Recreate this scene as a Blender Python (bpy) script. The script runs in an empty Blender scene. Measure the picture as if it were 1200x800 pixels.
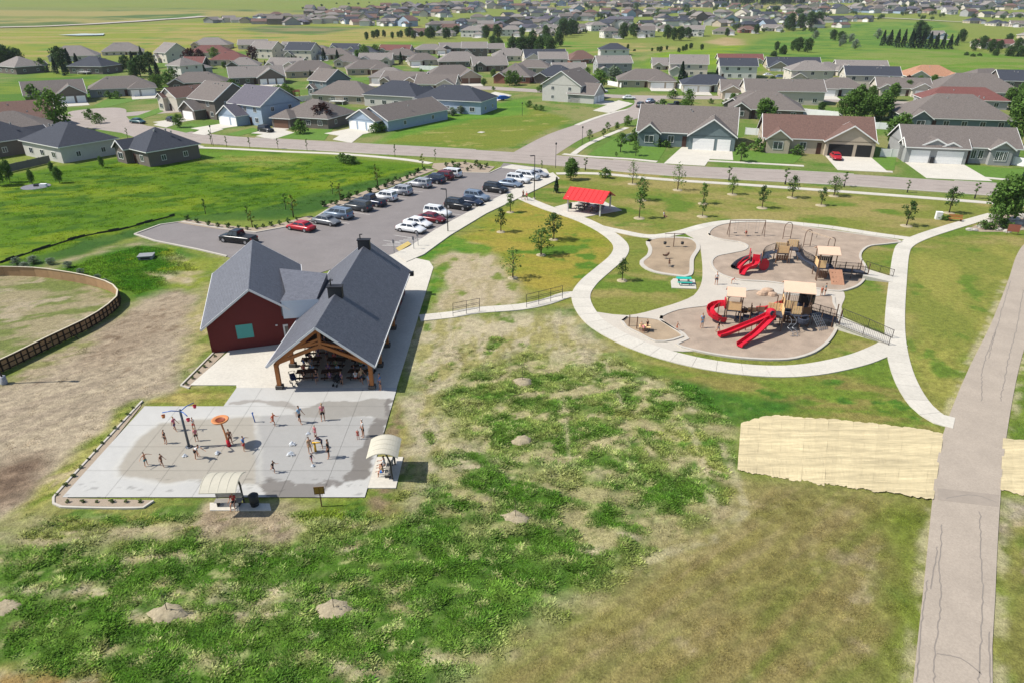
import bpy, bmesh, math, random
import numpy as np
from mathutils import Vector, Matrix
from mathutils.geometry import tessellate_polygon
random.seed(7); rng = np.random.default_rng(7)
R = math.radians; PI = math.pi
sc = bpy.context.scene
C = sc.collection
# ---------------------------------------------------------------- camera, sky, sun, exposure
CAM_H = 32.0
cam_d = bpy.data.cameras.new('camera'); cam = bpy.data.objects.new('camera', cam_d); C.objects.link(cam)
cam_d.sensor_width = 36; cam_d.lens = 24.0; cam_d.clip_end = 20000; cam_d.clip_start = .5
PITCH = math.atan(.5)
cam.location = (0, 0, CAM_H); cam.rotation_euler = (PI/2 - PITCH, 0, 0)
sc.camera = cam
SUN_EL = R(50); SUN_AZ = Vector((-.996, -.08, 0)).normalized()
w = bpy.data.worlds.new('World'); sc.world = w; w.use_nodes = True
nt = w.node_tree; bg = nt.nodes['Background']; sky = nt.nodes.new('ShaderNodeTexSky')
sky.sky_type = 'NISHITA'; sky.sun_disc = False; sky.sun_elevation = SUN_EL
sky.sun_rotation = math.atan2(SUN_AZ.x, SUN_AZ.y); sky.altitude = 500; sky.dust_density = 1.2
nt.links.new(sky.outputs[0], bg.inputs[0]); bg.inputs[1].default_value = 0.105
sl = bpy.data.lights.new('sun', 'SUN'); sl.energy = 4.6; sl.angle = R(.5); sl.color = (1, .955, .88)
so = bpy.data.objects.new('sun', sl); C.objects.link(so)
td = Vector((-SUN_AZ.x*math.cos(SUN_EL), -SUN_AZ.y*math.cos(SUN_EL), -math.sin(SUN_EL)))
so.rotation_euler = td.to_track_quat('-Z', 'Y').to_euler(); so.location = (-60, 40, 120)
sc.view_settings.view_transform = 'Standard'; sc.view_settings.look = 'None'
sc.view_settings.exposure = 0.46; sc.view_settings.gamma = 1
sc.render.engine = 'CYCLES'

# ---------------------------------------------------------------- helpers
_s, _c = math.sin(PITCH), math.cos(PITCH)
def P(x, y, z=0.0):
    """point on the level z seen in direction (x, y) of a 1200x800 survey grid"""
    u = (x-600)/800; v = (400-y)/800
    t = (CAM_H-z)/(_s-v*_c)
    return Vector((u*t, t*(_c+v*_s), z))
def PP(l, z=0.0): return [P(a[0], a[1], z) for a in l]
def lin(r, g, b, k=1.0):
    f = lambda c: (c/255/12.92 if c/255 <= .04045 else ((c/255+.055)/1.055)**2.4)*k
    return (f(r), f(g), f(b))
ALB = .62
def alb(r, g, b): return lin(r, g, b, ALB)      # seen sunlit colour -> surface colour
KIDS = {}
def link(o, parent=None):
    C.objects.link(o)
    if parent is not None:
        o.parent = parent; KIDS.setdefault(parent.name, []).append(o)
    return o
def tag(o, label=None, cat=None, group=None, kind=None):
    if label: o['label'] = label
    if cat: o['category'] = cat
    if group: o['group'] = group
    if kind: o['kind'] = kind
    return o
def thing(name, label, cat, loc=(0, 0, 0), rz=0, group=None, scale=1):
    o = bpy.data.objects.new(name, None); o.empty_display_size = .3; link(o)
    o.location = loc; o.rotation_euler = (0, 0, rz); o.scale = (scale,)*3
    return tag(o, label, cat, group)
def meshobj(name, me, parent=None, mat=None, loc=None):
    o = bpy.data.objects.new(name, me); link(o, parent)
    if loc is not None: o.location = loc
    if mat is not None: setmat(o, mat)
    return o
def setmat(o, m):
    if len(o.data.materials) == 0: o.data.materials.append(m); return o
    o.material_slots[0].link = 'OBJECT'; o.material_slots[0].material = m
    return o
def clone(root, loc=None, rz=None, label=None, group=None, scale=None, parent=None):
    r = root.copy(); link(r, parent)
    if loc is not None: r.location = loc
    if rz is not None: r.rotation_euler = (0, 0, rz)
    if scale is not None: r.scale = (scale,)*3 if not hasattr(scale, '__len__') else scale
    if label: r['label'] = label
    if group: r['group'] = group
    for ch in KIDS.get(root.name, []): clone(ch, parent=r)
    return r
def smoothline(pts, step=1.0, closed=False):
    """Catmull-Rom through pts, resampled about every step metres"""
    p = [Vector(a).to_3d() for a in pts]; n = len(p); out = []
    rngi = range(n) if closed else range(n-1)
    for i in rngi:
        if closed: a, b, c, d = p[(i-1) % n], p[i], p[(i+1) % n], p[(i+2) % n]
        else: a, b, c, d = p[max(i-1, 0)], p[i], p[i+1], p[min(i+2, n-1)]
        k = max(1, int((c-b).length/step))
        for j in range(k):
            t = j/k
            out.append(.5*((2*b)+(c-a)*t+(2*a-5*b+4*c-d)*t*t+(3*b-a-3*c+d)*t**3))
    if not closed: out.append(p[-1])
    return out
class MB:
    def __init__(s): s.v = []; s.f = []
    def add(s, vs, fs):
        o = len(s.v); s.v += [tuple(a) for a in vs]; s.f += [tuple(i+o for i in f) for f in fs]; return s
    def box(s, x0, x1, y0, y1, z0, z1):
        return s.add([(x0,y0,z0),(x1,y0,z0),(x1,y1,z0),(x0,y1,z0),(x0,y0,z1),(x1,y0,z1),(x1,y1,z1),(x0,y1,z1)],
                     [(3,2,1,0),(4,5,6,7),(0,1,5,4),(1,2,6,5),(2,3,7,6),(3,0,4,7)])
    def cbox(s, c, sz, rz=0, rx=0, ry=0):
        M = Matrix.Translation(c) @ Matrix.Rotation(rz, 4, 'Z') @ Matrix.Rotation(ry, 4, 'Y') @ Matrix.Rotation(rx, 4, 'X')
        b = MB().box(-sz[0]/2, sz[0]/2, -sz[1]/2, sz[1]/2, -sz[2]/2, sz[2]/2)
        return s.add([M @ Vector(a) for a in b.v], b.f)
    def beam(s, p0, p1, w, h):
        p0 = Vector(p0); p1 = Vector(p1); d = (p1-p0); L = d.length; d.normalize()
        up = Vector((0, 0, 1)) if abs(d.z) < .95 else Vector((0, 1, 0))
        x = d.cross(up).normalized(); y = x.cross(d)
        vs = []
        for q in (p0, p1):
            for a, b in ((-1,-1),(1,-1),(1,1),(-1,1)): vs.append(q+x*a*w/2+y*b*h/2)
        return s.add(vs, [(3,2,1,0),(4,5,6,7),(0,1,5,4),(1,2,6,5),(2,3,7,6),(3,0,4,7)])
    def cyl(s, p0, p1, r0, r1=None, n=8, caps=True):
        r1 = r0 if r1 is None else r1
        return s.tube([p0, p1], [r0, r1], n, caps)
    def tube(s, pts, r, n=6, caps=True):
        pts = [Vector(p) for p in pts]; k = len(pts)
        rr = r if hasattr(r, '__len__') else [r]*k
        o = []; prev = None
        for i, p in enumerate(pts):
            d = (pts[min(i+1, k-1)]-pts[max(i-1, 0)]).normalized()
            if prev is None:
                a = Vector((0, 0, 1)) if abs(d.z) < .9 else Vector((1, 0, 0))
                x = d.cross(a).normalized()
            else: x = (prev-d*prev.dot(d)).normalized()
            prev = x; y = d.cross(x)
            o += [p+(x*math.cos(2*PI*j/n)+y*math.sin(2*PI*j/n))*rr[i] for j in range(n)]
        f = [(i*n+j, i*n+(j+1) % n, (i+1)*n+(j+1) % n, (i+1)*n+j) for i in range(k-1) for j in range(n)]
        if caps: f += [tuple(range(n))[::-1], tuple(range((k-1)*n, k*n))]
        return s.add(o, f)
    def lathe(s, prof, n=16, c=(0, 0, 0)):
        vs = []; k = len(prof)
        for r, z in prof:
            vs += [(c[0]+r*math.cos(2*PI*j/n), c[1]+r*math.sin(2*PI*j/n), c[2]+z) for j in range(n)]
        return s.add(vs, [(i*n+j, i*n+(j+1) % n, (i+1)*n+(j+1) % n, (i+1)*n+j) for i in range(k-1) for j in range(n)])
    def prism(s, poly, z0, z1):
        p = [Vector((a[0], a[1], 0)) for a in poly]; n = len(p)
        area = sum(p[i].x*p[(i+1) % n].y-p[(i+1) % n].x*p[i].y for i in range(n))
        if area < 0: p = p[::-1]
        tri = tessellate_polygon([p])
        vs = [(a.x, a.y, z1) for a in p]+[(a.x, a.y, z0) for a in p]; fs = []
        for t in tri:
            a, b, c = (p[i] for i in t)
            if (b-a).cross(c-a).z < 0: t = t[::-1]
            fs.append(tuple(t)); 
        fs += [(i, n+i, n+(i+1) % n, (i+1) % n) for i in range(n)]
        return s.add(vs, fs)
    def loft(s, rings, caps=True):
        n = len(rings[0]); vs = [q for r in rings for q in r]
        fs = [(i*n+j, i*n+(j+1) % n, (i+1)*n+(j+1) % n, (i+1)*n+j) for i in range(len(rings)-1) for j in range(n)]
        if caps: fs += [tuple(range(n))[::-1], tuple(range((len(rings)-1)*n, len(rings)*n))]
        return s.add(vs, fs)
    def ribbon(s, pts, w, z0, z1):
        """flat strip of width w along pts"""
        q = side(pts, w); n = len(pts); vs = []
        for a, b in q: vs += [(a.x, a.y, z1), (b.x, b.y, z1), (a.x, a.y, z0), (b.x, b.y, z0)]
        fs = []
        for i in range(n-1):
            k = i*4; m = k+4
            fs += [(k+1, k, m, m+1), (k, k+2, m+2, m), (k+3, k+1, m+1, m+3)]
        fs += [(0, 1, 3, 2), (n*4-3, n*4-4, n*4-2, n*4-1)]
        return s.add(vs, fs)
    def mesh(s, name='m', smooth=False):
        me = bpy.data.meshes.new(name); me.from_pydata(s.v, [], s.f)
        if smooth: me.polygons.foreach_set('use_smooth', [True]*len(me.polygons))
        me.update(); return me
    def build(s, name, mat, parent=None, smooth=False, label=None):
        me = s.mesh(name, smooth); me.materials.append(mat)
        o = bpy.data.objects.new(name, me); link(o, parent)
        if label: o['label'] = label
        return o
def side(pts, w):
    r = []
    for i, p in enumerate(pts):
        d = pts[min(i+1, len(pts)-1)]-pts[max(i-1, 0)]; nrm = Vector((-d.y, d.x, 0)).normalized()
        r.append((p+nrm*w/2, p-nrm*w/2))
    return r
def struct(mb, name, mat, parent=None, smooth=False):
    return tag(mb.build(name, mat, parent, smooth), kind='structure' if parent is None else None)
# ---------------------------------------------------------------- materials
MATS = {}
def mat(name, col, rough=.85, var=.12, scale=4.0, bump=0.0, metal=0.0, rand=0.0, spec=.3, scale2=None, trans=0.0):
    if name in MATS: return MATS[name]
    m = bpy.data.materials.new(name); m.use_nodes = True; t = m.node_tree; b = t.nodes['Principled BSDF']
    b.inputs['Roughness'].default_value = rough; b.inputs['Metallic'].default_value = metal
    b.inputs['Specular IOR Level'].default_value = spec
    MATS[name] = m
    N = t.nodes.new; L = t.links.new
    col = (*col[:3], 1)
    if var <= 0 and rand <= 0: b.inputs['Base Color'].default_value = col
    else:
        tc = N('ShaderNodeTexCoord')
        nz = N('ShaderNodeTexNoise'); nz.inputs['Scale'].default_value = scale; nz.inputs['Detail'].default_value = 5
        nz.inputs['Roughness'].default_value = .65
        L(tc.outputs['Object'], nz.inputs['Vector'])
        mr = N('ShaderNodeMapRange'); mr.inputs[1].default_value = .28; mr.inputs[2].default_value = .72
        mr.inputs[3].default_value = 1-var; mr.inputs[4].default_value = 1+var
        L(nz.outputs[0], mr.inputs[0]); fac = mr.outputs[0]
        if rand > 0:
            oi = N('ShaderNodeObjectInfo'); r2 = N('ShaderNodeMapRange')
            r2.inputs[3].default_value = 1-rand; r2.inputs[4].default_value = 1+rand
            L(oi.outputs['Random'], r2.inputs[0]); mu = N('ShaderNodeMath'); mu.operation = 'MULTIPLY'
            L(fac, mu.inputs[0]); L(r2.outputs[0], mu.inputs[1]); fac = mu.outputs[0]
        if scale2:
            n2 = N('ShaderNodeTexNoise'); n2.inputs['Scale'].default_value = scale2; n2.inputs['Detail'].default_value = 3
            L(tc.outputs['Object'], n2.inputs['Vector']); r3 = N('ShaderNodeMapRange')
            r3.inputs[1].default_value = .3; r3.inputs[2].default_value = .7
            r3.inputs[3].default_value = 1-var; r3.inputs[4].default_value = 1+var
            L(n2.outputs[0], r3.inputs[0]); mu = N('ShaderNodeMath'); mu.operation = 'MULTIPLY'
            L(fac, mu.inputs[0]); L(r3.outputs[0], mu.inputs[1]); fac = mu.outputs[0]
        mx = N('ShaderNodeVectorMath'); mx.operation = 'SCALE'; mx.inputs[0].default_value = col[:3]
        L(fac, mx.inputs['Scale']); L(mx.outputs[0], b.inputs['Base Color'])
        if bump > 0:
            bp = N('ShaderNodeBump'); bp.inputs['Strength'].default_value = bump; bp.inputs['Distance'].default_value = .05
            L(nz.outputs[0], bp.inputs['Height']); L(bp.outputs[0], b.inputs['Normal'])
    if trans > 0:
        tr = N('ShaderNodeBsdfTranslucent'); ms = N('ShaderNodeMixShader'); ms.inputs[0].default_value = trans
        if var <= 0 and rand <= 0: tr.inputs[0].default_value = col
        else: L(mx.outputs[0], tr.inputs[0])
        L(b.outputs[0], ms.inputs[1]); L(tr.outputs[0], ms.inputs[2]); L(ms.outputs[0], t.nodes['Material Output'].inputs[0])
    return m
def shingle(name, col):
    """asphalt shingles: courses along the slope plus per-tab variation"""
    if name in MATS: return MATS[name]
    m = mat(name, col, .9, .22, 2.6, 0, scale2=9.0)
    return m
def vcol_mat(name, fine=18.0, mid=3.0, var=.22, bump=.5):
    m = bpy.data.materials.new(name); m.use_nodes = True; t = m.node_tree; b = t.nodes['Principled BSDF']
    b.inputs['Roughness'].default_value = .95; b.inputs['Specular IOR Level'].default_value = .1
    N = t.nodes.new; L = t.links.new
    at = N('ShaderNodeAttribute'); at.attribute_name = 'Col'
    tc = N('ShaderNodeTexCoord'); acc = None
    for s, vv in ((fine, var), (mid, var*.8)):
        nz = N('ShaderNodeTexNoise'); nz.inputs['Scale'].default_value = s; nz.inputs['Detail'].default_value = 4
        nz.inputs['Roughness'].default_value = .7; L(tc.outputs['Object'], nz.inputs['Vector'])
        mr = N('ShaderNodeMapRange'); mr.inputs[1].default_value = .3; mr.inputs[2].default_value = .7
        mr.inputs[3].default_value = 1-vv; mr.inputs[4].default_value = 1+vv; L(nz.outputs[0], mr.inputs[0])
        if acc is None: acc = mr.outputs[0]; h = nz.outputs[0]
        else:
            mu = N('ShaderNodeMath'); mu.operation = 'MULTIPLY'; L(acc, mu.inputs[0]); L(mr.outputs[0], mu.inputs[1]); acc = mu.outputs[0]
    mx = N('ShaderNodeVectorMath'); mx.operation = 'SCALE'; L(at.outputs['Color'], mx.inputs[0]); L(acc, mx.inputs['Scale'])
    L(mx.outputs[0], b.inputs['Base Color'])
    bp = N('ShaderNodeBump'); bp.inputs['Strength'].default_value = bump; bp.inputs['Distance'].default_value = .12
    L(h, bp.inputs['Height']); L(bp.outputs[0], b.inputs['Normal'])
    MATS[name] = m
    return m
M_conc = mat('concrete_light', alb(230, 223, 208), .9, .07, .35, .1, rand=.05, scale2=4)
M_joint = mat('concrete_joint', alb(150, 145, 135), .95, .1, 3)
M_kerb = mat('kerb_concrete', alb(220, 212, 198), .9, .07, 2)
M_street = mat('street_asphalt', alb(186, 173, 163), .92, .10, .35, .1, scale2=5)
M_lot = mat('lot_asphalt', alb(150, 143, 140), .9, .09, .3, .1, scale2=6)
M_trail = mat('trail_asphalt', alb(194, 180, 163), .95, .09, .4, .15, scale2=9)
M_crack = mat('crack_filler', alb(160, 150, 139), .8, .1, 3)
M_gravel = mat('gravel', alb(188, 170, 148), .95, .22, 14, .4)
M_mulch = mat('engineered_wood_mulch', alb(190, 170, 150), .97, .16, 9, .5, scale2=.6)
M_mulchtan = mat('mulch_tan', alb(186, 164, 136), .97, .18, 9, .5, scale2=.4)
M_paint = mat('line_paint', alb(225, 222, 214), .8, .2, 3)
M_ypaint = mat('yellow_paint', alb(222, 196, 120), .8, .15, 3)
M_white = mat('white_paint', (.72, .72, .70), .6, .05, 2)
M_black = mat('black_metal', (.018, .018, .02), .5, .1, 3, spec=.4)
M_glass = mat('window_glass', (.03, .04, .05), .08, 0, spec=.8)
M_wood = mat('timber', lin(176, 112, 62, .8), .7, .18, 3)
M_tanpl = mat('tan_plastic', lin(238, 198, 144, .9), .6, .08, 3)
M_red = mat('red_plastic', lin(206, 26, 50, .8), .5, .12, 1.2, spec=.35)
M_brownm = mat('brown_metal', lin(104, 74, 56, .8), .5, .1, 3)
M_galv = mat('galvanised', lin(170, 172, 175, .7), .45, .08, 4, metal=.6)
M_trunk = mat('bark', lin(112, 98, 82, .6), .95, .2, 8)
# ---------------------------------------------------------------- figures: body, shirt, shorts and hair for each pose
def skinmesh(name, chains, mt, sub=1, root=0):
    """chains: list of lists of (Vector, radius); points within 1 mm are merged"""
    V = []; E = []; Rr = []
    def idx(p, r):
        for i, q in enumerate(V):
            if (q-p).length < 1e-3: return i
        V.append(p); Rr.append(r); return len(V)-1
    for c in chains:
        l = [idx(Vector(p), r) for p, r in c]; E += list(zip(l[:-1], l[1:]))
    me = bpy.data.meshes.new(name); me.from_pydata([tuple(v) for v in V], E, []); o = bpy.data.objects.new(name, me); C.objects.link(o)
    m = o.modifiers.new('Skin', 'SKIN'); m.use_smooth_shade = True
    if sub: o.modifiers.new('Sub', 'SUBSURF').levels = sub; o.modifiers['Sub'].render_levels = sub
    sv = me.skin_vertices[0].data
    for i, r in enumerate(Rr): sv[i].radius = (r, r) if not hasattr(r, '__len__') else r
    sv[root].use_root = True
    dg = bpy.context.evaluated_depsgraph_get(); ev = o.evaluated_get(dg); res = bpy.data.meshes.new_from_object(ev); res.materials.clear(); res.materials.append(mt)
    bpy.data.objects.remove(o); return res
M_skin = mat('skin', lin(206, 152, 122, .7), .6, .05, 3); M_hair = mat('hair', lin(60, 44, 34, .5), .8, .2, 8)
def dirv(pitch, yaw=0, side_=0):
    """limb direction: pitch 0 straight down, + forward (-y); side_ outwards x"""
    return Vector((math.sin(side_), -math.sin(pitch)*math.cos(side_), -math.cos(pitch)*math.cos(side_)))
POSES = {
 'stand': dict(lean=0, hipz=.92, legs=((.06, -.02, .08), (-.06, .05, .08)), arms=((.1, .25, .12), (.05, .2, .14))),
 'walk': dict(lean=.08, hipz=.9, legs=((.42, .1, .04), (-.3, -.55, .04)), arms=((-.4, -.1, .12), (.45, .8, .1))),
 'run': dict(lean=.22, hipz=.88, legs=((.75, -.2, .04), (-.45, -1.1, .05)), arms=((-.7, .3, .15), (.8, 1.9, .1))),
 'armsout': dict(lean=.05, hipz=.91, legs=((.12, -.05, .14), (-.1, -.1, .14)), arms=((.5, .6, 1.1), (.3, .4, 1.15))),
 'bend': dict(lean=.95, hipz=.86, legs=((.25, -.2, .1), (-.1, -.1, .1)), arms=((.5, .6, .1), (.9, 1.1, .1))),
 'reach': dict(lean=-.02, hipz=.92, legs=((.05, 0, .1), (-.05, 0, .1)), arms=((1.9, 2.3, .1), (.3, .9, .1))),
 'sit': dict(lean=.12, hipz=.5, legs=((1.45, .1, .1), (1.5, -.05, .12)), arms=((.6, 1.3, .12), (.5, 1.2, .14))),
 'floor': dict(lean=-.1, hipz=.14, legs=((1.35, .35, .18), (1.5, .6, .2)), arms=((.5, 1.0, .2), (.3, .6, .2)))}
PM = {}
def person_meshes(pose, dress=False):
    k = (pose, dress)
    if k in PM: return PM[k]
    g = POSES[pose]; hip = Vector((0, 0, g['hipz'])); u = Vector((0, -math.sin(g['lean']), math.cos(g['lean'])))
    waist = hip+u*.14; chest = hip+u*.38; neck = hip+u*.53; hu = Vector((0, -math.sin(g['lean']*.4), math.cos(g['lean']*.4))); head0 = neck+hu*.09; head1 = neck+hu*.19; head2 = neck+hu*.285
    ch = [[(hip, (.13, .1)), (waist, (.115, .085)), (chest, (.14, .095)), (neck, .05), (head0, .052), (head1, (.078, .092)), (head2, (.06, .07))]]
    ch.append([(head1, (.078, .092)), (head1+Vector((0, -.1, -.02)), .016)])           # nose
    top = [[(hip+u*.04, (.145, .115)), (waist, (.13, .1)), (chest, (.152, .112)), (neck-u*.03, .07)]]; bot = [[(hip+u*.06, (.14, .115)), (hip-u*.02, (.145, .118))]]
    skirt = None
    for s, (a1, a2, sd) in zip((-1, 1), g['legs']):
        hj = hip+Vector((s*.085, 0, -.04)); d1 = dirv(a1, 0, 0); d1.x = s*math.sin(sd); d1.normalize(); kn = hj+d1*.41; d2 = dirv(a2, 0, 0); d2.x = s*math.sin(sd)*.6; d2.normalize(); an = kn+d2*.40
        ch.append([(hip, (.13, .1)), (hj, .088), (hj.lerp(kn, .5), .078), (kn, .055), (kn.lerp(an, .35), .056), (an, .036), (an+Vector((0, -.07, -.04)), .036), (an+Vector((0, -.17, -.055)), .026)])
        bot.append([(hip-u*.02, (.145, .118)), (hj, .102), (hj.lerp(kn, .72), .1)])
    for s, (a1, a2, sd) in zip((-1, 1), g['arms']):
        sj = chest+u*.09+Vector((s*.165, 0, 0)); d1 = dirv(a1+g['lean']*.2); d1 = (d1*math.cos(sd)+Vector((s*math.sin(sd), 0, 0))).normalized(); el = sj+d1*.28; d2 = dirv(a2+g['lean']*.2); d2 = (d2*math.cos(sd*.8)+Vector((s*math.sin(sd*.8), 0, 0))).normalized(); wr = el+d2*.25
        nx = d2.cross(Vector((s, .3, .2))).normalized(); palm = wr+d2*.07
        ch.append([(chest, (.14, .095)), (sj, .058), (sj.lerp(el, .5), .047), (el, .037), (el.lerp(wr, .4), .037), (wr, .024), (palm, (.03, .02))])
        for q, ln in ((-.026, .07), (-.009, .082), (.009, .078), (.026, .06)):
            k0 = palm+nx*q+d2*.02; ch.append([(palm, (.03, .02)), (k0, .0095), (k0+d2*ln*.55+Vector((0, -.006, -.004)), .009), (k0+d2*ln+Vector((0, -.02, -.012)), .008)])
        ch.append([(wr, .024), (wr+d2*.03+nx*-.035+Vector((0, -.015, 0)), .0105), (wr+d2*.075+nx*-.05+Vector((0, -.03, 0)), .0095)])
        top.append([(chest, (.152, .112)), (sj, .07), (sj.lerp(el, .55), .062)])
    body = skinmesh('body', ch, M_skin, 1); tm = skinmesh('shirt', top, M_white, 1); bm_ = skinmesh('shorts', bot, M_white, 1)
    hr = skinmesh('hair', [[(head1+hu*.01+Vector((0, .035, -.05)), (.07, .06)), (head1+Vector((0, .025, .02)), (.086, .09)), (head2+Vector((0, .012, .012)), (.066, .078))]], M_hair, 1)
    PM[k] = (body, tm, bm_, hr, g['hipz']); return PM[k]

for _k in POSES: person_meshes(_k)
# ---------------------------------------------------------------- numpy noise and polygon tools
_perm = np.random.default_rng(3).random((256, 256))
def vnoise(x, y):
    xi = np.floor(x).astype(int); yi = np.floor(y).astype(int); fx = x-xi; fy = y-yi
    fx = fx*fx*(3-2*fx); fy = fy*fy*(3-2*fy)
    g = lambda a, b: _perm[a & 255, b & 255]
    return (g(xi, yi)*(1-fx)+g(xi+1, yi)*fx)*(1-fy)+(g(xi, yi+1)*(1-fx)+g(xi+1, yi+1)*fx)*fy
def fbm(x, y, o=4, off=0.0):
    s = 0; a = .5; n = 0
    for k in range(o):
        s = s+a*vnoise(x*2**k+off+17.3*k, y*2**k+off*1.7+5.1*k); n += a; a *= .58
    return s/n
def sstep(a, b, t): t = np.clip((t-a)/(b-a), 0, 1); return t*t*(3-2*t)
def sdist(poly, x, y):
    """signed distance, positive inside"""
    d = np.full(x.shape, 1e9); ins = np.zeros(x.shape, bool); n = len(poly)
    for i in range(n):
        ax, ay = poly[i][0], poly[i][1]; bx, by = poly[(i+1) % n][0], poly[(i+1) % n][1]
        ex, ey = bx-ax, by-ay; l2 = ex*ex+ey*ey+1e-9
        t = np.clip(((x-ax)*ex+(y-ay)*ey)/l2, 0, 1)
        d = np.minimum(d, (x-ax-t*ex)**2+(y-ay-t*ey)**2)
        if ay != by:
            c = ((ay > y) != (by > y)) & (x < (bx-ax)*(y-ay)/(by-ay)+ax)
            ins ^= c
    d = np.sqrt(d); return np.where(ins, d, -d)
def dline(pts, x, y):
    d = np.full(x.shape, 1e9)
    for i in range(len(pts)-1):
        ax, ay = pts[i][0], pts[i][1]; bx, by = pts[i+1][0], pts[i+1][1]
        ex, ey = bx-ax, by-ay; l2 = ex*ex+ey*ey+1e-9
        t = np.clip(((x-ax)*ex+(y-ay)*ey)/l2, 0, 1)
        d = np.minimum(d, (x-ax-t*ex)**2+(y-ay-t*ey)**2)
    return np.sqrt(d)
def terrain(x, y):
    x = np.asarray(x, float); y = np.asarray(y, float); d = np.hypot(x*.75, y)
    z = np.interp(d, [0, 480, 600, 800, 900, 1050, 1200, 1400, 1700, 2500, 4200, 9000], [0, 0, 3.0, 5.5, 7.5, 12.5, 18.6, 24, 33, 52, 100, 160])
    z = z+5.0*np.exp(-(((x-112)/45)**2+((y-430)/60)**2))
    z = z+4.0*np.exp(-(((x-230)/70)**2+((y-420)/70)**2))
    return z+sstep(480, 900, y)*(5*fbm(x/160, y/160, 3)-2.5)
def Pt(x, y):
    """where the sight line through (x, y) of the survey grid meets the terrain"""
    if y > 62: return P(x, y)
    dr = Vector(((x-600)/800, _c+(400-y)/800*_s, -_s+(400-y)/800*_c)); lo = 200.0; step = 12.0; t = lo
    while t < 7000:
        z = CAM_H+dr.z*t
        if z < float(terrain(dr.x*t, dr.y*t)): break
        lo = t; t += step; step *= 1.012
    a, b = lo, t
    for _ in range(14):
        m = (a+b)/2
        if CAM_H+dr.z*m < float(terrain(dr.x*m, dr.y*m)): b = m
        else: a = m
    return Vector((dr.x*b, dr.y*b, float(terrain(dr.x*b, dr.y*b))))
# ---------------------------------------------------------------- ground colours (what grows or lies there)
G_weed = alb(82, 118, 38); G_weed2 = alb(106, 138, 54); G_straw = alb(204, 191, 156); G_straw2 = alb(176, 168, 120)
G_lawn = alb(138, 145, 66); G_lawny = alb(168, 156, 94); G_lawng = alb(112, 138, 52)
G_dry = alb(156, 143, 90); G_dryg = alb(128, 134, 66); G_dryp = alb(178, 162, 124)
G_dirt = alb(178, 162, 138); G_dirtl = alb(194, 178, 150); G_dirtd = alb(140, 122, 100)
G_lush = alb(98, 134, 28); G_lush2 = alb(128, 150, 36); G_lushd = alb(66, 104, 38)
ZN = []
def zone(px, c1, c2, s=(3, 3), rot=0, th=(.4, .6), c3=None, s3=1.5, th3=(.62, .72), soft=1.0, amp=1.5, amps=3.0, far=False):
    ZN.append(dict(poly=[(p.x, p.y) for p in (Pt(*q) for q in px)], c=(c1, c2, c3), s=s, rot=rot, th=th, s3=s3, th3=th3, soft=soft, amp=amp, amps=amps))
# far prairie strips
zone([(-400, 36), (0, 36), (240, 20), (700, 4), (1700, 2), (1700, .6), (-500, .6)], alb(138, 146, 78), alb(168, 158, 96), (260, 60), 8, c3=alb(96, 122, 66), s3=110, soft=20, amp=40, amps=200)
zone([(-400, 60), (0, 70), (250, 62), (330, 56), (480, 50), (500, 30), (240, 26), (0, 36), (-400, 38)], alb(146, 156, 60), alb(172, 160, 92), (70, 18), 5, c3=alb(112, 146, 58), s3=25, soft=10, amp=12, amps=40)
zone([(-200, 34), (0, 32), (60, 30), (95, 28), (90, 25), (30, 27), (-200, 28)], alb(96, 118, 62), alb(120, 136, 70), (90, 20), 5, soft=15, amp=20, amps=60)
zone([(170, 22), (235, 16), (238, 18), (215, 21), (180, 23)], alb(84, 122, 56), alb(100, 134, 60), (40, 12), 5, soft=10, amp=10, amps=40)
zone([(280, 34), (330, 30), (430, 33), (380, 40), (310, 40)], alb(96, 124, 64), alb(150, 140, 96), (40, 14), 5, soft=10, amp=10, amps=40)
# neighbourhood ground
zone([(-400, 170), (0, 170), (200, 168), (400, 178), (660, 200), (1000, 222), (1250, 240), (1700, 260), (1700, 70), (1200, 66), (700, 66), (480, 52), (330, 58), (250, 64), (0, 82), (-400, 70)], alb(112, 140, 62), alb(150, 150, 92), (14, 14), 0, c3=alb(98, 134, 50), s3=6, soft=4)
zone([(-300, 104), (0, 98), (70, 82), (130, 92), (200, 102), (150, 112), (70, 118), (0, 128), (-300, 140)], alb(94, 132, 48), alb(128, 148, 52), (18, 7), 0, c3=alb(66, 120, 42), s3=8, soft=3)
zone([(112, 104), (140, 92), (170, 95), (175, 103), (150, 108)], alb(160, 172, 44), alb(136, 156, 46), (10, 6), soft=2)
zone([(380, 55), (480, 50), (700, 48), (760, 56), (690, 66), (600, 66), (480, 60)], alb(112, 148, 54), alb(150, 152, 80), (30, 10), soft=8)
zone([(755, 82), (770, 70), (800, 60), (850, 50), (880, 56), (905, 70), (890, 86), (820, 84)], alb(142, 166, 44), alb(120, 152, 48), (24, 12), soft=8)
zone([(845, 60), (905, 40), (1010, 26), (1100, 26), (1130, 40), (1110, 70), (1030, 90), (960, 88), (900, 80)], alb(102, 140, 54), alb(128, 152, 62), (30, 12), c3=alb(84, 126, 52), s3=12, soft=6)
zone([(940, 84), (1040, 58), (1120, 58), (1200, 72), (1400, 80), (1400, 100), (1180, 92), (1100, 84), (1000, 90)], alb(112, 148, 48), alb(138, 152, 76), (24, 10), soft=6)
zone([(690, 62), (720, 50), (790, 52), (800, 58), (740, 66)], alb(172, 160, 98), alb(130, 145, 70), (16, 8), soft=8)
zone([(825, 50), (850, 44), (868, 46), (872, 53), (850, 54)], alb(196, 172, 130), alb(180, 160, 112), (20, 10), soft=6)
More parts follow.
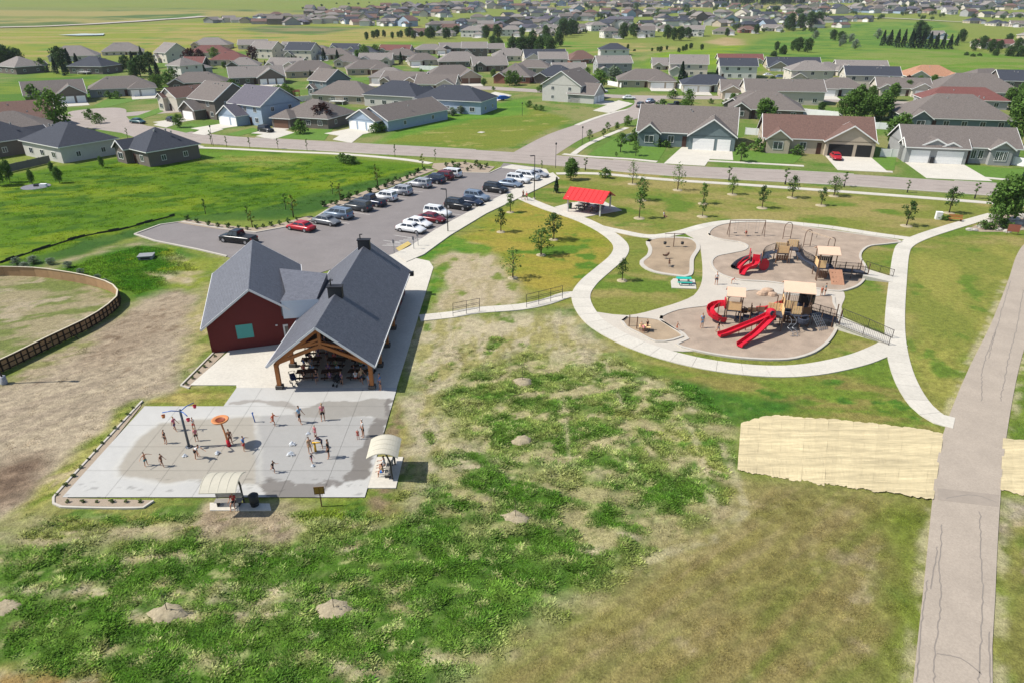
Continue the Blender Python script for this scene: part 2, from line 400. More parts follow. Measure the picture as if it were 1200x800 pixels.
zone([(450, 168), (480, 146), (560, 128), (612, 120), (640, 132), (672, 140), (600, 172), (570, 176)], alb(134, 144, 58), alb(118, 140, 50), (16, 5), 10, c3=alb(166, 162, 90), s3=5, soft=1.5)
zone([(440, 168), (470, 148), (560, 124), (614, 116), (620, 134), (560, 140), (500, 154)], alb(96, 142, 48), alb(116, 156, 56), (12, 5), 10, soft=2.5)
# park lawns
zone([(640, 205), (700, 199), (1000, 224), (1200, 241), (1500, 262), (1500, 330), (1210, 300), (1190, 330), (1140, 430), (1105, 510), (900, 492), (860, 470), (740, 420), (640, 352), (600, 360), (560, 300), (490, 300), (600, 240)], G_lawn, G_lawny, (11, 4.5), -8, (.42, .66), G_lawng, 7, (.56, .72), soft=1.5)
zone([(1062, 300), (1180, 285), (1200, 300), (1170, 380), (1140, 440), (1120, 480), (1085, 470), (1062, 430)], G_lawn, alb(160, 158, 78), (9, 3.5), 70, c3=G_lawng, s3=6, soft=2)
zone([(620, 238), (700, 262), (720, 285), (715, 305), (680, 335), (640, 345), (600, 330), (560, 292), (530, 285), (580, 250)], alb(142, 150, 52), alb(172, 158, 70), (9, 4), -10, (.35, .65), c3=alb(98, 136, 44), s3=6, soft=2)
# left lush field
zone([(-500, 200), (0, 206), (100, 190), (196, 178), (240, 173), (330, 178), (505, 194), (480, 206), (383, 243), (340, 256), (212, 258), (160, 272), (60, 302), (0, 322), (-500, 330)], G_lush, G_lush2, (13, 6), 15, (.4, .65), alb(74, 112, 26), 3.5, (.52, .66), soft=1.5)
zone([(190, 178), (290, 178), (360, 186), (330, 196), (230, 190)], alb(150, 156, 72), alb(112, 148, 50), (9, 4), -8, soft=3)
zone([(-100, 325), (0, 312), (60, 296), (110, 280), (205, 255), (300, 246), (420, 214), (510, 195), (500, 205), (383, 244), (340, 257), (212, 259), (150, 280), (90, 302), (0, 326)], alb(68, 106, 40), alb(84, 118, 44), (9, 3), 15, soft=1.2)
zone([(20, 322), (70, 306), (150, 284), (166, 276), (190, 284), (130, 296), (90, 312)], alb(186, 170, 136), alb(126, 140, 74), (5, 2.5), 20, soft=1.2)
zone([(66, 318), (110, 300), (165, 286), (200, 290), (262, 302), (246, 330), (238, 345), (150, 352), (120, 330)], alb(74, 122, 30), alb(100, 136, 38), (5, 3), 0, c3=alb(140, 158, 46), s3=4, soft=1.5)
zone([(196, 300), (265, 302), (244, 330), (230, 345), (190, 330), (205, 315)], alb(150, 158, 66), alb(186, 172, 128), (4, 2.5), 0, soft=2)
zone([(164, 318), (200, 320), (232, 330), (222, 338), (190, 328), (168, 322)], alb(206, 190, 160), alb(190, 172, 130), (2, 1), 0, soft=.8)
# rink interior and dirt
zone([(-60, 445), (0, 436), (60, 404), (110, 379), (139, 356), (136, 345), (100, 332), (40, 323), (0, 322), (-200, 330)], alb(172, 160, 124), alb(128, 138, 76), (4.5, 1.8), 20, (.45, .62), c3=alb(186, 172, 142), s3=4, soft=.3, amp=.2)
zone([(-300, 520), (0, 447), (60, 420), (140, 372), (160, 350), (210, 340), (238, 345), (240, 402), (222, 452), (165, 472), (62, 590), (0, 618), (-300, 680)], G_dirt, G_dirtl, (14, .7), 44, (.35, .65), G_dirtd, 2.2, (.62, .78), soft=1.2)
zone([(120, 380), (200, 345), (215, 350), (205, 385), (130, 430), (90, 430)], alb(168, 150, 126), alb(182, 164, 138), (5, .8), 44, c3=alb(140, 120, 98), s3=1.2, soft=2.5)
zone([(0, 545), (38, 535), (40, 565), (0, 590), (-60, 600), (-40, 560)], alb(150, 128, 106), alb(126, 106, 88), (1.0, .7), 0, soft=1.5, amp=2)
zone([(0, 445), (60, 414), (120, 392), (110, 405), (50, 440), (10, 452)], alb(150, 148, 96), alb(180, 164, 134), (2.5, 1.2), 30, soft=1)
zone([(236, 345), (262, 312), (300, 310), (255, 408), (224, 450), (200, 440)], alb(176, 168, 110), alb(124, 140, 62), (3.5, 1.6), 60, c3=alb(196, 182, 142), s3=2, soft=1.5)
zone([(168, 471), (222, 452), (270, 452), (266, 476)], alb(178, 164, 96), alb(142, 146, 66), (2.4, .8), 0, soft=.8)
zone([(166, 468), (150, 470), (60, 560), (0, 612), (0, 636), (60, 596), (64, 586)], alb(176, 172, 96), alb(132, 146, 60), (4, 1.0), 48, c3=alb(196, 180, 136), s3=2, soft=1)
# near weed field with straw
WEEDPOLY = [(-300, 640), (0, 618), (60, 598), (430, 590), (470, 560), (470, 470), (500, 380), (600, 362), (670, 362), (740, 424), (830, 452), (880, 478), (866, 500), (866, 560), (872, 602), (780, 664), (640, 744), (520, 830), (300, 1100), (-300, 1100)]
zone(WEEDPOLY, G_weed, G_straw2, (4.2, 2.0), -12, (.44, .62), G_straw, 3.4, (.58, .72), soft=1.2)
zone([(-300, 640), (0, 632), (300, 626), (470, 600), (640, 640), (700, 690), (560, 780), (300, 1000), (-300, 1000)], G_weed, G_weed2, (6, 1.1), -3, (.4, .66), G_straw2, 2.6, (.68, .84), soft=2.5)
for _l, _w in (([(0, 690), (130, 692), (300, 690), (470, 686)], 5), ([(150, 722), (330, 718), (520, 712)], 4), ([(230, 776), (420, 784), (560, 770)], 5), ([(250, 700), (420, 704)], 4), ([(330, 742), (470, 752)], 3.5), ([(0, 655), (200, 648), (420, 640)], 2.5)):
    zone([(a, b-_w) for a, b in _l]+[(a, b+_w) for a, b in _l[::-1]], G_straw, G_straw2, (2.2, .6), -3, (.35, .6), G_weed2, 1.2, (.46, .6), soft=.5, amp=1.1, amps=1.2)
zone([(476, 380), (530, 368), (660, 365), (720, 410), (700, 440), (560, 440), (520, 470), (512, 560), (470, 596), (462, 540), (478, 470)], G_straw, alb(176, 168, 110), (3.2, 1.2), 84, (.4, .62), c3=alb(120, 142, 66), s3=2.6, th3=(.6, .7), soft=2)
zone([(540, 440), (620, 410), (700, 430), (790, 450), (850, 520), (800, 560), (660, 560), (540, 520), (520, 470)], alb(96, 126, 50), alb(140, 152, 82), (2.4, 1.6), 20, (.38, .62), alb(190, 180, 134), 2.0, (.5, .66), soft=2.5)
zone([(690, 470), (760, 490), (830, 510), (860, 560), (868, 600), (835, 560), (800, 530), (740, 500)], alb(190, 178, 132), alb(150, 156, 86), (2.2, 1.4), -30, c3=G_weed2, s3=1.4, th3=(.56, .66), soft=1.5)
zone([(0, 618), (150, 606), (440, 596), (470, 560), (470, 600), (430, 622), (150, 632), (0, 640)], alb(192, 178, 140), alb(134, 142, 70), (4, 1.0), -3, (.4, .62), c3=G_weed, s3=1.6, soft=1)
zone([(60, 592), (180, 596), (240, 590), (230, 612), (150, 618), (60, 612)], alb(150, 150, 80), alb(98, 130, 50), (2.2, .7), -3, soft=.8)
zone([(240, 590), (330, 592), (330, 626), (240, 624)], alb(190, 172, 144), alb(166, 148, 122), (1.4, .8), 0, soft=.8)
zone([(330, 596), (430, 588), (470, 560), (465, 590), (430, 612), (340, 616)], alb(120, 140, 46), alb(84, 122, 40), (1.6, .8), 0, soft=1)
zone([(440, 540), (462, 470), (474, 470), (470, 540), (452, 596), (436, 596)], alb(150, 132, 100), alb(160, 152, 90), (1.4, 3), 0, c3=alb(120, 140, 60), s3=1.6, soft=.6)
zone([(506, 305), (545, 285), (574, 292), (604, 330), (612, 358), (560, 362), (500, 366), (500, 340)], alb(200, 184, 152), alb(186, 172, 132), (2.8, 1.2), 80, c3=alb(132, 146, 70), s3=3, th3=(.62, .72), soft=1.5)
zone([(470, 296), (528, 276), (580, 290), (574, 300), (520, 292), (504, 310)], alb(88, 138, 42), alb(120, 150, 54), (2, 1), 0, soft=.8)
zone([(502, 318), (522, 312), (524, 330), (508, 362), (494, 366)], alb(92, 138, 40), alb(128, 150, 60), (1.6, 1.6), 0, soft=.8)
# lower right dry lawn and the green below the playground
zone([(520, 830), (640, 744), (780, 664), (872, 602), (866, 560), (900, 560), (1100, 586), (1080, 700), (1070, 850), (1040, 1100), (400, 1100)], G_dry, G_dryg, (7, .9), 38, (.34, .76), G_dryp, 2.2, (.6, .8), soft=1.5)
zone([(860, 590), (950, 580), (1000, 600), (900, 680), (760, 740), (660, 790), (700, 720)], alb(164, 149, 102), alb(150, 141, 84), (7, .8), 36, soft=4)
zone([(1030, 590), (1092, 590), (1078, 800), (1050, 800), (1040, 700)], alb(124, 138, 54), alb(104, 130, 48), (3, 4), 0, soft=2)
zone([(1168, 600), (1300, 600), (1300, 900), (1160, 900)], alb(142, 140, 74), alb(120, 132, 60), (3, 2), 30, c3=G_dryp, s3=3, soft=1)
zone([(1172, 585), (1200, 580), (1230, 600), (1172, 640), (1158, 610)], alb(186, 172, 150), alb(170, 158, 128), (1, 1), 0, soft=.8)
zone([(1190, 430), (1300, 380), (1300, 520), (1180, 512)], alb(128, 146, 60), alb(104, 132, 48), (3, 2), 30, soft=1)
zone([(690, 404), (780, 428), (880, 446), (1000, 440), (1046, 424), (1062, 460), (1090, 492), (1100, 508), (900, 486), (850, 470), (760, 440)], alb(120, 142, 54), alb(150, 142, 78), (5, 1.8), -10, c3=alb(88, 128, 44), s3=3, soft=1.5)
zone([(790, 446), (850, 458), (940, 470), (930, 486), (880, 494), (860, 488), (800, 462)], alb(72, 116, 40), alb(92, 130, 46), (2, 1.4), -10, soft=1.2)
zone([(-60, 776), (0, 780), (110, 798), (140, 830), (-60, 830)], alb(164, 138, 86), alb(184, 170, 130), (2, .8), 0, soft=.6)
TRACKS = [([(648, 365), (655, 420), (660, 480), (670, 545)], .22), ([(690, 390), (712, 430), (730, 480), (737, 540)], .22), ([(800, 480), (822, 530), (836, 590)], .3), ([(845, 520), (862, 560), (872, 588)], .3),
          ([(565, 300), (552, 345), (548, 362)], .18), ([(760, 655), (800, 640), (845, 628), (872, 600)], .35), ([(520, 520), (560, 528), (590, 548), (600, 560)], .3), ([(1064, 850), (1069, 800), (1081, 690), (1090, 600)], .5), ([(1110, 490), (1135, 430), (1160, 380), (1180, 330)], .45), ([(1164, 850), (1164, 800), (1167, 700), (1172, 600)], .55), ([(1179, 512), (1193, 440), (1207, 390)], .5)]
TRACKS = [([(P(*q).x, P(*q).y) for q in l], wd) for l, wd in TRACKS]
def paint(x, y):
    col = np.empty(x.shape+(3,)); col[:] = alb(128, 148, 62)
    n = fbm(x/40, y/25, 3, 3.3)[..., None]; col = col*(1-n*.5)+np.array(alb(160, 154, 84))*n*.5
    for k, z in enumerate(ZN):
        poly = z['poly']; xs = [q[0] for q in poly]; ys = [q[1] for q in poly]; m = z['soft']*2+z['amp']
        sel = (x > min(xs)-m) & (x < max(xs)+m) & (y > min(ys)-m) & (y < max(ys)+m)
        if not sel.any(): continue
        X = x[sel]; Y = y[sel]
        d = sdist(poly, X, Y)+z['amp']*(fbm(X/z['amps'], Y/z['amps'], 3, k)*2-1)
        wgt = sstep(-z['soft'], z['soft'], d)[:, None]
        a = R(z['rot']); u = X*math.cos(a)+Y*math.sin(a); v = -X*math.sin(a)+Y*math.cos(a)
        f = sstep(z['th'][0], z['th'][1], fbm(u/z['s'][0], v/z['s'][1], 5, k*3.1))[:, None]
        c = np.array(z['c'][0])*(1-f)+np.array(z['c'][1])*f
        if z['c'][2] is not None:
            g = sstep(z['th3'][0], z['th3'][1], fbm(u/z['s3'], v/z['s3']*1.6, 5, 40+k*2.7))[:, None]; c = c*(1-g)+np.array(z['c'][2])*g
        col[sel] = col[sel]*(1-wgt)+c*wgt
    nm = (y < 64) & (np.abs(x) < 75)
    xs, ys = x[nm], y[nm]; ww = sstep(-1, 2, sdist([(P(*q).x, P(*q).y) for q in WEEDPOLY], xs, ys))
    c0 = col[nm]; green = sstep(-.01, .05, c0[:, 1]-c0[:, 0]*1.02)*ww
    n1 = fbm(xs/.75, ys/.6, 3, 21); n2 = fbm(xs/.55, ys/.45, 3, 51); n3 = fbm(xs/2.2, ys/1.4, 4, 81)
    k1 = sstep(.5, .68, n1)[:, None]*green[:, None]; c0 = c0*(1-k1*.8)+np.array(alb(76, 112, 40))*k1*.8
    k2 = sstep(.55, .72, n2)[:, None]*ww[:, None]*(.10+.7*sstep(.5, .68, n3))[:, None]; c0 = c0*(1-k2)+np.array(alb(186, 186, 128))*k2
    k3 = sstep(.6, .75, fbm(xs/.6, ys/.5, 3, 91))[:, None]*(1-green)[:, None]*ww[:, None]*.7; c0 = c0*(1-k3)+np.array(alb(122, 130, 72))*k3
    k4 = (fbm(xs/.5, ys/.4, 3, 121)-.5)[:, None]; c0 = c0*(1+.7*k4)
    col[nm] = c0
    nm = y < 130
    for l, wd in TRACKS:
        d = dline(l, x[nm], y[nm]); t = (1-sstep(wd*.5, wd*1.6, d+.25*(fbm(x[nm], y[nm], 3)-.5)))[:, None]*.65*sstep(.35, .6, fbm(x[nm]/1.3, y[nm]/1.3, 3, 9))[:, None]
        col[nm] = col[nm]*(1-t)+np.array(alb(208, 196, 156))*t
    return col
def axis(segs):
    out = [segs[0][0]]
    for a, b, s0, s1 in segs:
        p = a; s = s0
        while p < b:
            t = (p-a)/(b-a); p += s0*(s1/s0)**t; out.append(min(p, b))
    return np.unique(np.round(np.array(out), 3))
gx = axis([(-3200, -110, 300, 3.0), (-110, -54, 2.2, .5), (-54, 54, .32, .32), (54, 110, .5, 2.2), (110, 3200, 3.0, 300)])
gy = axis([(-30, 20, 6, .6), (20, 62, .26, .28), (62, 130, .38, .6), (130, 320, .7, 2.2), (320, 1200, 2.6, 14), (1200, 3200, 18, 120)])
X, Y = np.meshgrid(gx, gy)
def heightmap(X, Y):
    z = terrain(X, Y)
    nearw = sstep(0, 4, 130-Y)*sstep(0, 3, 60-np.abs(X))
    wd = sstep(0, 2.5, sdist([(P(*q).x, P(*q).y) for q in WEEDPOLY], X, Y))
    return z+wd*(fbm(X/2.2, Y/2.2, 5, 2)-.62)*.6+nearw*(fbm(X/1.1, Y/1.1, 3, 8)-.75)*.05
Z = heightmap(X, Y)
def gridmesh(name, X, Y, Z, col):
    ny, nx = X.shape
    me = bpy.data.meshes.new(name); nv = nx*ny; nf = (nx-1)*(ny-1)
    me.vertices.add(nv); me.vertices.foreach_set('co', np.stack([X, Y, Z], -1).astype(np.float32).ravel())
    i = np.arange(nv).reshape(ny, nx); q = np.stack([i[:-1, :-1], i[:-1, 1:], i[1:, 1:], i[1:, :-1]], -1).reshape(-1, 4)
    me.loops.add(nf*4); me.loops.foreach_set('vertex_index', q.ravel().astype(np.int32))
    me.polygons.add(nf); me.polygons.foreach_set('loop_start', np.arange(0, nf*4, 4, dtype=np.int32))
    at = me.color_attributes.new('Col', 'FLOAT_COLOR', 'POINT')
    at.data.foreach_set('color', np.concatenate([col, np.ones(col.shape[:-1]+(1,))], -1).astype(np.float32).ravel())
    me.update(); me.validate(); return me
GC = paint(X, Y)
M_ground = vcol_mat('ground_cover', 7, 1.6, .34, .8)
gm = gridmesh('ground', X, Y, Z, GC); gm.materials.append(M_ground)
gm.polygons.foreach_set('use_smooth', [True]*len(gm.polygons))
tag(meshobj('ground', gm), kind='structure')
# ---------------------------------------------------------------- roads
def V2(l): return [Vector((a[0], a[1], 0)) for a in l]
def poly_px(name, px, z, mt, thick=.12, closed_smooth=0, parent=None):
    pts = PP(px)
    if closed_smooth: pts = smoothline(pts, closed_smooth, True)
    return struct(MB().prism(pts, z-thick, z), name, mt, parent), pts
def road(name, pts, wd, mt, z=.03, kerb=True, step=6):
    l = smoothline(pts, step); o = struct(MB().ribbon(l, wd, z-.1, z), name, mt)
    return l
def kerbline(l, off, parent_name='kerb', wd=.28, z=.12):
    q = [a if off > 0 else b for a, b in side(l, abs(off)*2)]
    return struct(MB().ribbon(q, wd, -.05, z), parent_name, M_kerb)
main_l = road('main_street', V2([(-160, 225), (-122, 205), (-96, 190), (-74, 178.5), (-41, 169), (-8, 160), (14, 152.3), (34, 144), (64, 136.5), (92, 127.5), (140, 112), (220, 88)]), 10.6, M_street, .03)
cross_l = road('cross_street', V2([(4, 158), (14, 184), (26, 205), (36, 221), (44, 236), (48, 250), (49, 263)]), 10.2, M_street, .026)
back_l = road('back_street', V2([(-60, 330), (-20, 300), (14, 281), (34, 268), (60, 263), (92, 262), (130, 250), (180, 232)]), 9.5, M_street, .034)
up_l = road('upper_street', V2([(-122, 205), (-126, 215), (-118, 224), (-100, 236), (-82, 252), (-64, 268), (-48, 282), (-24, 292), (0, 290)]), 9.0, M_street, .022)
poly_px('street_bend', [(80, 132), (120, 127), (146, 128), (150, 139), (180, 150), (215, 156), (200, 169), (165, 163), (130, 152), (100, 142)], .038, M_street, .1, 2)
def drape(name, px, wd, mt):
    l = smoothline([Pt(*q) for q in px], 14); q = side(l, wd); mb = MB(); vs = []
    for a, b in q: vs += [(a.x, a.y, float(terrain(a.x, a.y))+.8), (b.x, b.y, float(terrain(b.x, b.y))+.8)]
    mb.add(vs, [(2*i+1, 2*i, 2*i+2, 2*i+3) for i in range(len(q)-1)]); return struct(mb, name, mt)
drape('far_gravel_road', [(-120, 39), (-40, 35), (0, 33), (60, 31.5), (120, 28.5), (180, 24.5), (240, 20)], 13, mat('gravel_road', alb(206, 196, 184), .95, .1, .1))
drape('pond', [(84, 41.5), (102, 42), (122, 41.5)], 26, mat('pond_water', (.25, .29, .31), .08, .1, .02))
drape('far_street', [(1010, 21), (1060, 23), (1130, 27)], 8, MATS['gravel_road'])
drape('side_street', [(672, 40), (690, 35), (706, 28)], 8, M_street)
# tar sealed cracks along the main street
mbc = MB()
for off in (-2.6, .3, 2.9):
    q = [a for a, b in side(main_l, 2)] ; base = [p+(s[0]-p).normalized()*off for p, s in zip(main_l, side(main_l, 2))]
    jj = smoothline([p+Vector((0, random.uniform(-.25, .25), 0)) for p in base], 2)
    for i in range(0, len(jj)-4, 1):
        if random.random() < .55: mbc.ribbon(jj[i:i+2], .22, .03, .036)
tag(mbc.build('road_crack', M_crack), kind='structure')
kerbs = [(main_l, 0, 0)]
# kerb + sidewalk along the park side and along the far side of the main street
park_walk = smoothline(PP([(120, 166), (180, 172.5), (250, 174), (330, 178), (400, 181), (470, 187), (505, 192)]), 2)
park_walk2 = smoothline(PP([(652, 204), (700, 204), (780, 211), (880, 217.5), (1000, 226), (1100, 233.5), (1200, 241.5), (1330, 252)]), 2)
def slabwalk(name, l, wd, z=.07, every=1):
    base = struct(MB().ribbon(l, wd-.06, -.05, z-.03), name, M_joint)
    st = 0; n = len(l)
    while st < n-1:
        en = min(st+every, n-1); seg = [p.copy() for p in l[st:en+1]]
        d0 = (seg[1]-seg[0]).normalized(); d1 = (seg[-1]-seg[-2]).normalized()
        full = side(l, wd); mb = MB(); vs = []
        for k in range(st, en+1):
            a, b = full[k]; sh = Vector((0, 0, 0))
            if k == st: sh = d0*.014
            if k == en: sh = -d1*.014
            vs.append((a+sh, b+sh))
        pv = []
        for a, b in vs: pv += [(a.x, a.y, z), (b.x, b.y, z), (a.x, a.y, z-.1), (b.x, b.y, z-.1)]
        fs = []
        for i in range(len(vs)-1):
            k = i*4; m = k+4; fs += [(k+1, k, m, m+1), (k, k+2, m+2, m), (k+3, k+1, m+1, m+3)]
        fs += [(0, 1, 3, 2), (len(vs)*4-3, len(vs)*4-4, len(vs)*4-2, len(vs)*4-1)]
        mb.add(pv, fs); mb.build('slab', M_conc, base); st = en
    return base
struct(MB().ribbon(park_walk, 1.7, -.05, .07), 'street_sidewalk', M_conc)
struct(MB().ribbon(park_walk2, 1.8, -.05, .07), 'street_sidewalk', M_conc)
for a, b in ((-74, -22), (12, 250)):
    sub = [p for p in main_l if a < p.x < b]
    kerbline(sub, -5.4)
for a, b in ((-70, -8), (20, 34), (45, 69), (84, 130)):
    sub = [p for p in smoothline(main_l, 2) if a < p.x < b]
    kerbline(sub, 5.4)
# sidewalks in front of the houses
for px in ([(660, 181), (690, 184), (740, 187), (770, 190)], [(820, 188.5), (870, 191), (942, 195)], [(1006, 199), (1046, 202)], [(1122, 206), (1200, 213), (1300, 224)],
           [(672, 181), (690, 169), (722, 155), (735, 150)], [(562, 156), (566, 155)]):
    struct(MB().ribbon(smoothline(PP(px), 3), 1.5, -.05, .07), 'street_sidewalk', M_conc)
struct(MB().ribbon(smoothline(PP([(676, 147), (700, 138), (724, 131), (735, 129)]), 3), 1.5, -.05, .07), 'street_sidewalk', M_conc)
# ---------------------------------------------------------------- parking lot
LU = Vector((.428, .904, 0)); LN = Vector((.904, -.428, 0))
lot_pts = PP([(158, 275), (188, 264), (213, 260.5), (262, 269), (300, 273), (338, 266), (366, 258), (384, 245), (420, 234.5), (460, 219.5), (500, 206), (520, 203.5), (545, 203), (572, 203), (586, 197), (590, 191.5), (634, 197), (640, 205.5), (597, 226), (553, 248), (510, 271), (480, 291), (462, 300), (420, 306), (360, 325), (300, 318), (266, 301), (232, 293), (182, 283)])
struct(MB().prism(lot_pts, -.08, .042), 'parking_lot', M_lot)
sw = MB().prism(PP([(648, 203), (640, 205), (597, 225), (553, 247), (510, 270), (480, 290), (462, 298), (476, 308), (497, 299), (527, 277), (570, 251), (612, 231), (656, 210)]), -.05, .13)
struct(sw, 'lot_sidewalk', M_conc)
struct(MB().prism(PP([(586, 197), (600, 193.4), (640, 198.6), (644, 204), (634, 203)]), -.05, .062), 'lot_driveway_apron', M_conc)
struct(MB().prism(PP([(508, 192), (545, 190.5), (580, 196), (572, 203), (543, 202.5), (520, 202.5), (506, 197)]), -.05, .08), 'gravel_island', M_gravel)
g1 = smoothline(PP([(383, 243), (405, 236), (440, 223), (475, 210), (505, 199)]), 2)
struct(MB().ribbon(g1, 2.3, -.05, .08), 'gravel_bed', M_gravel)
struct(MB().ribbon(smoothline(PP([(214, 259.5), (262, 267), (302, 270), (340, 262), (366, 255)]), 2), 2.0, -.05, .08), 'gravel_bed', M_gravel)
for l in ([(158, 275), (188, 264), (213, 260.5), (262, 269), (300, 273), (338, 266), (366, 258), (384, 246.5), (420, 236), (460, 221), (500, 207.5)], [(158, 275), (182, 283), (232, 293), (266, 301)], [(506, 203), (545, 203), (573, 203.5), (587, 197)]):
    struct(MB().ribbon(PP(l), .3, -.05, .15), 'kerb', M_kerb)
# stall lines
mb = MB()
for k in range(15):
    a = P(486, 288)+LU*(2.75*k)+LN*(-.3)
    mb.ribbon([a-LN*5.2, a], .11, .04, .048)
for k in range(13):
    a = P(366, 261)+LU*(2.75*k+2)+LN*.6
    mb.ribbon([a, a+LN*5.2], .11, .04, .048)
tag(mb.build('stall_line', M_paint), kind='structure')
mb = MB()
for k in range(7):
    a = P(448, 288)+LU*(.9*k)*.8+LN*(.25*k); mb.ribbon([a, a+LN*3.2+LU*1.2], .14, .04, .048)
tag(mb.build('hatched_marking', M_paint), kind='structure')
struct(MB().prism(PP([(464, 292), (478, 284), (482, 287), (468, 295.5)]), .1, .137), 'tactile_strip', M_ypaint)
# ---------------------------------------------------------------- park paths
def path_px(name, px, wd, every=2): return slabwalk(name, smoothline(PP(px), 1.0), wd, every=every)
pathA = [(612, 232), (640, 243.5), (680, 257), (705, 269), (722, 281), (728, 291), (723, 302), (707, 316), (690, 331), (681, 345), (684, 360), (697, 377), (718, 391), (748, 405), (790, 418.5), (840, 429), (900, 435), (950, 433), (1000, 423), (1030, 412), (1051, 401)]
path_px('park_path', pathA, 2.25)
pathC = [(1165, 252), (1140, 259), (1110, 268), (1080, 278), (1062, 287), (1056, 298), (1052, 330), (1049, 365), (1049, 395), (1054, 425), (1064, 452), (1080, 476), (1100, 491), (1118, 496)]
slabwalk('park_path', [p+Vector((0, 0, 0)) for p in smoothline(PP(pathC), 1.0)], 2.0, z=.074, every=2)
pathB = [(697, 265), (724, 271), (761, 277.5), (794, 273.5), (827, 264.5), (859, 260), (901, 260), (967, 266), (1027, 275), (1072, 281)]
slabwalk('park_path', smoothline(PP(pathB), 1.0), 1.7, z=.066, every=2)
slabwalk('park_path', smoothline(PP([(492, 373), (530, 369), (560, 364), (610, 360), (640, 354), (664, 346), (684, 345)]), 1.0), 1.7, z=.062, every=2)
struct(MB().prism(PP([(650, 243), (668, 238), (705, 235), (729, 247), (703, 251.5), (684, 255), (668, 250)]), -.05, .055), 'shelter_slab', M_conc)
# playground concrete
struct(MB().prism(smoothline(PP([(690, 366), (735, 370), (775, 361), (806, 350.5), (817, 342), (823, 326), (822, 300), (818, 284), (806, 276), (800, 272), (830, 263), (870, 258.5), (905, 262), (930, 300), (985, 338), (986, 360), (980, 380), (900, 400), (800, 412), (745, 400), (705, 384)]), 1.2, True), -.05, .052), 'playground_plaza', mat('plaza_concrete', alb(222, 212, 196), .9, .06, .4, .1, scale2=5))
def mulch(px, mt, kerbw=.3, kz=.16, step=.8, fill=None):
    pts = smoothline(PP(px), step, True)
    o = struct(MB().prism(pts, -.05, .085), 'playground_surface', mt)
    ring = pts+[pts[0], pts[1]]
    k = struct(MB().ribbon(ring, kerbw, -.05, kz), 'playground_kerb', M_kerb)
    return pts
M1 = [(832, 277), (833, 270), (848, 263.5), (880, 261), (920, 263), (960, 269), (1000, 274.5), (1040, 280.5), (1056, 284), (1036, 287), (1019, 289), (1010, 295), (1008, 303), (1014, 313), (1015, 321), (1011, 330), (1002, 337), (984, 342), (965, 340), (935, 336), (900, 331), (868, 329), (846, 323), (836, 315), (834, 307), (840, 301), (856, 297.5), (872, 294), (876, 289), (866, 284.5), (848, 282)]
M2 = [(774, 375), (787, 366), (804, 362), (838, 357), (862, 345), (885, 340.5), (910, 345), (950, 348), (974, 347), (977, 356), (982, 367), (983, 378), (974, 396), (963, 407), (948, 415.5), (922, 421.5), (882, 421), (845, 417), (812, 410.5), (793, 404), (806, 398), (801, 392)]
M3 = [(729, 377), (735, 372.5), (750, 373), (771, 375.5), (786, 384), (800, 395), (788, 399), (768, 400.5), (748, 391), (734, 384)]
M4 = [(759, 284), (768, 280), (786, 279), (807, 280), (816, 284.5), (818, 292), (811, 304), (808, 323), (786, 322.5), (765, 318.5), (754, 312.5), (752, 307), (760, 300), (762, 292)]
mulch(M1, M_mulch); mulch(M2, M_mulch); mulch(M3, M_mulchtan, .25); mulch(M4, M_mulchtan, .55, .12)
# lawn wedges lying over the plaza edge are the ground itself; ramp walks to the two ramps
def ramp(px, z0, z1):
    p = PP(px); mb = MB()     # px: near-low a, b (outer end) then c, d (tower end)
    v = [(p[0].x, p[0].y, z0), (p[1].x, p[1].y, z0), (p[2].x, p[2].y, z1), (p[3].x, p[3].y, z1)]
    mb.add(v+[(a[0], a[1], -.05) for a in v], [(0, 1, 2, 3), (0, 4, 5, 1), (1, 5, 6, 2), (2, 6, 7, 3), (3, 7, 4, 0)])
    return struct(mb, 'ramp_walk', M_conc)
ramp([(1046, 331.5), (1047, 325.5), (1012, 319.5), (1010, 328)], .08, .6)
ramp([(1042, 404.5), (1046, 397.5), (984, 377), (976, 385)], .08, .65)
# asphalt trail on the right with crack filler
tl = smoothline(PP([(1040, 1100), (1070, 800), (1082, 690), (1091, 600), (1098, 540), (1111, 490), (1136, 430), (1161, 380), (1181, 330), (1192, 298), (1206, 282), (1240, 262), (1300, 258)]), 2)
tr = smoothline(PP([(1185, 1100), (1163, 800), (1166, 700), (1171, 600), (1178, 520), (1192, 440), (1206, 390), (1226, 330), (1240, 300), (1262, 283), (1330, 270)]), 2)
struct(MB().prism(tl+tr[::-1], -.08, .05), 'asphalt_trail', M_trail)
for k, px in enumerate([[(1094, 800), (1096, 760), (1102, 700), (1101, 660), (1104, 615)], [(1146, 800), (1150, 740), (1151, 690), (1149, 640), (1148, 600)], [(1074, 800), (1080, 730), (1086, 680)], [(1150, 470), (1152, 430), (1166, 390)], [(1172, 470), (1182, 420), (1192, 380), (1199, 340)], [(1158, 420), (1172, 370), (1184, 330)], [(1098, 766), (1125, 772), (1150, 790)], [(1108, 584), (1140, 580), (1166, 588)], [(1090, 690), (1098, 640)], [(1160, 800), (1158, 740)]]):
    l = smoothline(PP(px), .35); l = [p+Vector((random.uniform(-.06, .06), random.uniform(-.05, .05), 0)) for p in l]
    struct(MB().ribbon(l, .07, .03, .056), 'filled_crack', M_crack)
struct(MB().prism(PP([(1098, 572), (1099, 586), (1170, 594), (1171, 580)]), .0, .0545), 'asphalt_patch', mat('patch_asphalt', alb(180, 167, 152), .95, .1, 1))
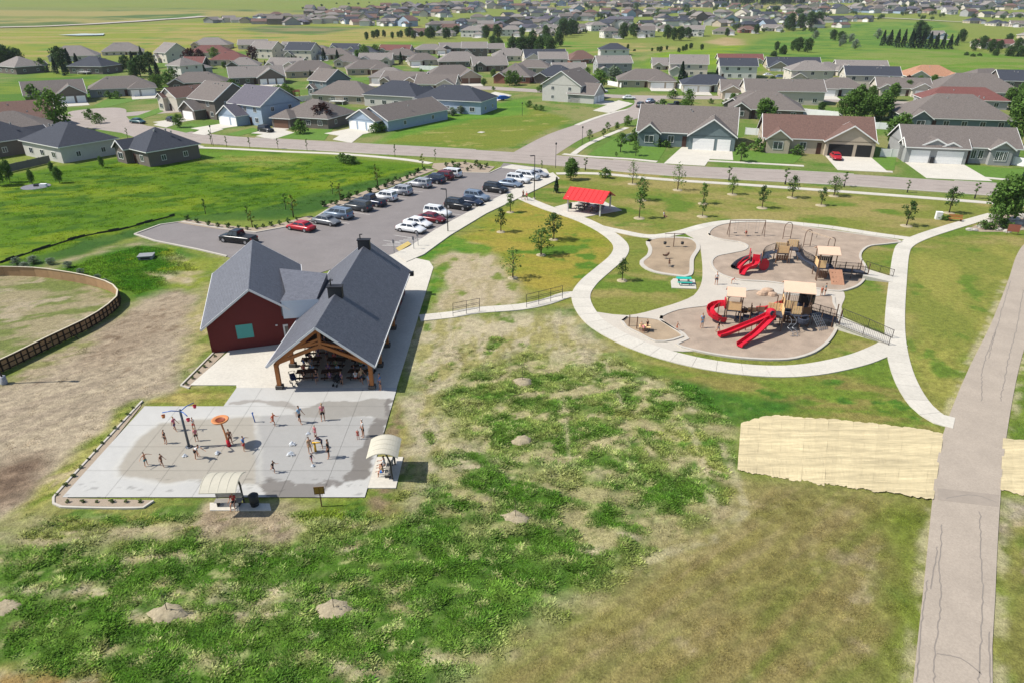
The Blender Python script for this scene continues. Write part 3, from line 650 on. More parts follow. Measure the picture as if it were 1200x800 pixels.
# ---------------------------------------------------------------- plaza and splash pad
struct(MB().prism(V2([(-28.6, 63.2), (-29.9, 54.9), (-25.6, 54.9), (-25.4, 54.4), (-10.65, 54.4), (-10.5, 86.0), (-11.3, 88.4), (-16.5, 91.5), (-24, 84), (-24, 66)]), -.08, .06), 'plaza', M_conc)
PW = lambda l: [(P(*q).x, P(*q).y) for q in l]
_tan = PW([(136, 548), (150, 532), (166, 512), (186, 497), (215, 492), (240, 491), (300, 488), (302, 568), (262, 568), (230, 562), (190, 566), (165, 560), (140, 558)])
_gry = PW([(300, 488), (345, 486), (420, 488), (442, 490), (412, 560), (402, 567), (330, 568), (300, 568)])
_wetA = PW([(446, 470), (458, 462), (462, 470), (446, 520), (430, 562), (404, 564), (424, 520), (440, 489)])
_wetD = PW([(440, 490), (352, 490), (342, 484), (356, 476), (390, 470), (446, 468), (456, 464), (450, 490)])
_wetB = PW([(296, 567), (405, 566), (396, 572), (380, 574), (366, 584), (330, 585), (318, 578)])
_wetC = PW([(268, 472), (300, 468), (338, 471), (352, 478), (346, 483), (330, 476), (300, 472), (268, 475)])
def padpaint(x, y):
    col = np.empty(x.shape+(3,)); col[:] = alb(214, 212, 206)
    n = fbm(x/2.2, y/2.2, 4, 5)[..., None]; col = col*(1.06-.12*n)
    e = (fbm(x/1.4, y/1.0, 4, 31)-.5)
    for poly, c, soft, amp in ((_tan, alb(189, 182, 168), .25, .6), (_gry, alb(186, 184, 179), .12, .15), (_wetA, alb(140, 135, 129), .1, 1.5), (_wetB, alb(146, 141, 135), .1, 2.2), (_wetC, alb(180, 175, 167), .1, .8), (_wetD, alb(172, 168, 160), .12, 1.6)):
        wg = sstep(-soft, soft, sdist(poly, x, y)+amp*e)[..., None]; col = col*(1-wg)+np.array(c)*wg
    s = sstep(.66, .7, fbm(x/.8, y/.35, 4, 77))*sstep(0, .5, 41.3-y); col = col*(1-.28*s[..., None])
    lime = .5*sstep(.1, -.5, np.abs(sdist(_tan, x, y)+.5*e+.2)-.25)[..., None]*(x < -18)[..., None]; col = col*(1-lime)+np.array(alb(232, 228, 214))*lime
    st = fbm((x*.8+y*.6)/.35, (y*.8-x*.6)/5, 3, 12)[..., None]; col = col*(1.03-.06*st)
    return col
M_pad = vcol_mat('splash_pad_concrete', 22, 2.5, .035, .08)
base = struct(MB().prism(V2([(-32.2, 39), (-10.7, 39), (-10.7, 54.3), (-25.3, 54.3), (-25.3, 51.1), (-32.2, 51.1)]), -.1, .03), 'splash_pad', M_joint)
for j, (y0, y1) in enumerate(((38.9, 42.0), (42.0, 45.1), (45.1, 48.2), (48.2, 51.2), (51.2, 54.4))):
    for i in range(7):
        x0 = -32.35+i*3.11; x1 = x0+3.11
        if j == 4:
            if x1 < -25: continue
            x0 = max(x0, -25.4)
        g = .011; nx = max(6, int((x1-x0)/.13)); ny = 24
        XX, YY = np.meshgrid(np.linspace(x0+g, x1-g, nx), np.linspace(y0+g, y1-g, ny))
        me = gridmesh('pad_slab', XX, YY, np.full(XX.shape, .068), padpaint(XX, YY)); me.materials.append(M_pad)
        meshobj('pad_slab', me, base)
# planting strips with mow curb round the pad and beside the red building
def strip(px):
    pts = PP(px); struct(MB().prism(pts, -.05, .045), 'gravel_bed', M_gravel)
strip([(166, 471), (62, 585), (66, 592), (170, 594), (178, 586), (79, 583.5), (165, 476)])
struct(MB().ribbon(smoothline(PP([(167, 470), (115, 526), (63, 583), (63, 590), (72, 594), (168, 595), (180, 587)]), .6), .16, -.05, .12), 'mow_kerb', M_kerb)
strip([(262, 404), (215, 452), (222, 454), (270, 407)])
struct(MB().ribbon(PP([(260, 404), (212, 452), (222, 455)]), .16, -.05, .12), 'mow_kerb', M_kerb)
# ---------------------------------------------------------------- community building
M_roofd = shingle('slate_shingle', lin(120, 122, 131, .62)); M_roofd.node_tree.nodes['Principled BSDF'].inputs['Roughness'].default_value = .62
M_redw = mat('dark_red_siding', lin(118, 40, 38, .6), .7, .08, 1.5)
M_trim = mat('light_trim', (.6, .6, .6), .6, .04, 2)
M_teal = mat('teal_board', lin(80, 165, 160, .75), .6, .05, 2)
def slab_roof(mb, x0, x1, y0, y1, xr, ze, zr, th=.22):
    """gable roof, ridge along y at xr"""
    for (xa, xb) in ((x0, xr), (x1, xr)):
        v = [(xa, y0, ze), (xb, y0, zr), (xb, y1, zr), (xa, y1, ze)]
        lo = [(a, b, c-th) for a, b, c in v]
        f = [(0, 1, 2, 3), (7, 6, 5, 4), (0, 4, 5, 1), (2, 6, 7, 3), (3, 7, 4, 0)]
        if xa > xr: f = [q[::-1] for q in f]
        mb.add(v+lo, [q[::-1] for q in f])
cb = thing('community_building', 'dark red park building with slate gable roofs and an open timber pavilion', 'building', (0, 0, 0))
RX = -17.1
mb = MB(); slab_roof(mb, -21.95, -12.2, 53.5, 77.4, RX, 2.8, 6.6)
roof1 = mb.build('roof', M_roofd, cb, label='slate shingle roof over the open timber pavilion')
mb = MB()
for s, xe in ((-1, -21.95), (1, -12.2)):
    mb.box(xe-.06 if s < 0 else xe, xe if s < 0 else xe+.06, 53.45, 77.45, 2.66, 2.83)
    for yy in (53.44, 77.40): mb.beam((xe, yy+.03, 2.68), (RX, yy+.03, 6.52), .06, .2)
mb.build('fascia', M_trim, roof1)
# shingle courses: thin raised laps over both slopes
lap = MB()
for s, xe in ((-1, -21.95), (1, -12.2)):
    n = 26
    for k in range(1, n):
        t = k/n; x = xe+(RX-xe)*t; z = 2.8+3.8*t; dx = (RX-xe)/n*.5
        lap.add([(x, 53.5, z+.004), (x, 77.4, z+.004), (x+dx, 77.4, z+3.8/n*.5+.018), (x+dx, 53.5, z+3.8/n*.5+.018), (x+dx, 53.5, z+3.8/n*.5), (x+dx, 77.4, z+3.8/n*.5)], [(0, 1, 2, 3), (3, 2, 5, 4)])
lap.build('shingle_course', M_roofd, roof1)
for yc in (61.3, 75.6):
    c = MB().box(RX-.68, RX+.68, yc-.32, yc+.32, 5.4, 7.25).box(RX-.76, RX+.76, yc-.4, yc+.4, 7.25, 7.34)
    ch = c.build('roof_vent_housing', mat('dark_louvre', (.02, .02, .024), .6, .1, 3), cb)
    MB().cyl((RX-.4, yc, 7.3), (RX-.4, yc, 7.9), .07, n=8).cyl((RX-.4, yc, 7.9), (RX-.1, yc, 7.92), .06, n=8).build('flue', M_black, ch)
    lv = MB()
    for k in range(7): lv.box(RX-.6, RX+.6, yc-.34, yc-.32, 6.35+k*.12, 6.41+k*.12)
    lv.build('louvre', mat('louvre_slat', (.05, .05, .055), .5, .05, 3), ch)
# timber frame
for yy in (54.3, 58.5, 62.7, 66.9):
    for xx in (-21.35, -12.85):
        MB().cbox((xx, yy, 1.38), (.34, .34, 2.5)).build('post', M_wood, cb)
        MB().cbox((xx, yy, .22), (.62, .62, .4)).build('post_base', mat('stone_base', lin(105, 100, 95, .6), .9, .2, 6), cb)
    t = MB(); t.beam((-21.3, yy, 2.62), (RX, yy, 6.15), .26, .34).beam((-12.9, yy, 2.62), (RX, yy, 6.15), .26, .34)
    t.build('rafter', M_wood, cb)
    MB().beam((-21.2, yy, 2.7), (RX, yy, 4.45), .24, .3).beam((-13, yy, 2.7), (RX, yy, 4.45), .24, .3).build('scissor_tie', M_wood, cb)
    MB().beam((RX, yy, 4.2), (RX, yy, 6.1), .26, .28).build('king_post', M_wood, cb)
    MB().beam((-19.4, yy, 4.15), (RX, yy+.01, 4.75), .2, .22).beam((-14.8, yy, 4.15), (RX, yy+.01, 4.75), .2, .22).build('strut', M_wood, cb)
    MB().beam((-19.2, yy-.02, 4.2), (-17.0, yy-.02, 5.2), .2, .22).build('brace', M_wood, cb)
for xx in (-21.35, -12.85): MB().box(xx-.15, xx+.15, 54.2, 77, 2.28, 2.56).build('plate_beam', M_wood, cb)
MB().box(-21.2, -13.0, 67.4, 77.0, 0, 2.7).build('wall', M_redw, cb)
for yy in (67.4, 77.0): MB().add([(-21.2, yy, 2.7), (-13, yy, 2.7), (RX, yy, 5.9)], [(0, 1, 2)]).build('gable_wall', M_redw, cb)
for k in range(3):
    d = MB().box(-12.99, -12.94, 69+k*2.6, 70+k*2.6, .06, 2.15).build('door', mat('grey_door', lin(120, 122, 125, .5), .5, .05, 2), cb)
MB().box(-12.2, -11.75, 76.3, 76.8, 2.5, 3.0).build('wall_lamp', M_black, cb)
# red gable building, turned 17.5 degrees
rb = bpy.data.objects.new('red_wing', None); link(rb, cb); rb.location = (-28.3, 69.9, 0); rb.rotation_euler = (0, 0, R(17.5))
L2_, W2_ = 8.05, 5.05
mb = MB(); slab_roof(mb, -W2_, W2_, -L2_, L2_, 0, 2.95, 6.6); mb.build('roof', M_roofd, rb)
lap = MB()
for s in (-1, 1):
    for k in range(1, 26):
        t = k/26; x = s*W2_*(1-t); z = 2.95+3.65*t; dx = -s*W2_/26*.5; dz = 3.65/26*.5
        lap.add([(x, -L2_, z+.004), (x, L2_, z+.004), (x+dx, L2_, z+dz+.018), (x+dx, -L2_, z+dz+.018), (x+dx, -L2_, z+dz), (x+dx, L2_, z+dz)], [(0, 1, 2, 3), (3, 2, 5, 4)])
lap.build('shingle_course', M_roofd, rb)
mb = MB()
for s in (-1, 1):
    xe = s*W2_; mb.box(min(xe, xe+s*.06), max(xe, xe+s*.06), -L2_-.03, L2_+.03, 2.8, 2.98)
    for yy in (-L2_-.01, L2_+.01): mb.beam((xe, yy, 2.83), (0, yy, 6.52), .06, .2)
mb.build('fascia', M_trim, rb)
wl = 7.6; ww = 4.55
wv = [(-ww, -wl, -.1), (ww, -wl, -.1), (ww, wl, -.1), (-ww, wl, -.1), (-ww, -wl, 3.05), (ww, -wl, 3.05), (ww, wl, 3.05), (-ww, wl, 3.05), (0, -wl, 6.3), (0, wl, 6.3)]
MB().add(wv, [(0, 1, 5, 8, 4), (2, 3, 7, 9, 6), (1, 2, 6, 5), (3, 0, 4, 7)]).build('wall', M_redw, rb)
lapm = MB()
for k in range(22):
    z = .15+k*.26; h = ww if z < 3.05 else ww*(6.3-z)/3.25
    if h < .3: break
    lapm.add([(-h, -wl-.002, z+.25), (h, -wl-.002, z+.25), (h, -wl-.02, z), (-h, -wl-.02, z), (h, -wl, z), (-h, -wl, z)], [(0, 3, 2, 1), (3, 5, 4, 2)])
lapm.build('lap_siding', M_redw, rb)
wn = MB().box(-1.9, -.3, -wl-.06, -wl-.02, 1.25, 2.75).build('window', M_teal, rb, label='teal board over the window of the red gable wall')
MB().box(-1.98, -.22, -wl-.045, -wl-.015, 1.17, 2.83).build('frame', M_redw, wn)
dr = MB().box(2.6, 3.7, -wl-.05, -wl-.02, .05, 2.2).build('door', M_trim, rb)
MB().box(2.75, 3.55, -wl-.07, -wl-.045, .6, 2.0).build('pane', M_glass, dr)
MB().box(1.9, 2.1, -wl-.16, -wl-.02, 2.2, 2.3).build('wall_lamp', M_white, rb)
# low link between the two wings
lk = MB().prism(V2([(-23.4, 63.3), (-19.9, 63.9), (-20.6, 71.4), (-26.4, 73.0), (-23.6, 66)]), 3.2, 4.75); lk.build('link_roof', M_roofd, cb)
MB().add([(-23.2, 63.15, 4.9), (-19.6, 63.75, 4.9), (-19.6, 63.72, 3.0), (-23.2, 63.12, 3.0), (-21.6, 63.35, 2.9)], [(3, 2, 1, 0)]).build('link_wall', mat('pale_metal_panel', lin(205, 214, 224, .8), .35, .04, 2), cb)
MB().prism(V2([(-23.0, 63.4), (-21.2, 63.7), (-21.2, 71.2), (-24.2, 72)]), 0, 3.1).build('link_room', M_redw, cb)
# ---------------------------------------------------------------- small park furniture
def picnic_table(label, loc, rz, mt_top, mt_leg, group=None, cat='picnic table'):
    t = thing('picnic_table', label, cat, loc, rz, group)
    MB().box(-.9, .9, -.38, .38, .71, .77).build('tabletop', mt_top, t)
    for s in (-1, 1):
        MB().box(-.9, .9, s*.75-.14, s*.75+.14, .41, .46).build('bench_seat', mt_top, t)
        MB().tube([(s*.6, -.72, .4), (s*.6, -.5, .03), (s*.6, -.2, .7)], .035, 6).tube([(s*.6, .72, .4), (s*.6, .5, .03), (s*.6, .2, .7)], .035, 6).tube([(s*.6, -.74, .4), (s*.6, .74, .4)], .03, 6).build('leg', mt_leg, t)
    return t
M_tabw = mat('table_wood', lin(96, 66, 46, .5), .7, .15, 3)
k = 0
for yy in (56.2, 58.6, 61.2, 63.9):
    for xx in (-19.4, -17.0, -14.6):
        k += 1
        picnic_table('brown picnic table on the concrete under the timber pavilion', (xx+random.uniform(-.2, .2), yy, .06), random.choice((0, .1, -.1)), M_tabw, M_black, 'picnic tables under the pavilion')
def trash_can(label, loc, mt, dome=True, s=1.0):
    t = thing('trash_can', label, 'trash can', loc, 0, None, s)
    MB().lathe([(0, 0), (.27, 0), (.33, .86), (.28, .88)], 16).build('barrel', mt, t, True)
    MB().lathe([(.36, .86), (.36, .93), (.26, 1.02), (.12, 1.06), (0, 1.06)], 16).build('lid', M_black, t, True)
    MB().lathe([(.30, .3), (.325, .3), (.325, .36), (.30, .36)], 16).build('band', mt, t, True)
    return t
trash_can('black barrel trash can beside the bench shelter below the splash pad', P(299, 592), M_black)
trash_can('dark green barrel trash can on the slab of the red picnic shelter', P(668, 245), mat('dark_green', (.02, .06, .035), .5, .05, 3))
def post_sign(name, label, cat, loc, rz, w_, h_, zc, mt, post=M_brownm, posts=1):
    t = thing(name, label, cat, loc, rz)
    for k in range(posts):
        x = 0 if posts == 1 else (-w_/2+.1+k*(w_-.2))
        MB().cyl((x, .03, 0), (x, .03, zc+h_*.4), .045, n=8).build('post', post, t)
    b = MB().box(-w_/2, w_/2, -.045, -.005, zc-h_/2, zc+h_/2).build('panel', mt, t)
    return t, b
t, b = post_sign('park_sign', 'brown board sign on a post at the edge of the splash pad', 'sign', P(377, 593), R(6), .72, .62, 1.45, mat('brown_sign', lin(128, 92, 40, .7), .6, .1, 4))
MB().box(-.30, -.02, -.052, -.045, 1.22, 1.66).build('text_panel', mat('sign_yellow', lin(170, 128, 52, .7), .6, .1, 9), b)
MB().box(.03, .30, -.052, -.045, 1.22, 1.66).build('text_panel', MATS['sign_yellow'], b)
# bench shelters with arched cream roofs
M_cream = mat('cream_canopy', lin(222, 215, 194, .62), .6, .06, 2)
M_steel = mat('dark_steel', lin(78, 76, 74, .6), .5, .1, 3)
M_slat = mat('bench_slats', lin(186, 180, 170, .6), .6, .1, 3)
def bench_shelter(label, loc, rz):
    t = thing('bench_shelter', label, 'shelter', loc, rz, 'arched bench shelters')
    rings = []
    for i in range(13):
        a = -1+2*i/12; y = a*1.15; z = 2.62-.42*a*a
        rings.append([(-1.25, y, z), (1.25, y, z), (1.25, y, z-.04), (-1.25, y, z-.04)])
    c = MB().loft(rings).build('canopy', M_cream, t, False)
    for k in range(5):
        x = -1.2+k*.6
        MB().tube([(x, (-1+2*i/10)*1.13, 2.63-.42*(-1+2*i/10)**2) for i in range(11)], .015, 5).build('rib', M_cream, c)
    for sx in (-1, 1):
        MB().tube([(sx*.9, .55, 0), (sx*.9, .5, 1.6), (sx*.9, .25, 2.35), (sx*.9, 0, 2.56)], .07, 8).build('post', M_steel, t)
        MB().tube([(sx*.9, -.9, 2.3), (sx*.9, 0, 2.55), (sx*.9, .9, 2.3)], .04, 6).build('roof_arm', M_steel, t)
    for k in range(4): MB().box(-.95, .95, -.02+k*.12, .08+k*.12, .43, .47).build('seat_slat', M_slat, t)
    for k in range(3): MB().box(-.95, .95, .44, .47, .56+k*.13, .66+k*.13).build('back_slat', M_slat, t)
    for sx in (-1, 1): MB().box(sx*.75-.03, sx*.75+.03, 0, .42, .0, .44).build('bench_leg', M_steel, t)
    return t
bench_shelter('arched cream shelter over a bench in the dirt below the splash pad', P(268, 594), R(2))
bench_shelter('arched cream shelter over a bench at the straw side of the splash pad', P(453, 553), R(-88))
struct(MB().prism(V2([(P(453, 553).x-1.4, P(453, 553).y-1.9), (P(453, 553).x+1.0, P(453, 553).y-1.9), (P(453, 553).x+1.0, P(453, 553).y+1.9), (P(453, 553).x-1.4, P(453, 553).y+1.9)]), -.05, .06), 'shelter_slab', M_conc)
struct(MB().prism(PP([(246, 589), (316, 590), (318, 598), (246, 598)]), -.05, .055), 'shelter_slab', M_conc)
MB0 = MB
# splash features
M_sp = mat('slate_pipe', lin(92, 100, 112, .6), .4, .05, 2, spec=.5); M_blue = mat('blue_pipe', lin(60, 110, 190, .75), .35, .05, 2, spec=.5)
M_or = mat('orange_plastic', lin(222, 146, 92, .75), .5, .1, 2, spec=.3); M_yel = mat('yellow_plastic', lin(232, 182, 60, .8), .4, .05, 2)
M_pink = mat('pink_plastic', lin(214, 70, 96, .8), .4, .05, 2)
t = thing('water_dump_tower', 'tall slate splash pole with three blue arms and hanging buckets', 'water feature', P(222, 524)+Vector((0, 0, .07)))
MB().cyl((0, 0, 0), (0, 0, 3.5), .1, .085, 12).lathe([(.28, 0), (.28, .04), (.15, .06)], 14).build('pole', M_sp, t, True)
for k, a in enumerate((R(196), R(60), R(-42))):
    dx, dy = math.cos(a), math.sin(a)
    arm = MB().tube([(0, 0, 3.35), (dx*.6, dy*.6, 3.5), (dx*1.25, dy*1.25, 3.45)], .04, 8).build('arm', M_blue, t, True)
    MB().lathe([(0, -.42), (.1, -.42), (.15, -.18), (.13, -.18)], 12, (dx*1.25, dy*1.25, 3.4)).build('bucket', (M_or, M_pink, M_pink)[k], arm, True)
t = thing('dish_fountain', 'orange dish fountain on a slanted red and yellow post', 'water feature', P(269, 523)+Vector((0, 0, .07)))
MB().tube([(0, 0, 0), (-.12, 0, 1.2), (-.28, .02, 2.3)], [.1, .07, .065], 10).build('post', M_or, t, True)
d = MB().lathe([(0, 2.25), (.2, 2.25), (.62, 2.42), (.66, 2.52), (.6, 2.56), (.42, 2.46), (0, 2.4)], 24, (-.28, .02, 0)).build('dish', M_or, t, True)
MB().lathe([(0, 2.45), (.3, 2.45), (.36, 2.5)], 20, (-.28, .02, 0)).build('basin', mat('rust_red', lin(150, 72, 40, .7), .5, .1, 3), d, True)
MB().cyl((0, 0, .02), (-.05, 0, .6), .16, .13, 10).build('sleeve', M_red, t, True)
t = thing('spray_hoop', 'small blue spray post standing on the splash pad', 'water feature', P(299, 495)+Vector((0, 0, .07)))
MB().tube([(0, 0, 0), (-.05, 0, .55), (-.1, .02, .9)], .05, 8).build('post', M_blue, t, True); MB().cyl((-.1, .02, .88), (-.02, -.06, .97), .07, n=8).build('nozzle', M_blue, t)
t = thing('water_cannon', 'yellow water cannon on the splash pad between the bathers', 'water feature', P(370, 529)+Vector((0, 0, .07)))
MB().cyl((0, 0, 0), (0, 0, .75), .1, .08, 10).build('post', M_yel, t, True); MB().tube([(-.15, 0, .8), (.5, -.05, .86)], [.09, .05], 8).build('barrel', M_yel, t, True)
MB().tube([(-.15, -.15, .85), (-.22, 0, .8), (-.15, .15, .85)], .02, 6).build('handle', M_black, t)
M_foam = mat('water_spray', (.9, .92, .94), .3, .05, 5, trans=.4)
for (px, py, s) in ((343, 521.5, 1), (341, 533.5, 1.1), (217, 535, .7), (255, 532, .8), (361, 509, .6), (367, 547, .6)):
    mb = MB()
    for k in range(26):
        a = random.random()*2*PI; r = random.random()**.5*.28*s; h = (.45*s-r*.9)*random.uniform(.4, 1)
        mb.tube([(r*.2*math.cos(a), r*.2*math.sin(a), 0), (r*.7*math.cos(a), r*.7*math.sin(a), max(h, .06)), (r*1.2*math.cos(a), r*1.2*math.sin(a), max(h*.5, .02))], [.015, .03, .02], 4)
    tag(mb.build('water_jet', M_foam), 'low white water jet bubbling from the splash pad floor', 'water jet', 'ground jets on the splash pad').location = P(px, py)+Vector((0, 0, .07))
# light poles
def light_pole(label, loc, h, rz=0, base=False):
    t = thing('light_pole', label, 'light pole', loc, rz)
    z0 = .75 if base else .05
    if base: MB().lathe([(.3, 0), (.3, .75), (0, .75)], 16).build('footing', mat('pole_footing', lin(190, 192, 195, .6), .9, .08, 3), t, True)
    else: MB().lathe([(.28, 0), (.28, .12), (0, .12)], 12).build('footing', M_kerb, t, True)
    MB().cyl((0, 0, z0), (0, 0, h), .085, .07, 8).build('pole', M_black, t, True)
    hd = MB().cbox((.45, 0, h+.02), (.8, .34, .12)).build('lamp_head', M_black, t)
    MB().cbox((.5, 0, h-.05), (.5, .26, .03)).build('lens', M_white, hd)
    return t
light_pole('black light pole on the sidewalk at the street end of the parking lot', P(626, 233), 7.6, R(200))
light_pole('black light pole beside the white and dark red parked cars', P(525, 272), 6.6, R(165))
light_pole('light pole on a thick concrete footing beside the plank rink boards', P(5, 449), 7.0, R(-5), True)
# ---------------------------------------------------------------- plank rink boards
rink = thing('rink_boards', 'curved plank rink boards with pale top cap beside the bare dirt', 'rink boards', (0, 0, 0))
rp = smoothline(PP([(-260, 560), (-140, 500), (-60, 463), (0, 437), (60, 407), (110, 382), (137, 362), (141, 352), (132, 343), (112, 336), (90, 331), (50, 325), (20, 323.5), (0, 323.5), (-60, 327), (-140, 336)]), .2)
rp2 = [rp[0]]; acc = 0
for a, b in zip(rp[:-1], rp[1:]):
    acc += (b-a).length
    if acc >= 2.0: rp2.append(b); acc = 0
M_plank = mat('plywood_tan', lin(196, 158, 116, .62), .8, .12, 1.5, rand=.06); M_stud = mat('dark_stud', lin(84, 66, 48, .4), .85, .15, 3, rand=.2)
HB = 1.25
for a, b in zip(rp2[:-1], rp2[1:]):
    d = (b-a).normalized(); nrm = Vector((d.y, -d.x, 0)); a2 = a+d*.015; b2 = b-d*.015
    MB().beam(a2+Vector((0, 0, HB/2)), b2+Vector((0, 0, HB/2)), .03, HB).build('panel', M_plank, rink)
    MB().beam(a2+Vector((0, 0, HB+.03)), b2+Vector((0, 0, HB+.03)), .16, .05).build('top_cap', mat('cap_board', lin(226, 214, 188, .7), .8, .08, 3), rink)
    st = MB()
    for q in (.02, .35, .68): 
        p = a.lerp(b, q)+nrm*.075; st.beam(p, p+Vector((0, 0, HB-.02)), .09, .12)
    for z in (.1, .62, 1.14): st.beam(a2+nrm*.05+Vector((0, 0, z)), b2+nrm*.05+Vector((0, 0, z)), .08, .09)
    st.build('stud_frame', M_stud, rink)
    if random.random() < .35:
        p = a+nrm*.1; MB().beam(p+Vector((0, 0, .8)), p+nrm*.9+Vector((0, 0, 0)), .06, .09).build('brace', M_stud, rink)
# black silt fence across the lush field
sf = MB(); l = smoothline(PP([(0, 309), (28, 299), (60, 289), (100, 277), (140, 270), (170, 262), (205, 253)]), 1.2)
for i, (a, b) in enumerate(zip(l[:-1], l[1:])):
    h = .28+.12*math.sin(i*1.7); sf.beam(a+Vector((0, 0, h/2)), b+Vector((0, 0, h/2)), .03, h)
tag(sf.build('silt_fence', mat('black_fabric', (.035, .04, .03), .9, .2, 2)), 'low black silt fence running across the lush green field', 'fence')
# concrete inlet in the basin
t = thing('drain_inlet', 'grey concrete drain inlet in the green basin', 'drain', P(172, 303), R(12))
MB().box(-.9, .9, -.7, .7, 0, .45).build('box', mat('grey_concrete', lin(165, 168, 170, .6), .9, .1, 3), t); MB().box(-1.0, 1.0, -.8, .8, .45, .55).build('lid', MATS['grey_concrete'], t); MB().box(-.6, .6, -.72, -.70, .1, .35).build('grate', M_black, t)
# ---------------------------------------------------------------- straw erosion blankets
M_straw = mat('straw_blanket', alb(230, 212, 168), .95, .2, 5, .7, rand=.05, scale2=1.3)
_t = M_straw.node_tree; _mp = _t.nodes.new('ShaderNodeMapping'); _mp.inputs['Scale'].default_value = (.16, 1.6, 1); _mp.inputs['Rotation'].default_value = (0, 0, R(8))
for _n in [n for n in _t.nodes if n.type == 'TEX_NOISE']:
    _t.links.new(_mp.outputs[0], _n.inputs['Vector'])
_t.links.new([n for n in _t.nodes if n.type == 'TEX_COORD'][0].outputs['Object'], _mp.inputs[0])
def blanket(label, top, bot, n, group=None):
    t = thing('erosion_blanket', label, 'erosion blanket', (0, 0, 0))
    T = smoothline(PP(top), .5); B = smoothline(PP(bot), .5)
    def at(l, q):
        x = q*(len(l)-1); i = min(int(x), len(l)-2); return l[i].lerp(l[i+1], x-i)
    for k in range(n):
        q0 = k/n; q1 = (k+1)/n+.004; m = 14; rows = []; ex = random.uniform(-.25, .25); eb = random.uniform(-.2, .2)
        c = 7
        V = []
        for i in range(m+1):
            v = i/m
            for j in range(c+1):
                u = q0+(q1-q0)*j/c; tp = at(T, u); bt = at(B, u); dd = (bt-tp).normalized()
                scal = .16*(1-((j/c)*2-1)**2)+random.uniform(0, .1)
                tp = tp-dd*(scal+ex*.5); bt = bt+dd*(eb*.8+random.uniform(-.12, .12))
                p = tp.lerp(bt, v); V.append((p.x, p.y, .05+.006*(k % 2)+.03*float(fbm(np.array(p.x/.5), np.array(p.y/.5), 3))+.05*math.sin(v*PI*5+k*.3)))
        F = [(i*(c+1)+j, (i+1)*(c+1)+j, (i+1)*(c+1)+j+1, i*(c+1)+j+1) for i in range(m) for j in range(c)]
        MB().add(V, F).build('blanket_strip', M_straw, t)
    return t
blanket('pale straw erosion blanket of many strips below the playground lawn', [(868, 497), (902, 489), (960, 492), (1010, 496), (1060, 501), (1105, 508)], [(864, 550), (900, 557), (980, 569), (1040, 577), (1093, 586)], 17)
blanket('pale straw erosion blanket on the verge across the asphalt trail', [(1175, 514), (1200, 517), (1260, 523)], [(1172, 574), (1200, 579), (1260, 590)], 5)
# ---------------------------------------------------------------- trees and plants
def leaf_mesh(name, pts, size, mt, flat=.35):
    """pts: list of (centre, scale); each leaf clump is two crossed bent quads"""
    n = len(pts); V = np.empty((n*4, 3), np.float32)
    Pn = np.array([p[0] for p in pts]); S = np.array([p[1] for p in pts])*size
    a = rng.random(n)*2*PI; el = np.arccos(1-2*rng.random(n))*.5; b = rng.random(n)*2*PI
    d = np.stack([np.cos(a)*np.sin(el), np.sin(a)*np.sin(el), np.cos(el)], -1)
    x = np.cross(d, np.stack([np.cos(b), np.sin(b), np.zeros(n)+.01], -1)); x /= np.linalg.norm(x, axis=1)[:, None]+1e-6
    y = np.cross(d, x)
    V[0::4] = Pn+x*S[:, None]; V[1::4] = Pn+y*S[:, None]*.7+d*S[:, None]*flat; V[2::4] = Pn-x*S[:, None]; V[3::4] = Pn-y*S[:, None]*.7+d*S[:, None]*flat*.5
    me = bpy.data.meshes.new(name); me.vertices.add(n*4); me.vertices.foreach_set('co', V.ravel())
    me.loops.add(n*4); me.loops.foreach_set('vertex_index', np.arange(n*4, dtype=np.int32))
    me.polygons.add(n); me.polygons.foreach_set('loop_start', np.arange(0, n*4, 4, dtype=np.int32))
    me.update(); me.validate(); me.materials.append(mt); return me
def leafmat(name, col, var=.35): return mat(name, col, .75, var, 1.6, 0, rand=.12, spec=.2, trans=.25, scale2=.7)
L_dark = leafmat('leaf_dark', lin(76, 106, 50, .72)); L_mid = leafmat('leaf_mid', lin(100, 134, 58, .72)); L_yel = leafmat('leaf_yellow', lin(150, 170, 60, .6))
L_silver = leafmat('leaf_silver', lin(150, 168, 140, .5)); L_spr = leafmat('leaf_spruce', lin(58, 86, 60, .6)); L_red = leafmat('leaf_red', lin(92, 56, 50, .5)); L_shr = leafmat('leaf_shrub', lin(104, 122, 64, .7))
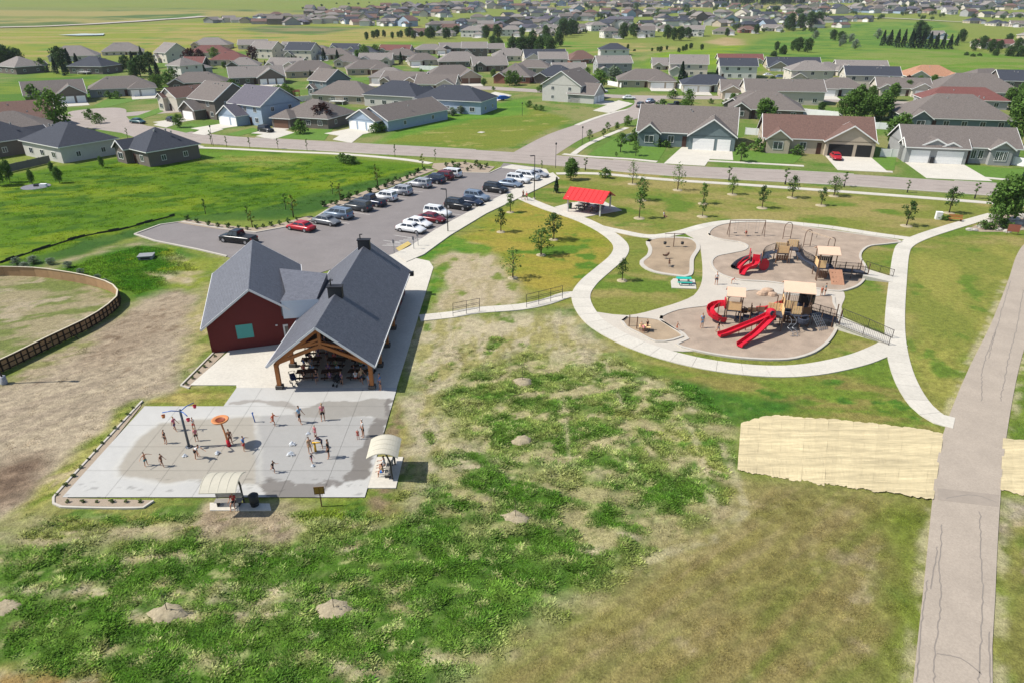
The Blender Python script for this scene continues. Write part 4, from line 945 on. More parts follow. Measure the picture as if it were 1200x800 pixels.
def tree_proto(name, kind, h, r, nleaf, lm, trunk_h, lumps=9, leaf=.2, seed=0):
    """builds crown + trunk meshes; returns (crown, trunk)"""
    rs = random.Random(seed); tb = MB(); pts = []
    if kind == 'spruce':
        tb.cyl((0, 0, 0), (0, 0, h*.9), .05*h**.8*.6, .01, 6)
        for k in range(nleaf):
            t = rs.random()**.75; z = trunk_h+(h-trunk_h)*t; rr = r*(1-t)**.85*(.55+.45*rs.random()); a = rs.random()*2*PI
            rr *= .8+.3*math.sin(a*5+int(t*9)); pts.append(((rr*math.cos(a), rr*math.sin(a), z-.12*rr), rs.uniform(.7, 1.3)))
    else:
        lp = []
        tips = []
        top = Vector((rs.uniform(-.1, .1)*h*.3, rs.uniform(-.1, .1)*h*.3, h*.86))
        tb.tube([(0, 0, 0), (top.x*.3, top.y*.3, h*.45), top], [.022*h+.015, .014*h+.01, .008], 6)
        for k in range(lumps):
            t = (k+.5)/lumps; z = trunk_h+(h-trunk_h)*(t**.8); env = math.sin(PI*min(1, .16+.84*t))**.6
            a = k*2.4+rs.uniform(-.4, .4); rr = r*env*rs.uniform(.45, .8) if t < .93 else 0
            c = Vector((rr*math.cos(a)+top.x*t, rr*math.sin(a)+top.y*t, z)); sz = r*rs.uniform(.36, .58)*(.75+.4*env); lp.append((c, sz))
            tb.tube([(top.x*t*.6, top.y*t*.6, max(trunk_h*.7, z-r*.7)), c*.6+Vector((0, 0, z*.36)), c], [.009*h, .006*h, .003*h], 5, False)
        per = nleaf//lumps
        for c, sz in lp:
            for _ in range(per):
                d = Vector((rs.gauss(0, 1), rs.gauss(0, 1), rs.gauss(0, .8))); d.normalize(); q = rs.random()**.45
                pts.append((tuple(c+d*sz*q), rs.uniform(.6, 1.3)))
    cm = leaf_mesh(name+'_crown', pts, leaf, lm); tm = tb.mesh(name+'_trunk', True); tm.materials.append(M_trunk)
    return cm, tm, h
T = {}
T['young0'] = tree_proto('y0', 'd', 3.9, 1.25, 520, L_dark, 1.2, 10, .15, 1)
T['young1'] = tree_proto('y1', 'd', 3.6, 1.0, 380, L_dark, 1.1, 8, .14, 2)
T['young2'] = tree_proto('y2', 'd', 3.2, .8, 300, L_mid, 1.1, 7, .13, 3)
T['young3'] = tree_proto('y3', 'd', 4.2, 1.5, 560, L_mid, 1.0, 11, .15, 4)
T['sparse'] = tree_proto('sp', 'd', 4.0, 1.35, 260, L_mid, .9, 9, .13, 5)
T['sap'] = tree_proto('sap', 'd', 2.6, .45, 110, L_yel, .7, 6, .12, 6)
T['sapg'] = tree_proto('sapg', 'd', 2.6, .4, 90, L_mid, .9, 5, .12, 16)
T['round'] = tree_proto('rd', 'd', 6.0, 2.4, 1900, L_mid, 1.2, 14, .26, 7)
T['round2'] = tree_proto('rd2', 'd', 7.5, 3.0, 2000, L_dark, 1.0, 16, .3, 8)
T['street'] = tree_proto('st', 'd', 4.2, 1.25, 420, L_mid, 1.1, 9, .18, 9)
T['spruce'] = tree_proto('spr', 'spruce', 7.0, 1.9, 900, L_spr, .3, 0, .3, 10)
T['juniper'] = tree_proto('jun', 'spruce', 4.0, 1.0, 420, L_spr, .1, 0, .24, 11)
T['silver'] = tree_proto('sil', 'd', 5.0, 2.3, 700, L_silver, .6, 11, .28, 12)
T['redtree'] = tree_proto('red', 'd', 5.5, 2.2, 800, L_red, .8, 11, .26, 13)
T['bush'] = tree_proto('bus', 'd', 1.3, .85, 200, L_shr, .05, 7, .16, 14)
T['bigbush'] = tree_proto('bb', 'd', 2.4, 1.6, 420, L_mid, .1, 9, .22, 15)
T['tiny'] = tree_proto('tn', 'd', .3, .26, 60, L_shr, .02, 4, .08, 17)
T['pot'] = tree_proto('pt', 'd', .8, .42, 90, L_dark, .05, 5, .13, 18)
T['bright'] = tree_proto('br', 'd', 7.0, 3.0, 1200, leafmat('leaf_bright', lin(110, 148, 56, .6)), .9, 14, .3, 19)
def forest(name, label, cat, group, kind, lst, sx=1.0):
    """trees too far off to count, joined"""
    cm, tm, h = T[kind]; n = len(cm.vertices); co = np.empty(n*3, np.float32); cm.vertices.foreach_get('co', co); co = co.reshape(-1, 3)[:(n//4//3)*4]
    out = []
    for px, py, hh in lst:
        p = Pt(px, py); s = hh/(800/p.length)/.95/h; a = random.random()*6.28; ca, sa = math.cos(a)*s*sx, math.sin(a)*s*sx
        out.append(np.stack([co[:, 0]*ca-co[:, 1]*sa+p.x, co[:, 0]*sa+co[:, 1]*ca+p.y, co[:, 2]*s+p.z], -1))
    V = np.concatenate(out).astype(np.float32); N_ = len(V)//4
    me = bpy.data.meshes.new(name); me.vertices.add(N_*4); me.vertices.foreach_set('co', V.ravel()); me.loops.add(N_*4); me.loops.foreach_set('vertex_index', np.arange(N_*4, dtype=np.int32))
    me.polygons.add(N_); me.polygons.foreach_set('loop_start', np.arange(0, N_*4, 4, dtype=np.int32)); me.update(); me.validate(); me.materials.append(cm.materials[0])
    tag(meshobj(name, me), label, cat, group, 'stuff')
def tree(kind, loc, label, group=None, s=1.0, name='tree', cat='tree', sxy=1.0):
    if kind in ('bigbush', 'silver', 'bush') and name == 'tree': name = cat = 'bush'
    cm, tm, h = T[kind]
    t = thing(name, label, cat, loc, random.random()*2*PI, group); t.scale = (s*sxy, s*sxy, s)
    meshobj('crown', cm, t); meshobj('trunk', tm, t); return t
def tree_px(kind, px, py, hpx, label, group=None, sxy=1.0, name='tree', cat='tree'):
    p = Pt(px, py); sc_ = 800/p.length*.95; return tree(kind, p, label, group, hpx/sc_/T[kind][2], name, cat, sxy)
def mulch_ring(p, r=.85, mt=None):
    mb = MB().lathe([(r, -.06), (r*.95, .03), (r*.5, .09), (0, .1)], 14); o = mb.build('mulch_ring', mt or mat('wood_chip_ring', alb(196, 182, 150), .97, .2, 8), None, True); o.location = p
    tag(o, kind='stuff')
lawnA = 'young trees on the lawn between the parking lot and the loop path'
for k, px, py, h, sx, lab in (('young2', 598, 249, 21, 1, 'slim young tree near the lot sidewalk and path junction'), ('young1', 587, 272, 27, .9, 'narrow dark young tree on the lawn beside the parked black cars'),
        ('young0', 649, 281, 30, 1.1, 'bushy dark tree on the lawn nearest the loop path bend'), ('young3', 634, 299, 31, 1.2, 'widest dark tree on the lawn between the lot and loop path'),
        ('sparse', 601, 326, 35, 1.15, 'thin see-through tree beside the straw patch and ramp walk'), ('young1', 729, 329, 27, .9, 'young tree on the lawn inside the loop path')):
    tree_px(k, px, py, h, lab, lawnA, sx); mulch_ring(P(px, py), .7)
lawnB = 'young trees scattered on the lawn above the playground'
tree_px('round', 669, 211, 21, 'full green tree on the lawn behind the red shelter', lawnB, 1.05)
tree_px('juniper', 652, 226, 17, 'small dark conical evergreen between the lot and the red shelter', lawnB, 1)
tree_px('bigbush', 709, 209, 10, 'low rounded bushy tree on the lawn near the street sidewalk', lawnB, 1)
for k, px, py, h, sx in (('sparse', 741, 216, 24, .8), ('young3', 752, 235, 24, .9), ('young2', 749, 256, 34, .7), ('sparse', 794, 223, 27, .9), ('young2', 824, 239, 22, .9), ('young2', 823, 254, 19, .9), ('young3', 858, 228, 19, .8), ('young1', 893, 244, 23, .9), ('young0', 928, 232, 22, .9), ('young3', 977, 230, 19, 1.1), ('young1', 962, 241, 18, .9), ('young1', 1062, 265, 24, 1), ('young1', 1112, 250, 24, 1)):
    tree_px(k, px, py, h, 'young leafy tree in a mulch ring on the lawn above the playground', lawnB, sx); mulch_ring(P(px, py), .95)
for px, py, h in ((854, 212, 15), (920, 216.5, 17), (989, 219.5, 15), (1063, 226, 12), (1142, 233, 15), (686, 200, 14), (635, 198, 9)):
    tree_px('sapg', px, py, h, 'spindly sapling with a dark guard on the park verge of the street', 'saplings on the street verge', 1.2)
    MB0().lathe([(.1, 0), (.1, .55), (.07, .55)], 8).build('tree_guard', M_black, bpy.data.objects[-1] if False else list(KIDS.values())[-1][0].parent)
for px, py, h in ((248, 170, 14), (266, 173, 11), (293, 174, 11), (326, 175, 11), (360, 177, 12), (463, 184, 13), (510, 188, 12), (150, 163, 10)):
    tree_px('sapg', px, py, h, 'thin bare-stemmed sapling on the verge beside the lush field', 'saplings along the field sidewalk', .8)
for px, py, h in ((344, 255, 25), (399, 236, 19), (442.6, 218, 20), (495, 196, 14), (296, 267, 18)):
    tree_px('sap', px, py, h, 'yellow-green sapling in the gravel bed behind the parked cars', 'saplings in the gravel beds', 1.2)
for px, py, h in ((241, 251, 16), (291, 259, 16), (335, 246, 18), (390, 228, 14), (440, 208, 14)):
    tree_px('sapg', px, py, h, 'slender sapling in the dark mown grass beside the parking lot', 'saplings in the mown grass', .9)
for i in range(27):
    p = g1[int(i/27*(len(g1)-1))]; s = random.choice((-.6, .5))
    tree('pot', p+LN*s*1.0+Vector((0, 0, .08)), 'small dark shrub in the gravel bed along the parked cars', 'shrubs in the parking lot gravel beds', random.uniform(.8, 1.2), 'shrub', 'shrub')
for px, py in ((220, 259), (231, 262), (245, 265), (256, 267), (268, 268), (280, 269), (290, 270), (300, 269), (309, 267), (318, 266), (328, 264), (338, 262), (348, 259)):
    tree('pot', P(px, py)+Vector((0, 0, .08)), 'small shrub in the gravel bed at the lot entrance bend', 'shrubs in the lower gravel bed', random.uniform(.6, 1.0), 'shrub', 'shrub')
for px, py in ((523, 196), (531, 194.5), (538, 197), (545, 193), (552, 198), (558, 195), (563, 199), (570, 197), (548, 201), (534, 200.5)):
    tree('pot', P(px, py)+Vector((0, 0, .08)), 'dark shrub in the gravel island at the lot driveway', 'shrubs in the gravel island', random.uniform(.8, 1.5), 'shrub', 'shrub')
for i in range(12):
    p = P(161, 479).lerp(P(73, 580), i/11); tree('tiny', p+Vector((-.35, 0, .05)), 'tiny green plant in the gravel strip along the splash pad', 'plants in the splash pad gravel strip', random.uniform(.45, .8), 'shrub', 'shrub')
for i in range(6): tree('tiny', P(80+i*17, 588.5)+Vector((0, 0, .05)), 'tiny green plant in the gravel strip along the splash pad', 'plants in the splash pad gravel strip', random.uniform(.45, .8), 'shrub', 'shrub')
for i in range(8): tree('tiny', P(264, 406).lerp(P(219, 451), i/7)+Vector((0, 0, .05)), 'tiny plant in the gravel strip below the red gable wall', 'plants beside the red wing', random.uniform(.6, 1.0), 'shrub', 'shrub')
# mulch mounds with bare saplings in the weed field
M_chip = mat('pink_wood_chips', alb(186, 172, 142), .97, .35, 5, .9)
for i, (px, py, s) in enumerate(((5, 712, 1.0), (196, 716, .9), (391, 713, 1.05), (604, 606, 1.0), (612, 446, .95), (612, 514, .8))):
    mb = MB(); n = 16
    for rr, z in ((1.0, -.2), (.8, .0), (.5, .1), (.2, .15)): 
        mb.v += [(rr*s*random.uniform(.85, 1.15)*(1+.18*math.sin(j*1.7+i))*math.cos(2*PI*j/n)*1.15, rr*s*(1+.15*math.cos(j*2.3+i))*math.sin(2*PI*j/n)*.85, z+random.uniform(-.05, .06)) for j in range(n)]
    mb.f = [(r_*n+j, r_*n+(j+1) % n, (r_+1)*n+(j+1) % n, (r_+1)*n+j) for r_ in range(3) for j in range(n)]+[tuple(range(3*n, 4*n))]
    o = mb.build('mulch_mound', M_chip, None, True); o.location = P(px, py)
    tag(o, ('low wood chip heap with dark weeds at the field edge below the dirt', 'bare low wood chip heap in the green band below the splash pad gravel', 'wood chip heap in the green band below the board sign', 'wide pale wood chip heap in the middle of the weeds', 'small wood chip heap where the weeds begin below the ramp walk', 'flat wood chip heap between the straw and the thick weeds')[i], 'mulch mound', 'wood chip mounds in the weedy field')
    if i in (2, 3, 4, 1):
        t = thing('sapling', 'thin nearly bare sapling rising from a wood chip heap', 'tree', P(px, py), 0, 'bare saplings in the weedy field')
        mb = MB().tube([(0, 0, 0), (.03, 0, .8), (-.02, .02, 1.7)], [.025, .02, .008], 5)
        for k in range(6): a = k*2.1; mb.tube([(0, 0, .7+k*.14), (.2*math.cos(a), .2*math.sin(a), .85+k*.17)], [.008, .004], 4, False)
        mb.build('trunk', M_trunk, t)
        pts = [((random.gauss(0, .16), random.gauss(0, .16), random.uniform(.8, 1.8)), random.uniform(.6, 1.1)) for _ in range(26)]
        meshobj('crown', leaf_mesh('sapling_crown', pts, .07, L_dark), t)
# ---------------------------------------------------------------- houses
def rmat(k):
    c = {'G': (128, 119, 113), 'D': (70, 74, 84), 'B': (126, 98, 88), 'T': (190, 142, 112), 'R': (132, 86, 80), 'L': (150, 142, 136), 'V': (112, 108, 118)}[k]
    return shingle('house_shingle_'+k, lin(*c, .66))
def wmat(k):
    c = {'W': (240, 236, 228), 'C': (230, 220, 204), 'T': (206, 190, 168), 'G': (178, 178, 176), 'K': (128, 118, 110), 'E': (124, 140, 142), 'U': (176, 194, 214), 'S': (220, 216, 208), 'R': (168, 112, 94)}[k]
    return mat('house_siding_'+k, lin(*c, .68), .8, .06, 1.0)
RN = {'G': 'grey-brown', 'D': 'dark slate', 'B': 'brown', 'T': 'orange-tan', 'R': 'red-brown', 'L': 'light grey', 'V': 'violet-grey'}
WN = {'W': 'white', 'C': 'cream', 'T': 'tan', 'G': 'grey', 'K': 'dark brown', 'E': 'teal-grey', 'U': 'pale blue', 'S': 'light grey', 'R': 'brick'}
M_fas = mat('white_fascia', (.72, .71, .68), .6, .04, 2); M_gar = mat('garage_door_white', (.8, .79, .76), .6, .05, 2); M_garb = mat('garage_door_brown', lin(140, 104, 84, .6), .6, .05, 2)
M_dark = mat('open_garage_dark', (.02, .02, .02), .9, .1, 2); M_door = mat('front_door', lin(90, 60, 50, .6), .6, .1, 2)
_W = {}
def window_mesh(w_, h_):
    k = (round(w_, 1), round(h_, 1))
    if k not in _W:
        f = MB(); t = .09
        f.box(-w_/2-t, w_/2+t, -.05, 0, h_/2, h_/2+t).box(-w_/2-t, w_/2+t, -.05, 0, -h_/2-t, -h_/2).box(-w_/2-t, -w_/2, -.05, 0, -h_/2, h_/2).box(w_/2, w_/2+t, -.05, 0, -h_/2, h_/2).box(-.03, .03, -.05, 0, -h_/2, h_/2)
        fm = f.mesh('window'); fm.materials.append(M_fas); pm = MB().box(-w_/2, w_/2, -.025, -.01, -h_/2, h_/2).mesh('pane'); pm.materials.append(M_glass); _W[k] = (fm, pm)
    return _W[k]
_GD = {}
def garage_mesh(w_, h_=2.2):
    k = (round(w_, 1), h_)
    if k not in _GD:
        g = MB()
        for r in range(4):
            z = r*h_/4; g.box(-w_/2, w_/2, -.05, -.01, z+.02, z+h_/4-.02)
        g.box(-w_/2, w_/2, -.02, .01, 0, h_); m = g.mesh('garage_door'); m.materials.append(M_gar); _GD[k] = m
    return _GD[k]
def roof_block(rf, fs, wl, x0, x1, y0, y1, h, kind, pitch=.5, oh=.5):
    w_, d_ = x1-x0, y1-y0; X0, X1, Y0, Y1 = x0-oh, x1+oh, y0-oh, y1+oh; ze = h-oh*pitch*.3; th = .18
    if kind == 'hip':
        W_, D_ = X1-X0, Y1-Y0; s = min(W_, D_)/2; zr = ze+s*pitch
        if W_ >= D_: a, b = (X0+s, (Y0+Y1)/2, zr), (X1-s, (Y0+Y1)/2, zr)
        else: a, b = ((X0+X1)/2, Y0+s, zr), ((X0+X1)/2, Y1-s, zr)
        v = [(X0, Y0, ze), (X1, Y0, ze), (X1, Y1, ze), (X0, Y1, ze), a, b]
        if W_ >= D_: f = [(0, 1, 5, 4), (1, 2, 5), (2, 3, 4, 5), (3, 0, 4)]
        else: f = [(0, 1, 4), (1, 2, 5, 4), (2, 3, 5), (3, 0, 4, 5)]
        rf.add(v, f); rf.add([(X0, Y0, ze-th), (X1, Y0, ze-th), (X1, Y1, ze-th), (X0, Y1, ze-th)], [(3, 2, 1, 0)])
        fs.add([q for z in (ze, ze-th) for q in ((X0-.01, Y0-.01, z), (X1+.01, Y0-.01, z), (X1+.01, Y1+.01, z), (X0-.01, Y1+.01, z))], [(0, 4, 5, 1), (1, 5, 6, 2), (2, 6, 7, 3), (3, 7, 4, 0)])
        top = None
    else:
        ax = kind[-1]
        span = (Y1-Y0) if ax == 'x' else (X1-X0); zr = ze+span/2*pitch
        def tr(u, v_, z): return (u, v_, z) if ax == 'x' else (v_, u, z)
        U0, U1, A0, A1 = (X0, X1, Y0, Y1) if ax == 'x' else (Y0, Y1, X0, X1); m = (A0+A1)/2
        for A in (A0, A1):
            v = [tr(U0, A, ze), tr(U1, A, ze), tr(U1, m, zr), tr(U0, m, zr)]
            lo = [(q[0], q[1], q[2]-th) for q in v]; rf.add(v+lo, [(0, 1, 2, 3), (7, 6, 5, 4)])
            fs.add([tr(U0, A, ze+.005), tr(U1, A, ze+.005), tr(U1, A, ze-th), tr(U0, A, ze-th)], [(0, 1, 2, 3)])
            for U, e in ((U0, -.02), (U1, .02)):
                fs.add([tr(U+e, A, ze+.03), tr(U+e, m, zr+.03), tr(U+e, m, zr-th-.06), tr(U+e, A, ze-th-.06)], [(0, 1, 2, 3)])
                fs.add([tr(U+e, A, ze+.03), tr(U+e, m, zr+.03), tr(U-e*4, m, zr+.03), tr(U-e*4, A, ze+.03)], [(0, 1, 2, 3)])
        a0, a1 = (y0, y1) if ax == 'x' else (x0, x1); u0, u1 = (x0, x1) if ax == 'x' else (y0, y1); zt = zr-th
        for u in (u0, u1): wl.add([tr(u, a0, h-.2), tr(u, a1, h-.2), tr(u, (a0+a1)/2, zt)], [(0, 1, 2)])
    wl.add([(x0, y0, -.4), (x1, y0, -.4), (x1, y1, -.4), (x0, y1, -.4), (x0, y0, h), (x1, y0, h), (x1, y1, h), (x0, y1, h)], [(0, 1, 5, 4), (1, 2, 6, 5), (2, 3, 7, 6), (3, 0, 4, 7)])
    return zr
HN = [0]
def place_window(root, wall, x, y, z, face, w_, h_):
    """face: f,b,l,r of the house"""
    rz = {'f': 0, 'r': PI/2, 'b': PI, 'l': -PI/2}[face]; off = .02
    fm, pm = window_mesh(w_, h_); o = meshobj('window', fm, root)
    d = {'f': (0, -off), 'r': (off, 0), 'b': (0, off), 'l': (-off, 0)}[face]
    o.location = (x+d[0], y+d[1], z); o.rotation_euler = (0, 0, rz); meshobj('pane', pm, o); return o
def row_windows(root, x0, x1, y, z, face, n, w_=1.3, h_=1.2):
    for k in range(n):
        q = x0+(x1-x0)*(k+.5)/n
        if face in 'fb': place_window(root, None, q, y, z, face, w_, h_)
        else: place_window(root, None, y, q, z, face, w_, h_)
def house(label, loc, rz, W=20, D=10, h=2.9, roof='hip', rc='G', wc='T', gar='r', gw=7.2, gd=4.0, groof=None, doors=(2.7, 4.9), dmat=None, bay=None, st=1, deck=False, wc2=None, group=None, pitch=.5, cat='house', vents=True, opened=False, driveway=True, rearwin=True, dl=9.5):
    """origin: middle of the front wall of the main block; garage wing in front of it on side gar"""
    HN[0] += 1; D = D*1.16 if cat == 'house' else D; pitch = pitch*1.2; W = W*.95
    if bay is None and gar is None and cat == 'house' and HN[0] % 3: bay = min(5.2, W*.35)
    t = thing('house', label, cat, loc, rz, group)
    rf, fs, wl = MB(), MB(), MB(); H_ = h if st == 1 else h+2.6
    zr = roof_block(rf, fs, wl, -W/2, W/2, 0, D, H_, roof, pitch)
    gx = None; groof = groof or ('hip' if roof == 'hip' else 'gy'); rf2 = MB(); rf3 = MB()
    if gar:
        gx = (W/2-gw/2) if gar == 'r' else (-W/2+gw/2); hh = h-.05
        roof_block(rf2, fs, wl, gx-gw/2, gx+gw/2, -gd, 3.0+gd*.3, hh, groof, pitch+.02)
    if bay:
        bx = (-W/2+bay/2+.6) if gar != 'l' else (W/2-bay/2-.6)
        roof_block(rf3, fs, wl, bx-bay/2, bx+bay/2, -1.4, 2.6, h-.08, 'gy', pitch+.1)
        row_windows(t, bx-bay/2+.3, bx+bay/2-.3, -1.42, 1.55, 'f', 1, min(bay*.5, 2.0), 1.3)
    wo = wl.build('wall', wmat(wc), t); ro = rf.build('roof', rmat(rc), t); fs.build('fascia', M_fas, ro)
    if rf2.v: rf2.build('wing_roof', rmat(rc), t)
    if rf3.v: rf3.build('bay_roof', rmat(rc), t)
    if vents:
        v = MB()
        for k in range(3):
            x = random.uniform(-W*.3, W*.3); q = D/2+random.choice((-1, 1))*random.uniform(.8, 1.8); z = zr-abs(q-D/2)*pitch
            v.box(x-.14, x+.14, q-.14, q+.14, z-.15, z+.28)
            w_ = v.build('roof_vent', mat('vent_metal', (.3, .29, .28), .6, .1, 3), ro); v = MB()
    if gar and doors:
        tot = sum(doors)+.7*(len(doors)-1); x = gx-tot/2
        for dw in doors:
            if opened:
                MB().box(x, x+dw, -gd-.012, -gd-.004, 0, 2.25).build('garage_opening', M_dark, t)  # near-black sheet on the wall paints the shade inside an open garage
            else:
                o = meshobj('garage_door', garage_mesh(dw), t); o.location = (x+dw/2, -gd-.012, .02)
                if dmat: setmat(o, dmat)
            x += dw+.7
        if driveway:
            d = MB().box(gx-gw/2+.3, gx+gw/2-.3, -gd-dl, -gd, -.3, .075); ob = d.build('driveway', M_conc); tag(ob, kind='structure'); ob.location = loc; ob.rotation_euler = (0, 0, rz)
    # windows and doors on the main block
    f0, f1 = -W/2+.6, W/2-.6
    if gar == 'r': f1 = gx-gw/2-.3
    if gar == 'l': f0 = gx+gw/2+.3
    if bay:
        if gar != 'l': f0 += bay+.4
        else: f1 -= bay+.4
    if f1-f0 > 2.4:
        o = MB().box(-.5, .5, -.06, -.01, .02, 2.15).build('front_door', M_door, t); o.location = (f1-.8 if gar == 'r' else f0+.8, 0, 0)
        if f1-f0 > 4: row_windows(t, f0 if gar == 'r' else f0+1.6, f1-1.6 if gar == 'r' else f1, 0, 1.5, 'f', max(1, int((f1-f0)/4.5)))
    if st == 2:
        row_windows(t, -W/2+.6, W/2-.6, 0, h+1.4, 'f', max(2, int(W/4.5)), 1.2, 1.2)
        row_windows(t, .8, D-.8, W/2, h+1.4, 'r', 2, 1.0, 1.1); row_windows(t, .8, D-.8, -W/2, h+1.4, 'l', 2, 1.0, 1.1)
        row_windows(t, -W/2+.6, W/2-.6, D, h+1.4, 'b', max(2, int(W/5)), 1.2, 1.2)
    row_windows(t, .8, D-.8, W/2, 1.5, 'r', 2, .9, 1.0); row_windows(t, .8, D-.8, -W/2, 1.5, 'l', 2, .9, 1.0)
    if rearwin: row_windows(t, -W/2+.8, W/2-.8, D, 1.5, 'b', max(2, int(W/4.5)), 1.5, 1.2)
    if deck:
        dk = MB().box(-2.5, 2.5, D+.02, D+2.8, 1.0, 1.12).build('deck', mat('deck_white', (.6, .59, .56), .7, .08, 2), t)
        r_ = MB().box(-2.5, 2.5, D+2.72, D+2.8, 1.95, 2.02)
        for k in range(11): r_.box(-2.5+k*.5-.03, -2.5+k*.5+.03, D+2.72, D+2.8, 1.12, 1.95)
        r_.build('railing', MATS['deck_white'], dk)
        for x in (-2.4, 2.4): MB().box(x-.08, x+.08, D+2.6, D+2.76, -.3, 1.0).build('deck_post', MATS['deck_white'], dk)
    return t
def hp(px, py, rot, label, **k): return house(label, Pt(px, py), R(rot), **k)
# --- the three houses facing the park
def house_tan_gables():
    t = hp(956, 181, -13, 'tan house with brown roof, four white-trimmed front gables and open garages', W=25, D=11.5, roof='gx', rc='B', wc='T', gar='r', gw=10.4, gd=1.6, groof='gy', doors=(5.2, 3.2), opened=True, bay=5.0, pitch=.42, group=None, dl=15)
    return t
def house_white_garages():
    t = thing('house', 'grey house with broad roof, three white garage doors and decorative gables', 'house', P(1122, 191), R(-12.5))
    rf, fs, wl = MB(), MB(), MB()
    roof_block(rf, fs, wl, -13, 13, 0, 12.5, 2.9, 'gx', .42); roof_block(rf, fs, wl, -13, .8, -2.2, 3, 2.85, 'gx', .42)
    r2 = MB(); roof_block(r2, fs, wl, 6.2, 11.0, -1.3, 4, 2.85, 'gy', .48)
    r3 = MB(); r4 = MB(); roof_block(r3, fs, wl, -9.8, -3.2, -1.8, 5, 3.0, 'gy', .36, .2); roof_block(r4, fs, wl, -5.2, -.6, -2.0, 4, 2.92, 'gy', .36, .2); r3.build('wing_roof', rmat('G'), t); r4.build('wing_roof', rmat('G'), t)
    wl.build('wall', wmat('G'), t); ro = rf.build('roof', rmat('G'), t); fs.build('fascia', M_fas, ro); r2.build('wing_roof', rmat('G'), t)
    for x, w_ in ((-9.7, 4.3), (-3.0, 6.0)):
        o = meshobj('garage_door', garage_mesh(w_), t); o.location = (x, -2.215, .02)
    MB().box(-7.2, -6.4, -2.6, -2.2, 0, 1.1).build('wheelie_bin', M_black, t)
    for x in (7.7, 8.6, 9.5): place_window(t, None, x, -1.32, 1.6, 'f', .7, 1.5)
    for x in (3.0, 4.6): place_window(t, None, x, 0, 1.6, 'f', 1.0, 1.4)
    MB().box(1.2, 2.2, -.06, -.01, .02, 2.15).build('front_door', M_door, t)
    for k in range(5): MB().box(-6+k*3-.15, -6+k*3+.15, 7.5, 7.8, 4.9, 5.5).build('roof_vent', MATS['vent_metal'], ro)
    o = struct(MB().box(-11.2, .6, -17.5, -2.2, -.3, .075), 'driveway', M_conc); o.location = t.location; o.rotation_euler = t.rotation_euler
    return t
_r2 = house_tan_gables(); _r2.scale = (1, 1, 1.2)
_r1 = house_white_garages(); _r1.scale = (.88, .95, 1.22)
_r3 = hp(802, 173, -15, 'teal-grey house with pale trim and three front gables at the street corner', W=24, D=13, roof='gx', rc='G', wc='E', gar='r', gw=10.5, gd=2.6, groof='gy', doors=(4.9, 3.0), bay=4.6, pitch=.46, dl=10); _r3.scale = (1, 1, 1.2)
def L(**k): return k
# --- left corner houses (seen from behind and the side)
hp(118, 176, 148, 'dark slate hip house with cream walkout rear beside the lush field', W=17, D=11, h=3.6, roof='hip', rc='D', wc='S', gar=None, pitch=.45, driveway=False)
hp(160, 192, -37, 'dark-walled hip-roofed garage wing house beside the field corner', W=12.5, D=10, h=3.3, roof='hip', rc='D', wc='K', gar=None, pitch=.5, driveway=False)  # dark siding colour stands in for shade on the side away from the sun
hp(38, 172, 148, 'dark slate house with a white rear deck behind a low fence', W=16, D=11, h=3.5, roof='hip', rc='D', wc='K', gar=None, deck=True, pitch=.45)
hp(20, 153, 30, 'brown-roofed house behind the leafy corner tree', W=20, D=12, roof='gx', rc='B', wc='K', gar=None, pitch=.45)
hp(18, 168, 30, 'grey-roofed house between the brown roof and the slate roofs', W=17, D=12, roof='hip', rc='G', wc='K', gar=None, pitch=.45)
hp(68, 121, 33, 'brown-walled house with front gable and two white garage doors by the bend', W=19, D=11, roof='gx', rc='G', wc='K', gar='r', gw=9, gd=3, doors=(4.6, 2.7), pitch=.5)
hp(146, 113, 28, 'grey hip house with white piers and one open garage by the bend', W=23, D=11, roof='hip', rc='G', wc='G', gar='r', gw=9, gd=3, doors=(2.7, 4.6), pitch=.45)
hp(44, 84, 150, 'dark brick hip house at the foot of the prairie', W=18, D=12, h=3.4, roof='hip', rc='L', wc='K', gar=None, pitch=.45)
hp(86, 72, 20, 'long light grey hip house below the prairie pond', W=26, D=14, roof='hip', rc='L', wc='S', gar=None, pitch=.5)
hp(125, 84, 170, 'blue-slate hip house with a long white balcony', W=19, D=12, h=3.6, roof='hip', rc='D', wc='K', gar=None, deck=True, pitch=.45)
hp(145, 66, 25, 'grey house with dark open garages below the prairie', W=25, D=13, roof='hip', rc='L', wc='C', gar='r', gw=9, doors=(4.6, 2.7), opened=True, pitch=.5)
hp(190, 74, -40, 'tall grey gabled house with a cream flank', W=14, D=12, roof='gx', rc='L', wc='C', gar=None, st=2, pitch=.55)
hp(206, 92, -30, 'white walkout house with a rear balcony among dark shrubs', W=10, D=10, roof='hip', rc='L', wc='W', gar=None, st=2, deck=False, pitch=.45)
hp(220, 88, -20, 'low hip-roofed wing beside the white walkout house', W=12, D=9, roof='hip', rc='L', wc='G', gar=None, pitch=.4)
hp(246, 58, 5, 'long grey hip house against the prairie edge', W=26, D=13, roof='hip', rc='L', wc='T', gar=None, pitch=.45)
hp(246, 68, 10, 'wide red-brown roofed house behind the dark red tree', W=26, D=12, roof='hip', rc='R', wc='C', gar=None, pitch=.45)
hp(268, 77, 8, 'red-brown roofed house with cream garage wing', W=20, D=12, roof='hip', rc='R', wc='C', gar='r', gw=7, doors=(4.6,), pitch=.45)
hp(226, 82, 0, 'small red-brown roofed house between grey roofs', W=11, D=9, roof='gx', rc='R', wc='K', gar=None, pitch=.45)
hp(307, 69, -20, 'two-storey cream house with light grey gable roof at the prairie edge', W=17, D=11, roof='gx', rc='L', wc='C', gar=None, st=2, pitch=.5)
